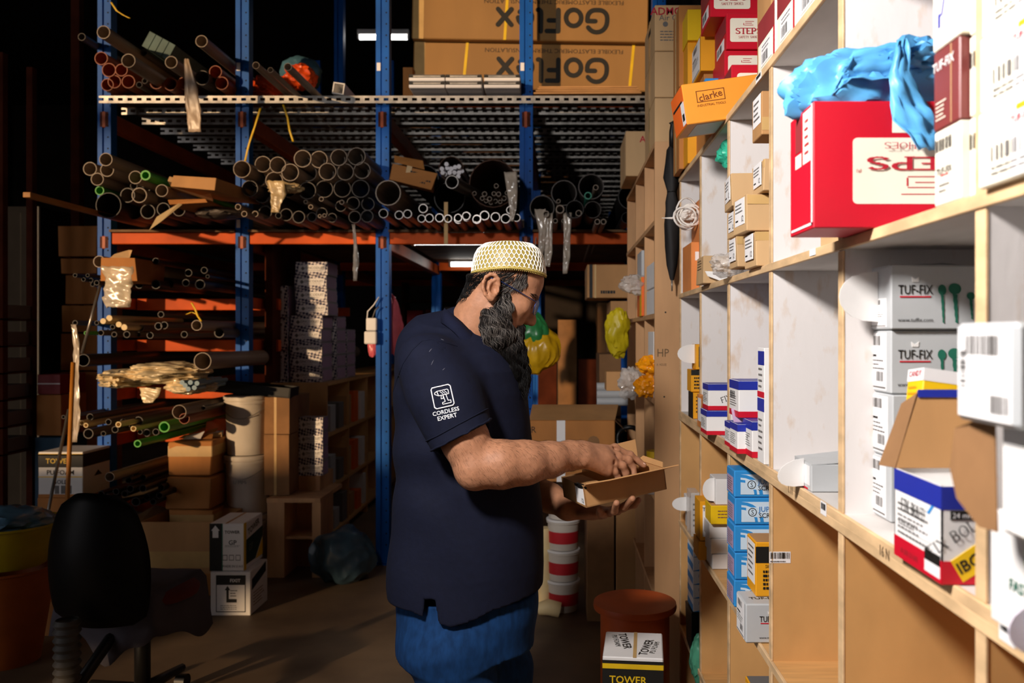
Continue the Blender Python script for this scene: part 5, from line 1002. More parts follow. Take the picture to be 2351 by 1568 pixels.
bw_ = C('kraft carton bound with black straps projecting past the far shelving', 1348, 1452, 684, 4.7, None, .4, .185, m_kraft, bev=.004); bw_.pl('black_strap', 'F', .05, 0, .12, 1, m_black); bw_.pl('tape_strip', 'F', .16, 0, .2, 1, m_tape); bw_.lines('F', .3, .1, .7, .25, m_black, 1, th=.6)
for i, (a, b, t_, bt_) in enumerate(((1402, 1450, 690, 748), (1402, 1450, 750, 810), (1376, 1450, 812, 990), (1376, 1450, 992, 1360))):
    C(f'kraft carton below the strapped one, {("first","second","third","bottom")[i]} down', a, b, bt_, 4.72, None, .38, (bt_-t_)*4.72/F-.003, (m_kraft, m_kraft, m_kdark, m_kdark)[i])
bpst = MB().box((-.025, 0, 0), (.025, .05, 1.4)).build('rack_leg', m_blue, loc=((1438-PX)*4.6/F, 4.62, 0)); tag(bpst, 'short blue rack leg at the end of the far shelving', 'post')
for i in range(3):
    o = MB().tube([(0, 0, 0), (.16, 0, 0)], .022, 12).build('film_roll', m_silver, None, 40, loc=W(1370, 888+17*i, 4.4)); tag(o, f'white film roll near the far shelving, {("upper","middle","lower")[i]} of three', 'roll')
tq = tag(empty('cable_reel', W(1445, 1008, 4.2)), 'black cable coil with yellow end beside the far shelving', 'coil')
MB().tube([(.06*math.cos(a), .01*math.sin(3*a), .06*math.sin(a)) for a in [2*PI*k/20 for k in range(21)]], .012, 8).build('coil', m_blackpl, tq, True); MB().box((-.02, -.02, -.06), (.02, .0, -.03)).build('plug', m_yellow, tq)
C('kraft box holding the cable coil', 1415, 1475, 0, 4.18, None, .2, .83, m_kraft, z0=0)
o = MB().tube([(0, 0, .0), (0, 0, .42)], .035, 14).build('pvc_pipe', p_cream, None, 40, loc=(W(1250, 0, 4.35).x, 4.4, 0)); tag(o, 'short upright cream pipe beside the paint buckets', 'pipe')
o = MB().tube([(-.05, 0, .04), (.0, 0, .05), (.06, 0, .035)], [.03, .04, .038], 14).build('pipe_fitting', p_cream, None, 40, loc=(W(1258, 0, 4.3).x, 4.27, 0)); tag(o, 'cream pipe fitting lying on the floor by the paint buckets', 'fitting')
# dark passage end: crates
for i in range(4): C(f'dark tall crate at the far end of the aisle, {("first","second","third","fourth")[i]} from the posts', 1235+46*i, 1278+46*i, 0, 7.5, None, .4, (1.35, 1.55, 1.2, 1.7)[i], (m_rust, m_kdark, m_rust, m_kdark)[i], z0=0, name='crate')
# ================================================================ bottom left: office chair, tubs
mch = mat('chair_shell', '#070606', .5, var=0, spec=.15); mcl = mat('grey_cloth', '#45424b', .85, var=.12)
oc_ = tag(empty('office_chair', (-1.55, 3.06, 0), (0, 0, math.radians(-8))), 'black swivel office chair seen from behind with a grey cloth on the seat', 'chair')
def shell(n=18, m2=14):
    vs = []
    for i in range(m2+1):
        v = i/m2; z = .43+.44*v; hw = (.17+.03*math.sin(v*PI*.9)-.06*v**3)
        for k in range(n+1):
            u = k/n*2-1; e = math.sqrt(max(0, 1-max(0, (abs(v-.5)*2-.75)/.25)**2)) if abs(v-.5)*2 > .75 else 1
            x = u*hw*(.72+.28*e); y = -.20+.05*u*u-.05*(1-(2*v-1)**2)*(1-u*u)-.02*v
            vs.append((x, y, z+ (.02*(1-u*u) if v > .8 else 0)))
    return MB().add(vs, [(i*(n+1)+k, i*(n+1)+k+1, (i+1)*(n+1)+k+1, (i+1)*(n+1)+k) for i in range(m2) for k in range(n)])
o = shell().build('backrest', mch, oc_, True); md_ = o.modifiers.new('s', 'SOLIDIFY'); md_.thickness = .05; md_.offset = -1
mb = MB(); mb.lathe([(0, .44), (.16, .445), (.195, .46), (.2, .48), (.18, .50), (0, .505)], 28, sx=1, sy=.95); mb.build('seat', mat('red_seat', '#5a1712', .8, var=.1), oc_, True, loc=(.0, .08, 0))
pr = []
for i in range(22): pr += [(.034 if i % 2 else .043, .215+.013*i)]
MB().lathe(pr, 20).build('bellows_support', mat('bellows', '#4a4845', .5, var=.05), oc_, 20, loc=(-.02, -.285, 0))
MB().tube([(-.02, -.285, .22), (0, -.1, .36), (0, .05, .42)], .02, 8).build('back_bracket', m_blackpl, oc_, True)
MB().tube([(0, .08, .1), (0, .08, .45)], .028, 12).build('gas_column', m_blackpl, oc_, True)
for k in range(5):
    a = 2*PI*k/5+.35; c, s = math.cos(a), math.sin(a)
    lg = MB().tube([(0, .08, .11), (.27*c, .08+.27*s, .085)], [.025, .016], 8).build('leg', m_blackpl, oc_, True)
    MB().tube([(.27*c-.02*s, .08+.27*s+.02*c, .03), (.27*c+.02*s, .08+.27*s-.02*c, .03)], .029, 14).build('caster', m_blackpl, lg, 40)
vs = []; n = 22
for i in range(n+1):
    for k in range(n+1):
        x, y = (k/n-.5)*.52, (i/n-.5)*.5; r = max(abs(x), abs(y)*1.05); dz = 0
        if r > .18: dz = -(r-.18)*2.2+(.05*math.sin(14*x+9*y)+.02*math.sin(31*x-17*y))*min(1, (r-.18)*14)
        f_ = .18/max(r, .18) if r > .18 else 1
        vs.append((x*(f_*.75+.25)-.03, .08+y*(f_*.75+.25), max(.15, .512+dz+.006*noise.noise(Vector((x*9, y*9, 1))))))
o = MB().add(vs, [(i*(n+1)+k, i*(n+1)+k+1, (i+1)*(n+1)+k+1, (i+1)*(n+1)+k) for i in range(n) for k in range(n)]).build('seat_cloth', mcl, oc_, True); o.modifiers.new('s', 'SOLIDIFY').thickness = .003
o['label'] = 'grey cloth draped over the seat'
tb_ = tag(empty('yellow_basin', (W(22, 0, 3.7).x, 3.7, .42)), 'yellow plastic basin heaped with blue film, bottom left', 'basin')
MB().lathe([(0, 0), (.14, 0), (.2, .17), (.215, .175), (.215, .185), (.195, .18), (.135, .01), (0, .01)], 32).build('basin', mat('basin_yellow', '#b8a31a', .4, var=.1), tb_, 40)
crumple('blue_film', (0, 0, .18), (.17, .16, .07), mat('dark_blue_film', '#4c6f86', .25, var=.25, spec=.6), tb_, seed=111, amp=.25)
ot = tag(empty('orange_tub', (W(15, 0, 3.7).x, 3.7, 0)), 'orange-brown tub under the yellow basin', 'tub')
MB().lathe([(0, 0), (.13, 0), (.19, .40), (.2, .405), (.2, .415), (.18, .41), (.12, .01), (0, .01)], 32).build('shell', mat('tub_orange', '#a8541c', .45, var=.12), ot, 40)
tag(crumple('white_sack', (-3.05, 5.0, .2), (.3, .2, .2), mat('dim_white', '#a9a39b', .5, var=.1), seed=113, amp=.2), 'dim white sack on the floor far left', 'sack')
b_ = C('flattened brown carton on the floor between tub and chair', 60, 125, 0, 4.0, None, .3, .16, m_kraft2, z0=0)
# ================================================================ the man (signed-distance modelling, meshed with surface nets)
class SDF:
    def __init__(s, lo, hi, h):
        s.lo = np.array(lo, np.float32); s.h = h; n = np.ceil((np.array(hi)-np.array(lo))/h).astype(int)+1
        s.n = n; s.F = np.full(tuple(n), .2, np.float32)
        s.ax = [s.lo[i]+h*np.arange(n[i], dtype=np.float32) for i in range(3)]
    def sl(s, lo, hi):
        a = np.clip(np.floor((np.array(lo)-s.lo)/s.h).astype(int), 0, s.n); b = np.clip(np.ceil((np.array(hi)-s.lo)/s.h).astype(int)+1, 0, s.n)
        return tuple(slice(int(i), int(j)) for i, j in zip(a, b))
    def grid(s, q): return s.ax[0][q[0]][:, None, None], s.ax[1][q[1]][None, :, None], s.ax[2][q[2]][None, None, :]
    def mix(s, q, d, k, sub=False):
        A = s.F[q]
        if A.size == 0: return
        if sub:
            B_ = -d; h = np.maximum(k-np.abs(A-B_), 0)/max(k, 1e-6); s.F[q] = np.maximum(A, B_)+h*h*k*.25
        else: h = np.maximum(k-np.abs(A-d), 0)/max(k, 1e-6); s.F[q] = np.minimum(A, d)-h*h*k*.25
    def cap(s, a, b, ra, rb, k=.01, sub=False, flat=None):
        a, b = np.array(a, np.float32), np.array(b, np.float32); m = max(ra, rb)+k+.012
        q = s.sl(np.minimum(a, b)-m, np.maximum(a, b)+m); X, Y, Z_ = s.grid(q); ab = b-a; L = float(ab@ab)+1e-9
        t_ = np.clip(((X-a[0])*ab[0]+(Y-a[1])*ab[1]+(Z_-a[2])*ab[2])/L, 0, 1)
        d = np.sqrt((X-a[0]-t_*ab[0])**2+(Y-a[1]-t_*ab[1])**2+(Z_-a[2]-t_*ab[2])**2)-(ra+(rb-ra)*t_)
        s.mix(q, d, k, sub)
    def chain(s, pts, k=.01, sub=False):
        for p, q in zip(pts, pts[1:]): s.cap(p[0], q[0], p[1], q[1], k, sub)
    def ell(s, c, r, k=.01, R=None, sub=False):
        c = np.array(c, np.float32); m = max(r)+k+.012; q = s.sl(c-m, c+m); X, Y, Z_ = s.grid(q)
        x, y, z = X-c[0], Y-c[1], Z_-c[2]
        if R is not None:   # rows of R: local axes in world
            x, y, z = (R[0][0]*x+R[0][1]*y+R[0][2]*z, R[1][0]*x+R[1][1]*y+R[1][2]*z, R[2][0]*x+R[2][1]*y+R[2][2]*z)
        k0 = np.sqrt((x/r[0])**2+(y/r[1])**2+(z/r[2])**2); k1 = np.sqrt((x/r[0]**2)**2+(y/r[1]**2)**2+(z/r[2]**2)**2)+1e-9
        s.mix(q, k0*(k0-1)/k1, k, sub)
    def stack(s, rows, k=.01):   # rows (z, cx, cy, rx, ry) from low to high
        rows = sorted(rows); z = np.array([r[0] for r in rows]); X, Y, Z_ = s.ax[0][:, None, None], s.ax[1][None, :, None], s.ax[2]
        f = lambda i: np.interp(Z_, z, [r[i] for r in rows]).astype(np.float32)[None, None, :]
        rx, ry = f(3), f(4); e = np.sqrt(np.abs((X-f(1))/rx)**2.3+np.abs((Y-f(2))/ry)**2.3); d = (e-1)*np.minimum(rx, ry)*.9
        zz = Z_[None, None, :]; d = np.maximum(d, np.maximum(z[0]-zz, zz-z[-1]))
        s.mix((slice(None),)*3, d, k)
    def mesh(s, name):
        F_ = s.F; ins = F_ < 0; nx, ny, nz = F_.shape
        S = np.zeros((nx-1, ny-1, nz-1), np.uint8); C8 = [(i, j, k) for i in (0, 1) for j in (0, 1) for k in (0, 1)]
        for i, j, k in C8: S += ins[i:nx-1+i, j:ny-1+j, k:nz-1+k]
        act = (S > 0) & (S < 8); idx = np.full(S.shape, -1, np.int32); I = np.argwhere(act); idx[act] = np.arange(len(I))
        P = np.zeros((len(I), 3), np.float32); cnt = np.zeros(len(I), np.float32)
        val = {c: F_[I[:, 0]+c[0], I[:, 1]+c[1], I[:, 2]+c[2]] for c in C8}
        for c in C8:
            for ax in range(3):
                if c[ax] == 0:
                    c2 = list(c); c2[ax] = 1; c2 = tuple(c2); a, b = val[c], val[c2]; m = (a < 0) != (b < 0)
                    t_ = np.where(m, a/(a-b+1e-12), 0)
                    for x in range(3): P[:, x] += np.where(m, c[x]+(t_ if x == ax else 0), 0)
                    cnt += m
        P = (P/cnt[:, None]+I)*s.h+s.lo
        Q = []
        for ax in range(3):
            u, v = [(1, 2), (2, 0), (0, 1)][ax]
            a = np.take(ins, range(0, ins.shape[ax]-1), ax); b = np.take(ins, range(1, ins.shape[ax]), ax); E_ = np.argwhere(a != b)
            ok = (E_[:, u] > 0) & (E_[:, v] > 0) & (E_[:, u] < S.shape[u]) & (E_[:, v] < S.shape[v]); E_ = E_[ok]
            def g(du, dv):
                e = E_.copy(); e[:, u] += du; e[:, v] += dv; return idx[e[:, 0], e[:, 1], e[:, 2]]
            q = np.stack([g(-1, -1), g(0, -1), g(0, 0), g(-1, 0)], 1); fl = ~ins[E_[:, 0], E_[:, 1], E_[:, 2]]
            q[fl] = q[fl][:, ::-1]; Q.append(q)
        Q = np.concatenate(Q); Q = Q[(Q >= 0).all(1)]
        me = bpy.data.meshes.new(name); me.vertices.add(len(P)); me.vertices.foreach_set('co', P.ravel())
        me.loops.add(Q.size); me.loops.foreach_set('vertex_index', Q.ravel().astype(np.int32)); me.polygons.add(len(Q)); me.polygons.foreach_set('loop_start', np.arange(0, Q.size, 4, dtype=np.int32)); me.polygons.foreach_set('loop_total', np.full(len(Q), 4, np.int32))
        me.update(); me.validate(); return me
from mathutils.bvhtree import BVHTree
def bvh(me): return BVHTree.FromPolygons([v.co[:] for v in me.vertices], [p.vertices[:] for p in me.polygons])
man = tag(empty('person', (-.2, 2.2, 0)), 'bearded man in navy polo and gold cap reading parts from an open carton', 'person')
MO = Vector((-.2, 2.2, 0))
def mput(name, me, m, smooth=True, parent=None): 
    o = put(name, me, m, parent or man, smooth)
    if parent is None: o.location = -MO
    return o
YH = 2.17
# head frame
pit, yaw = math.radians(25), math.radians(15)
HO = W(1138, 668, YH)
e1 = Vector((math.cos(pit)*math.cos(yaw), math.cos(pit)*math.sin(yaw), -math.sin(pit)))
e2 = Vector((-math.sin(yaw), math.cos(yaw), 0)); e3 = e1.cross(e2)
HR = [tuple(e1), tuple(e2), tuple(e3)]
def H(f, l, u): return HO+e1*f+e2*l+e3*u
def capclip(S):   # nothing of the skull outside the cap
    c = W(1168, 627, YH); q = (slice(None),)*3; X, Y, Z_ = S.grid(q); hh = np.clip((Z_-c.z)/.081, 0, 1)
    rx = np.sqrt(np.maximum(1-hh**2.6, 0))*.0915+1e-4; e = np.sqrt(((X-c.x)/rx)**2+((Y-c.y)/(rx*.88))**2); d = (e-1)*rx*.8
    S.F = np.where(Z_ > c.z-.004, np.maximum(S.F, d), S.F).astype(np.float32)
def head(S):
    S.ell(H(.004, 0, .043), (.096, .076, .088), .0, HR); S.ell(H(.052, 0, .055), (.048, .062, .052), .03, HR)
    S.ell(H(.05, 0, -.02), (.053, .058, .07), .03, HR); S.ell(H(.048, 0, -.082), (.052, .048, .036), .025, HR); S.ell(H(.084, 0, -.108), (.02, .024, .018), .02)
    for sg in (-1, 1):
        S.ell(H(.069, sg*.046, -.014), (.02, .017, .016), .025); S.cap(H(.02, sg*.058, -.06), H(.07, sg*.035, -.1), .014, .012, .03)
        S.cap(H(.094, sg*.012, .022), H(.078, sg*.046, .024), .0095, .008, .016)
        S.ell(H(.106, sg*.031, .004), (.017, .02, .0135), .012, HR, sub=True); S.ell(H(.0795, sg*.031, .004), (.0145, .0155, .013), .003, HR)
        S.cap(H(.086, sg*.018, .0145), H(.079, sg*.046, .010), .004, .004, .005); S.cap(H(.090, sg*.02, -.006), H(.084, sg*.044, -.006), .0035, .003, .006)
        S.ell(H(.106, sg*.0135, -.036), (.011, .0075, .0085), .006, HR)
    S.cap(H(.095, 0, .016), H(.117, 0, -.022), .0075, .009, .014); S.ell(H(.118, 0, -.032), (.012, .0115, .0105), .01, HR)
    for sg in (-1, 1): S.ell(H(.110, sg*.0065, -.0445), (.005, .0035, .004), .002, HR, sub=True)
    for sg in (-1, 1):
        S.cap(H(.1015, 0, -.067), H(.088, sg*.024, -.074), .0075, .004, .008); S.cap(H(.099, 0, -.080), H(.088, sg*.022, -.078), .0075, .004, .008)
    S.cap(H(.108, 0, -.0735), H(.092, -.024, -.077), .0022, .0015, .002, sub=True)
    # neck
    S.cap(W(1110, 706, YH), W(1076, 790, 2.19), .058, .066, .03); S.cap(W(1102, 690, YH), W(1070, 775, 2.19), .037, .058, .03)
    capclip(S)
def ear(S, near=True):
    y = YH-.074 if near else YH+.074; sg = -1 if near else 1
    e = lambda px, py, o=0: W(px+4-(0 if near else 20), py+3, YH)+Vector((0, (y-YH)+sg*o, 0))
    S.ell(e(1131, 660, .002), (.019, .006, .029), .006)
    hx = [(1147, 656, .004), (1146, 643, .008), (1139, 634, .011), (1129, 632, .013), (1119, 638, .015), (1113, 650, .016), (1112, 664, .015), (1117, 677, .012), (1124, 685, .009)]
    S.chain([(e(*q), .0042) for q in hx], .004); S.ell(e(1129, 685, .006), (.0085, .005, .0085), .006)
    S.chain([(e(1137, 644, .008), .0035), (e(1127, 651, .010), .004), (e(1124, 664, .010), .0042), (e(1128, 676, .008), .004), (e(1137, 679, .007), .004)], .004)
    S.ell(e(1144, 667, .006), (.004, .004, .0065), .005); S.ell(e(1136, 664, .011), (.0095, .010, .012), .004, sub=True); S.ell(e(1120, 648, .016), (.0025, .004, .009), .003, sub=True)
# arms and hands --------------------------------------------------------------
SHO, ELB, WRI = W(985, 838, 2.06), W(1090, 1068, 1.985), W(1330, 1043, 2.115)
KN = [W(1412, 1030, 2.20), W(1417, 1049, 2.18), W(1407, 1065, 2.155), W(1394, 1080, 2.135)]   # index..little knuckles
FG = [[W(1412, 1030, 2.20), W(1446, 1046, 2.215), W(1464, 1058, 2.22), W(1478, 1068, 2.22)],
      [W(1417, 1049, 2.18), W(1443, 1057, 2.19), W(1453, 1073, 2.195), W(1456, 1090, 2.19)],
      [W(1407, 1065, 2.155), W(1429, 1070, 2.165), W(1437, 1086, 2.17), W(1438, 1102, 2.17)],
      [W(1394, 1080, 2.135), W(1411, 1084, 2.145), W(1419, 1096, 2.15), W(1420, 1110, 2.15)]]
def right_arm(S):
    S.chain([(SHO, .058), (W(1040, 950, 2.01), .056), (W(1068, 1010, 1.995), .054), (ELB, .047)], .02)
    S.ell(W(1090, 1092, 1.98), (.032, .032, .03), .03)
    S.chain([(W(1092, 1070, 1.985), .046), (W(1150, 1066, 1.995), .0545), (W(1205, 1062, 2.02), .050), (W(1262, 1055, 2.06), .041), (W(1310, 1046, 2.10), .033), (WRI, .030)], .02)
    S.cap(W(1300, 1040, 2.12), W(1335, 1040, 2.14), .026, .024, .02)
    for i, kn in enumerate(KN):
        S.cap(WRI+Vector((.012, .012*(1.5-i), .006*(1.5-i))), kn+Vector((0, 0, -.004)), .019, .0125, .018)
    S.ell(W(1375, 1054, 2.15), (.036, .024, .024), .02)
    for i, f in enumerate(FG):
        r = (.0098, .0098, .0094, .0082)[i]
        S.ell(f[0]+Vector((0, 0, .004)), (.0115, .0105, .010), .008)
        S.chain([(f[0], r*1.12), (f[1], r*1.02), (f[2], r*.93), (f[3], r*.82)], .004); S.ell(f[1]+Vector((0, 0, .002)), (r*1.1, r*1.05, r*1.08), .006)
    S.chain([(W(1350, 1052, 2.15), .018), (W(1388, 1064, 2.20), .0135), (W(1420, 1080, 2.215), .0115), (W(1440, 1092, 2.215), .0095)], .012)
    for i in range(3):  # hollows between the knuckles
        S.cap((KN[i]+KN[i+1])/2+Vector((-.012, -.004, .010)), (KN[i]+KN[i+1])/2+Vector((.012, -.004, .012)), .004, .004, .006, sub=True)
LW = W(1303, 1168, 2.30)
LF = [[W(1400, 1176, 2.22), W(1410, 1172, 2.14), W(1416, 1155, 2.092)], [W(1418, 1172, 2.24), W(1432, 1164, 2.155), W(1452, 1145, 2.114)], [W(1385, 1180, 2.24), W(1378, 1178, 2.19), W(1376, 1170, 2.17)], [W(1430, 1166, 2.29), W(1456, 1158, 2.26), W(1466, 1148, 2.24)]]
def left_arm(S):
    S.chain([(W(1060, 850, 2.36), .056), (W(1105, 1020, 2.43), .05), (W(1140, 1090, 2.44), .045)], .02)
    S.chain([(W(1140, 1092, 2.44), .045), (W(1200, 1115, 2.42), .05), (W(1262, 1143, 2.36), .038), (LW, .029)], .02)
    S.ell(W(1362, 1176, 2.27), (.045, .040, .016), .02); S.cap(LW, W(1360, 1174, 2.28), .027, .020, .02)
    for f in LF: S.chain([(W(1380, 1177, 2.26), .013), (f[0], .0105), (f[1], .0095), (f[2], .0082)], .008)
    S.chain([(LW, .02), (W(1330, 1160, 2.36), .014), (W(1372, 1150, 2.37), .011)], .012)
S = SDF((-.41, 1.90, .90), (.24, 2.52, 1.66), .0027)
head(S); ear(S, True); ear(S, False)
rows = lambda L, dy=0, sh=0: [(ZC-(y-PY)*2.2/F, ((a+b)/2-PX)*2.2/F, cy, (b-a)/2*2.2/F-sh, ry-sh) for y, a, b, cy, ry in L]
TR = [(765, 985, 1120, 2.2, .085), (785, 955, 1160, 2.21, .12), (810, 932, 1188, 2.215, .155), (850, 912, 1205, 2.22, .175), (900, 902, 1212, 2.225, .178), (950, 900, 1214, 2.23, .172), (1000, 903, 1216, 2.23, .168), (1050, 908, 1222, 2.23, .168), (1100, 908, 1238, 2.23, .172), (1150, 902, 1246, 2.23, .176), (1200, 896, 1248, 2.23, .178), (1250, 892, 1247, 2.23, .18), (1300, 888, 1246, 2.23, .18), (1345, 886, 1243, 2.23, .178), (1440, 893, 1236, 2.23, .176)]
S.stack(rows(TR[:9], sh=.02), .02)
right_arm(S); left_arm(S)
m_skin = mat('skin', '#a87658', .55, var=.12, scale=70, bump=.3, sss=.06, spec=.3, detail=8)
body_me = S.mesh('body'); body = mput('body', body_me, m_skin)
BV = bvh(body_me)
# ---- polo shirt
T = SDF((-.50, 1.86, .70), (.03, 2.56, 1.56), .004)
T.stack(rows(TR), .0)
T.chain([(W(985, 836, 2.06), .078), (W(1022, 920, 2.02), .077), (W(1072, 1022, 1.985), .073)], .05)
T.chain([(W(1050, 840, 2.38), .07), (W(1085, 930, 2.41), .072), (W(1100, 1000, 2.42), .07)], .05)
T.cap(W(1055, 770, 2.2), W(1000, 800, 2.2), .075, .10, .05)
X, Y, Zg = T.ax[0][:, None, None], T.ax[1][None, :, None], T.ax[2][None, None, :]
def bump(X, Y, Z_):
    a = np.sin(38*Z_+14*X+9*Y+2*np.sin(17*X+5*Y))*np.exp(-((X+.36)**2+(Z_-1.13)**2)/.014)*.009     # folds at the back
    b = np.sin(46*(Z_*.8-X*.6)+3*np.sin(11*Y))*np.exp(-((X+.24)**2+(Z_-1.10)**2)/.008)*.005
    c = (np.sin(13*X+21*Z_+6*Y)+np.sin(23*X-9*Z_+11*Y)*.6+np.sin(37*X+33*Z_+20*Y)*.5)*.0022
    return a+b+c
T.F += bump(X, Y, Zg).astype(np.float32)
# cuff planes, hem with side slit
def halfspace(S, p, n, cond=None):
    d = ((X-p[0])*n[0]+(Y-p[1])*n[1]+(Zg-p[2])*n[2]).astype(np.float32); return d
cn = Vector((.46, -.05, -.89)).normalized(); cp = W(1063, 1000, 1.99)
reg = (np.abs(Y-1.97) < .12)*(X > -.34)*(Zg > 1.04)
# near sleeve is cut below the cuff plane only where the sleeve itself is
sl = SDF.__new__(SDF); sl.__dict__.update(T.__dict__); sl.F = np.full(T.F.shape, .2, np.float32)
sl.chain([(W(985, 836, 2.06), .084), (W(1022, 920, 2.02), .083), (W(1085, 1050, 1.98), .083)], .0)
trunk = sl.F.copy(); sl.F[:] = .2; sl.stack(rows(TR, sh=-.004), 0); core = sl.F
cut = np.maximum(np.minimum(trunk, .2), 0) if False else None
inside_sleeve = (trunk < .004) & (core > 0)
d = halfspace(T, cp, cn); T.F = np.where(inside_sleeve, np.maximum(T.F, d), T.F)
cp2 = W(1100, 985, 2.42); sl.F = np.full(T.F.shape, .2, np.float32); sl.chain([(W(1050, 840, 2.38), .085), (W(1115, 1060, 2.42), .085)], 0)
d = halfspace(T, cp2, Vector((.2, 0, -1)).normalized()); T.F = np.where((sl.F < .004) & (core > 0), np.maximum(T.F, d), T.F)
zh = ZC-(1398-PY)*2.1/F+.0
hem = zh-.03*np.clip((X+.36)/.1, 0, 1)*np.clip((-.16-X)/.1, 0, 1)+.028*np.clip((X+.2)/.16, 0, 1)
T.F = np.maximum(T.F, (hem-Zg).astype(np.float32))
slit = np.maximum(np.abs(X+.312)-.012-(.95-.0-Zg)*.0-np.clip((zh+.035-Zg), -1, .06)*.16, np.maximum(Y-2.16, Zg-(zh+.035)))
T.F = np.maximum(T.F, -slit.astype(np.float32))
inner = T.F+.006
# hollow it out (cloth thickness), keeps openings at cuff and hem
base = T.F.copy(); sl.F = np.full(T.F.shape, .2, np.float32); sl.stack(rows(TR, sh=.007), 0); sl.chain([(W(985, 836, 2.06), .071), (W(1022, 920, 2.02), .070), (W(1085, 1050, 1.98), .066)], .05); sl.chain([(W(1050, 840, 2.38), .063), (W(1100, 1040, 2.42), .064)], .05)
hollow = sl.F+bump(X, Y, Zg).astype(np.float32); low = (Zg < zh+.06) | inside_sleeve
T.F = np.where(low, np.maximum(base, -hollow), base)
m_polo = mat('navy_pique', '#0d1124', .85, var=.1, scale=60, bump=.25, spec=.2)
polo_me = T.mesh('polo_shirt'); polo = mput('polo_shirt', polo_me, m_polo)
PV = bvh(polo_me)
polo.location = -MO
# cuff band and hem seam lines
def ring_on(me_bvh, pts, r, name, m, n=6):
    P = []
    for p in pts:
        h = me_bvh.find_nearest(p); P.append(h[0]+h[1]*r*.5 if h[0] else p)
    return mput(name, MB().tube(P, r, n, caps=False).mesh(name), m, parent=polo)
uu = cn.cross(Vector((0, 1, 0))).normalized(); vv = cn.cross(uu)
for off, r in ((-.028, .0016), (-.003, .0026)): ring_on(PV, [cp+cn*off+uu*.085*math.cos(a)+vv*.085*math.sin(a) for a in [2*PI*k/40 for k in range(41)]], r, 'cuff_seam', m_polo)
seam = [W(x, y, 1.8) for x, y in ((975, 785), (950, 820), (928, 870), (915, 930), (908, 1000))]
def onray(bv, p):
    h = bv.ray_cast(Vector((p[0], 1.6, p[2])), Vector((0, 1, 0))); return h[0] if h[0] else None
def proj(px, py, bv=PV, lift=.0015):
    d = (W(px, py, 2.0)-Vector((0, 0, ZC))).normalized(); h = bv.ray_cast(Vector((0, 0, ZC))+d*1.2, d); return (h[0]-d*lift) if h[0] else W(px, py, 2.02)
def sub_poly(pts, n=6): return [(a[0]+(b[0]-a[0])*k/n, a[1]+(b[1]-a[1])*k/n) for a, b in zip(pts, pts[1:]) for k in range(n)]+[pts[-1]]
for pts in (((968, 783), (990, 779), (1020, 786), (1050, 795)), ((968, 783), (945, 805), (925, 835), (912, 870), (903, 900))): mput('shoulder_seam', MB().tube([proj(*p, lift=.0003) for p in sub_poly(pts)], .0014, 5, caps=False).mesh('seam'), m_polo, parent=polo)
# collar
mcol = mat('navy_rib', '#0f1328', .9, var=.12, scale=120, stretch=(.3, .3, 3), bump=.2, spec=.2)
n = 40; vs = []
up_ = [(1014, 706), (1030, 716), (1058, 738), (1085, 766), (1112, 792), (1140, 822)]; lo2 = [(1002, 738), (1020, 744), (1045, 762), (1070, 790), (1094, 808), (1135, 850)]
def ringpt(tab, a, Ry, cy=2.19):
    t_ = (1-math.cos(a))/2*(len(tab)-1); i = min(int(t_), len(tab)-2); f_ = t_-i; px, py = tab[i][0]+(tab[i+1][0]-tab[i][0])*f_, tab[i][1]+(tab[i+1][1]-tab[i][1])*f_
    p = W(px, py, 2.12); return Vector((p.x, cy-Ry*math.sin(a), p.z))
for j, (tab, Ry) in enumerate(((up_, .072), (None, 0), (lo2, .098))):
    for k in range(n+1):
        a = 2*PI*k/n
        vs.append(ringpt(up_, a, .080)*.5+ringpt(lo2, a, .098)*.5+Vector((0, 0, .004)) if tab is None else ringpt(tab, a, Ry))
c = n+1; cm = MB().add(vs, [(j*c+k, j*c+k+1, (j+1)*c+k+1, (j+1)*c+k) for j in range(2) for k in range(n)])
o = cm.build('collar', mcol, polo, True); md_ = o.modifiers.new('s', 'SOLIDIFY'); md_.thickness = .004; md_.offset = 0
# sleeve emblem and lettering, white thread laid on the cloth
m_thread = mat('white_thread', '#f0eff2', .8, var=.05)
LC, LA = (1017, 916), math.radians(-13)
def lg(x, y): return (LC[0]+x*math.cos(LA)-y*math.sin(LA), LC[1]+x*math.sin(LA)+y*math.cos(LA))
def thread(pts, w=.0011, name='embroidery'): mput(name, MB().tube([proj(*lg(*p)) for p in sub_poly(pts, 4)], w, 5).mesh(name), m_thread, parent=polo)
rr = [(-22, -26), (-19, -30), (19, -30), (23, -26), (23, 15), (19, 19), (-19, 19), (-23, 15), (-22, -26)]; thread(rr, .0015)
thread([(-16, -17), (-10, -20), (14, -20), (16, -18), (16, -9), (-8, -9), (-16, -14), (-16, -17)], .001); thread([(-10, -20), (-8, -9)]); 
for x in (-3, 2, 7): thread([(x, -18), (x+6, -11)], .0008)
thread([(-2, -9), (-4, -1), (1, -1), (2, -7)], .0009); thread([(2, -8), (4, 7), (-3, 8), (-3, 12), (17, 12), (17, 6), (11, 6), (9, -8)], .001)
def thread_text(t_, cy, s):
    me = text_mesh(t_, .015).copy(); me.materials.clear()
    for v in me.vertices: q = lg(v.co.x*s, cy-v.co.y*s); v.co = proj(*q, lift=.0012)
    mput('lettering', me, m_thread, True, polo)
thread_text('CORDLESS', 29, 9.5); thread_text('EXPERT', 42, 9.5)
m_chalk = mat('chalk_dust', '#4c4d5a', .95, var=.2)
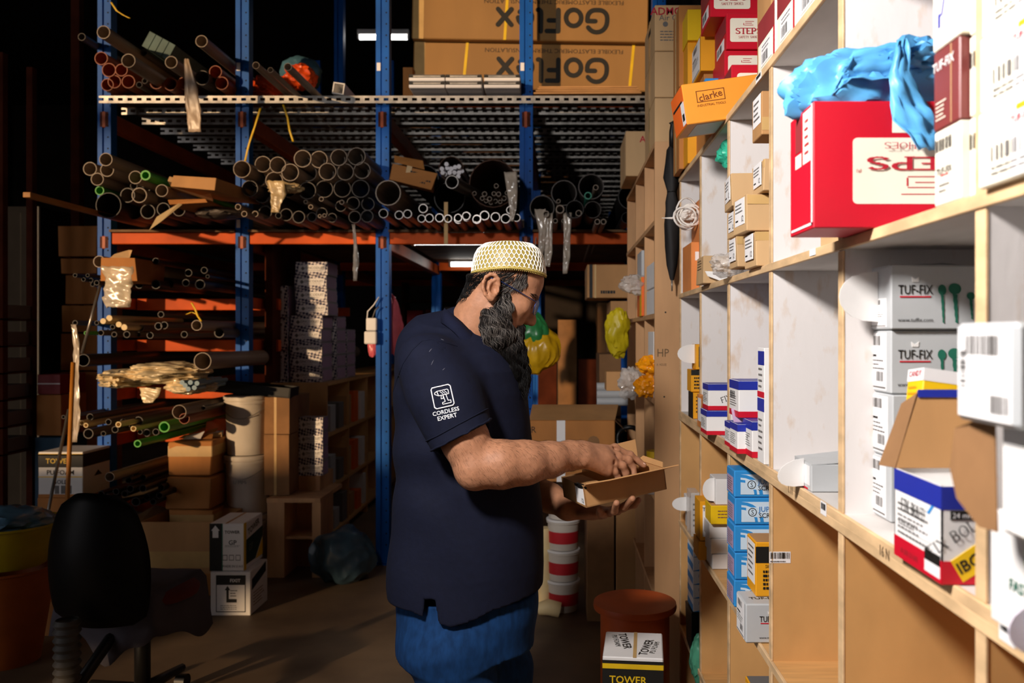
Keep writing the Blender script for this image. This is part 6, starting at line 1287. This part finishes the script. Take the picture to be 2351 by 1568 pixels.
for pts in (((1012, 778), (1020, 782)), ((985, 808), (992, 800)), ((990, 838), (996, 826)), ((1016, 850), (1022, 845))): mput('dust_mark', MB().tube([proj(*p, lift=.0002) for p in sub_poly(pts, 3)], [.0006, .0012, .0012, .0004], 5).mesh('dust_mark'), m_chalk, parent=polo)
# ---- jeans and shoes
J = SDF((-.50, 1.98, .0), (.06, 2.50, .90), .006)
J.stack([(ZC-(y-PY)*2.2/F, ((a+b)/2-PX)*2.2/F, 2.24, (b-a)/2*2.2/F, ry) for y, a, b, ry in ((1360, 905, 1232, .165), (1420, 905, 1232, .168), (1490, 910, 1228, .165))], .0)
J.chain([(W(1035, 1490, 2.16), .115), (Vector((-.255, 2.15, .50)), .088), (Vector((-.26, 2.15, .10)), .070)], .05); J.chain([(W(1105, 1490, 2.32), .115), (Vector((-.17, 2.33, .50)), .088), (Vector((-.15, 2.34, .10)), .070)], .05)
X, Y, Zg = J.ax[0][:, None, None], J.ax[1][None, :, None], J.ax[2][None, None, :]
J.F += ((np.sin(26*Zg+9*X+5*Y)+np.sin(41*Zg-13*X))*.002*(Zg < .75)).astype(np.float32)
J.F = np.maximum(J.F, (.055-Zg).astype(np.float32))
m_jean = mat('blue_denim', '#10315a', .85, var=.25, scale=70, bump=.15, stretch=(1, 1, .4), spec=.15)
jo = mput('jeans', J.mesh('jeans'), m_jean)
Kx = SDF((-.45, 1.98, -.01), (.16, 2.50, .16), .006)
for x0, y0 in ((-.27, 2.15), (-.16, 2.34)):
    Kx.chain([(Vector((x0-.02, y0, .05)), .045), (Vector((x0+.10, y0-.005, .045)), .043), (Vector((x0+.19, y0-.01, .036)), .036)], .03); Kx.cap((x0, y0, .05), (x0, y0, .12), .05, .052, .02)
Kx.F = np.maximum(Kx.F, (.002-Kx.ax[2][None, None, :]).astype(np.float32))
mput('shoes', Kx.mesh('shoes'), mat('black_shoe', '#141312', .5, var=.1))
# ---- beard, hair: base volumes plus strands
Bd = SDF((-.27, 2.02, 1.18), (.02, 2.32, 1.56), .003)
bp = lambda px, py, dy=0: W(px, py, YH)+Vector((0, dy, 0))
for sg in (-1, 1):
    Bd.chain([(bp(1164, 688, sg*.058), .010), (bp(1158, 712, sg*.056), .016), (bp(1148, 738, sg*.052), .024), (bp(1152, 772, sg*.04), .034)], .02)
    Bd.chain([(bp(1118, 724, sg*.056), .008), (bp(1129, 745, sg*.054), .018), (bp(1140, 780, sg*.04), .03)], .02); Bd.cap(bp(1152, 714, sg*.057), bp(1116, 722, sg*.056), .011, .005, .015)
    Bd.chain([(H(.1045, sg*.003, -.0555), .0035), (H(.092, sg*.024, -.066), .0055), (H(.082, sg*.032, -.088), .012)], .006)
Bd.chain([(bp(1154, 785), .047), (bp(1158, 820), .046), (bp(1168, 850), .040), (bp(1180, 880), .029), (bp(1192, 906), .011)], .03)
Bd.chain([(bp(1172, 800), .022), (bp(1180, 835), .023), (bp(1190, 870), .019)], .02)
Xb, Yb, Zb = Bd.ax[0][:, None, None], Bd.ax[1][None, :, None], Bd.ax[2][None, None, :]
Bd.F += (.0022*np.sin(170*Xb+60*Zb+4*np.sin(60*Zb+30*Yb))+.002*np.sin(150*Yb+40*Zb+3*np.sin(70*Zb))).astype(np.float32)
m_beard = mat('beard_base', '#16110f', .7, var=.3, scale=60, spec=.3)
bm_ = Bd.mesh('beard'); beard = mput('beard', bm_, m_beard); bv = bvh(bm_)
m_hd = mat('hair_black', '#0b0908', .55, var=.2, spec=.22); m_hg = mat('hair_grey', '#7b736c', .5, var=.25, spec=.4); m_hm = mat('hair_mid', '#2b2523', .55, var=.2, spec=.25)
RS = random.Random(5)
def strands(name, seeds, bv, flow, length, n, r, m, wave, lift, parent, smooth=True):
    mb = MB()
    for p, nn in seeds:
        P = []; q = Vector(p); ph = 7*noise.noise(q*34)+RS.random()*.7; L = length*(.6+.8*RS.random()); wl = wave*(.7+.5*RS.random()); k0 = 330*(q.z)
        l0 = RS.random(); am = .35+1.1*abs(noise.noise(q*22+Vector((9, 3, 1))))+(.4 if q.z > 1.40 else 0)
        for i in range(n+1):
            h = bv.find_nearest(q)
            if h[0] is None: break
            t_ = flow(q); t_ = t_-h[1]*t_.dot(h[1])
            if t_.length < 1e-5: break
            t_.normalize(); side = h[1].cross(t_)
            P.append(h[0]+h[1]*(lift*(.35+.5*l0+.3*i/n)*(.15 if i == 0 else 1))+side*(wl*am*math.sin(ph+290*q.z)))
            q = h[0]+t_*(L/n)
        if len(P) > 2: mb.tube(P, [r*(1-.7*i/len(P)) for i in range(len(P))], 3, caps=False)
    return tag(mput(name, mb.mesh(name), m, smooth, parent), kind='stuff')
def seeds_on(me, N, cond):
    out = []; nv = len(me.polygons); t_ = 0
    while len(out) < N and t_ < N*40:
        t_ += 1; p = me.polygons[RS.randrange(nv)]
        if cond(p.center, p.normal): out.append((p.center.copy(), p.normal.copy()))
    return out
tip = bp(1190, 925)
def bflow(q):
    d = tip-q; return Vector((.25*d.x+.02, .12*d.y, -abs(d.z)*.6-.05))+Vector((.05 if q.z > 1.40 else 0, 0, 0))
zg = lambda py: ZC-(py-PY)*YH/F
up = lambda c, n: c.z > zg(800) and n.y < .5
strands('beard_strands', seeds_on(bm_, 4200, lambda c, n: n.y < .6), bv, bflow, .06, 12, .0004, m_hd, .0026, .004, beard)
strands('beard_strands', seeds_on(bm_, 900, lambda c, n: c.z > zg(775) and n.y < .3), bv, bflow, .055, 13, .00042, m_hm, .003, .005, beard)
strands('grey_strands', seeds_on(bm_, 520, lambda c, n: zg(765) < c.z and n.y < .3 and c.x < bp(1185, 0).x and RS.random() < (1.2 if c.z > zg(760) else .35)), bv, bflow, .05, 13, .0004, m_hg, .0032, .0058, beard)
# loose fringe around the beard
fr_ = MB()
for k in range(420):
    py = RS.uniform(800, 905); a0 = bp(1160+(py-800)*.3, py); s = RS.choice((-1, 1)); x = a0.x+s*(.05-.035*max(0, (py-840)/70))*RS.uniform(.5, 1); y = a0.y-RS.uniform(0, .04)
    p0 = Vector((x, y, a0.z)); L = RS.uniform(.015, .035); ph = RS.random()*6
    fr_.tube([p0+Vector((s*.01*t_*RS.uniform(.2, 1)+.003*math.sin(ph+5*t_), -.004*t_, -L*t_)) for t_ in (0, .25, .5, .75, 1)], [.0006, .0006, .0005, .0004, .0002], 3, caps=False)
tag(mput('beard_fringe', fr_.mesh('fringe'), m_hd, True, beard), kind='stuff')
# short hair on the head below the cap
def hloc(c): d = c-HO; return d.dot(e1), d.dot(e2), d.dot(e3)
def hairzone(c, n):
    f, l, u = hloc(c); z = c.z; ppx = PX+c.x*F/c.y; ppy = PY-(z-ZC)*F/c.y
    if ppy < 622: return False
    if ppx > 1146: return (ppy < 672-(ppx-1150)*.25 and ppx < 1212) or (ppx < 1172 and ppy < 700)
    if 1106 < ppx <= 1146: return ppy < 640
    return ppy < 640+(1112-ppx)*1.15 and ppy < 692 and ppx < 1112
hd = SDF((-.27, 2.06, 1.43), (.02, 2.28, 1.62), .0027); head(hd); hm_ = hd.mesh('h'); hv = bvh(hm_)
def hflow(q):
    f, l, u = hloc(q); return (-e1*.6-e3*.8) if f < .02 else (-e1*.3-e3*.9+e1*.2)
hs = strands('hair', seeds_on(hm_, 2400, lambda c, n: hairzone(c, n) and hloc(c)[0] < .012 and RS.random() < min(1, .12+max(0, c.z-zg(692))/.035)), hv, hflow, .011, 4, .0006, m_hd, .0012, .003, None)
strands('temple_hair', seeds_on(hm_, 1000, lambda c, n: hairzone(c, n) and hloc(c)[0] >= .008), hv, hflow, .016, 4, .0007, m_hm, .001, .003, hs)
strands('grey_hair', seeds_on(hm_, 330, lambda c, n: hairzone(c, n) and hloc(c)[0] > .0), hv, hflow, .015, 4, .0006, m_hg, .001, .004, hs)
strands('eyebrow', seeds_on(hm_, 150, lambda c, n: .082 < hloc(c)[0] < .108 and .018 < hloc(c)[2] < .03 and abs(hloc(c)[1]) > .008), hv, lambda q: e2*(1 if hloc(q)[1] > 0 else -1)-e1*.3, .011, 4, .0006, m_hd, .0004, .002, None)
strands('moustache', seeds_on(bm_, 200, lambda c, n: hloc(c)[0] > .085 and hloc(c)[2] > -.07), bv, lambda q: -e3*.9+e2*(.5 if hloc(q)[1] > 0 else -.5), .016, 5, .0006, m_hm, .001, .002, beard)
# hair on the forearm
def aflow(q): return Vector((.6, 0, -.8))
arm_ok = lambda c, n: c.y < 2.2 and -.22 < c.x < .09 and .98 < c.z < 1.2 and n.y < .4 and (c-ELB).length > .0
def armzone(c, n):
    ppx = PX+c.x*F/c.y; ppy = PY-(c.z-ZC)*F/c.y
    return 1030 < ppx < 1350 and 985 < ppy < 1125 and n.y < .35 and c.y < 2.2 and c.z > .98
strands('arm_hair', seeds_on(body_me, 1500, armzone), BV, aflow, .010, 3, .00016, m_hd, .0008, .002, None)
# ---- cap
n, cz = 72, W(1168, 627, YH)
m_gold = bpy.data.materials.new('gold_rib'); m_gold.use_nodes = True; nt = m_gold.node_tree; bs = nt.nodes['Principled BSDF']
tc = nt.nodes.new('ShaderNodeTexCoord'); wv = nt.nodes.new('ShaderNodeTexWave'); wv.bands_direction = 'Z'; wv.inputs['Scale'].default_value = 95; wv.inputs['Distortion'].default_value = .6; cr = nt.nodes.new('ShaderNodeValToRGB'); cr.color_ramp.elements[0].color = lin('#6f5a1c'); cr.color_ramp.elements[1].color = lin('#bda850')
nt.links.new(tc.outputs['Object'], wv.inputs[0]); nt.links.new(wv.outputs['Fac'], cr.inputs[0]); nt.links.new(cr.outputs[0], bs.inputs['Base Color']); bs.inputs['Roughness'].default_value = .5
def capp(h, a, off=0):   # h 0..1 up the wall then over the crown
    tab = [(0, .0945, .0835, 0), (.15, .0935, .0825, .012), (.35, .0905, .080, .03), (.55, .086, .076, .048), (.7, .078, .069, .062), (.82, .062, .055, .073), (.92, .038, .034, .0795), (1, .0001, .0001, .081)]
    for i in range(len(tab)-1):
        if h <= tab[i+1][0]+1e-9: break
    t_ = (h-tab[i][0])/(tab[i+1][0]-tab[i][0]); rx, ry, z = [tab[i][j]+(tab[i+1][j]-tab[i][j])*t_ for j in (1, 2, 3)]
    br = (.007*math.sin(a)**2-.007*max(0, math.cos(a))**2-.002*max(0, -math.cos(a)))*(1-h)
    return cz+Vector(((rx+off)*math.cos(a), (ry+off)*math.sin(a), z+br+off*(h > .8)))
hs_ = [i/24 for i in range(25)]
vs = [capp(h, 2*PI*k/n) for h in hs_ for k in range(n)]
cap_o = mput('cap', MB().add(vs, [(i*n+k, i*n+(k+1) % n, (i+1)*n+(k+1) % n, (i+1)*n+k) for i in range(24) for k in range(n)]).mesh('cap'), m_gold); cap_o['label'] = 'gold and white embroidered kufi cap'
NC = 46; mb = MB(); m_cord = mat('white_cord_thread', '#f2efe6', .7, var=.06)
for j in range(NC):
    for s in (-1, 1):
        pts = []
        for i in range(37):
            h = .03+.80*i/36; ph = h*3.9; tri = abs((ph % 1)*2-1); tri = min(1, max(0, (tri-.5)*1.25+.5)); tri = tri*tri*(3-2*tri)
            pts.append(capp(h, 2*PI*(j+s*.5*tri*.96)/NC, .0008))
        mb.tube(pts, .00145, 4, caps=False)
mput('lattice_cords', mb.mesh('cords'), m_cord, True, cap_o)
for hh, r, m in ((.0, .0026, mat('gold_braid', '#b5a052', .5, var=.15, scale=200)), (.05, .0014, MATS['gold_braid'])): mput('brim_braid', MB().tube([capp(hh, 2*PI*k/n, .001) for k in range(n+1)], r, 6, caps=False).mesh('braid'), m, True, cap_o)
mb = MB()
for k in range(110):
    p = capp(0, 2*PI*k/110, .0005)-Vector((0, 0, .002)); mb.tube([p, p-Vector((0, 0, .003))], .0012, 4)
mput('brim_teeth', mb.mesh('teeth'), MATS['gold_braid'], False, cap_o)
# ---- eyeglasses
m_fr = mat('blue_metal', '#2a3f78', .25, .7, var=.1); m_lens = mat('lens', '#e8eef4', .03, var=0, alpha=.18, spec=.8)
gl = empty('eyeglasses'); gl.parent = man; gl.location = -MO; gl['label'] = 'thin blue metal eyeglasses'
for sg in (-1, 1):
    c = H(.110-.003*(sg < 0), sg*.034, .002)
    ax1 = (e2+e1*(-sg*.42)).normalized(); ax2 = (e3-e1*.12).normalized()
    P = [c+ax1*(.0245*math.copysign(abs(math.cos(a))**.8, math.cos(a)))+ax2*(.0185*math.copysign(abs(math.sin(a))**.8, math.sin(a))) for a in [2*PI*k/32 for k in range(33)]]
    mput('rim', MB().tube(P, .0013, 6, caps=False).mesh('rim'), m_fr, True, gl)
    nl = ax1.cross(ax2)*.0012; L_ = P[:32]; mput('lens', MB().add([p+nl for p in L_]+[p-nl for p in L_], [tuple(range(32)), tuple(range(63, 31, -1))]).mesh('lens'), m_lens, False, gl)
    hg = c+ax1*(sg*.0245)+ax2*.010
    e_end = W(1149, 647, YH)+Vector((0, sg*.079, 0)); e_hook = W(1122, 640, YH)+Vector((0, sg*.083, 0))
    mput('temple', MB().tube([hg, hg+(e2*sg*.010-e1*.006), (hg+e_end)/2+Vector((0, sg*.008, .001)), e_end, e_hook, W(1112, 655, YH)+Vector((0, sg*.079, 0))], .0012, 6).mesh('temple'), m_fr, True, gl)
    mput('nose_pad', MB().tube([c-ax1*(sg*.02)-ax2*.004, H(.106, sg*.010, -.012)], [.0007, .0022], 6).mesh('pad'), m_clear, True, gl)
mput('bridge', MB().tube([H(.115, -.0095, -.003), H(.119, 0, .0), H(.115, .0095, -.003)], .0013, 6).mesh('bridge'), m_fr, True, gl)
# eyes looking down: thin dark lash line and a sliver of eye
m_eye = mat('eye_dark', '#1b1512', .2, var=0)
for sg in (-1, 1): mput('eye', MB().tube([H(.0945, sg*.022, -.001), H(.0955, sg*.030, -.003), H(.091, sg*.041, -.001)], [.0012, .0022, .001], 6).mesh('eye'), m_eye, True)
m_nail = mat('nail', '#d9b09a', .3, var=.05)
f = FG[0]; d_ = (f[3]-f[2]).normalized()
nm = SDF(tuple(f[3]-Vector((.02,)*3)), tuple(f[3]+Vector((.02,)*3)), .0008); nm.ell(f[3]+d_*.001+Vector((0, -.003, .0052)), (.0062, .0048, .0022), 0, [tuple(d_), (0, 1, 0), tuple(d_.cross(Vector((0, 1, 0))))]); mput('nail', nm.mesh('nail'), m_nail)
# ================================================================ the open carton in his hands
P0, P1 = W(1346, 1166, 2.08), W(1531, 1123, 2.16); u_ = (P1-P0); Lb = u_.length; u_.normalize(); v_ = Vector((-.358, .934, 0)); v_ = (v_-u_*v_.dot(u_)).normalized(); w_ = u_.cross(v_)
D_, hb = .150, .054
tray = tag(empty('parts_tray'), 'shallow open cardboard carton held in both hands', 'box'); tray.matrix_world = Matrix.Translation(P0) @ Matrix((u_, v_, w_)).transposed().to_4x4()
mi = m_kdark; th = .003
MB().box((0, 0, 0), (Lb, th, hb)).build('front_wall', m_kraft, tray); MB().box((0, D_-th, 0), (Lb, D_, hb)).build('rear_wall', m_kraft, tray); ew = MB().box((0, 0, 0), (th, D_, hb)).build('end_wall', m_kraft, tray); MB().box((Lb-th, 0, 0), (Lb, D_, hb)).build('end_wall', m_kraft, tray); MB().box((0, 0, 0), (Lb, D_, th)).build('base', m_kraft, tray)
def tflap(name, pts, m=m_kraft, t_=.003):
    P = [Vector(p) for p in pts]; n_ = len(P); N = (P[1]-P[0]).cross(P[-1]-P[0]).normalized()*t_
    return MB().add(P+[p-N for p in P], [tuple(range(n_)), tuple(range(2*n_-1, n_-1, -1))]+[(k, n_+k, n_+(k+1) % n_, (k+1) % n_) for k in range(n_)]).build(name, m, tray)
tflap('front_flap', [(-.012, -.05, hb+.018), (.05, -.054, hb+.016), (Lb+.012, -.056, hb+.016), (Lb+.002, .002, hb), (0, .002, hb)])
tflap('rear_flap', [(.06, D_-.002, hb), (Lb, D_-.002, hb), (Lb+.006, D_+.012, hb+.055), (.07, D_+.01, hb+.05)])
tflap('end_flap', [(Lb, .004, hb), (Lb, D_-.004, hb), (Lb+.01, D_-.02, hb+.012), (Lb+.01, .02, hb+.01)])
tflap('inner_flap', [(0, .004, hb), (.055, .008, hb-.004), (.055, D_-.008, hb-.004), (0, D_-.004, hb)])
lb_ = MB().box((-.0012, .004, .006), (-.0004, .055, hb-.008)).build('white_label', m_paper, tray)
me = text_mesh('12', .01).copy(); me.materials.clear(); o = put('lettering', me, m_black, lb_); o.matrix_local = Matrix.Translation((-.0018, .014, .016)) @ Matrix(((0, 0, -1, 0), (-1, 0, 0, 0), (0, 1, 0, 0), (0, 0, 0, 1))) @ Matrix.Diagonal((.011, .011, 1, 1))
o = crumple('black_tape', (.004, .03, hb-.004), (.008, .036, .006), m_blackpl, tray, seed=121, amp=.3, sub=3)
for i in range(26):
    x, y = ru(.06, Lb-.02), ru(.02, D_-.02); o = MB().tube([(-.012, 0, 0), (.008, 0, 0)], .0028, 6).lathe([(0, 0), (.005, 0), (.005, .003), (0, .003)], 6, c=(.009, 0, 0)).build('bolt', m_blackpl, None) if i == 0 else bpy.data.objects.new('bolt', o.data)
    if i: COL.objects.link(o)
    o.matrix_world = tray.matrix_world @ Matrix.Translation((x, y, th+.005)) @ Matrix.Rotation(ru(0, 6), 4, 'Z'); tag(o, 'small black bolt lying in the carton held in both hands', 'bolt', 'bolts in the held carton')
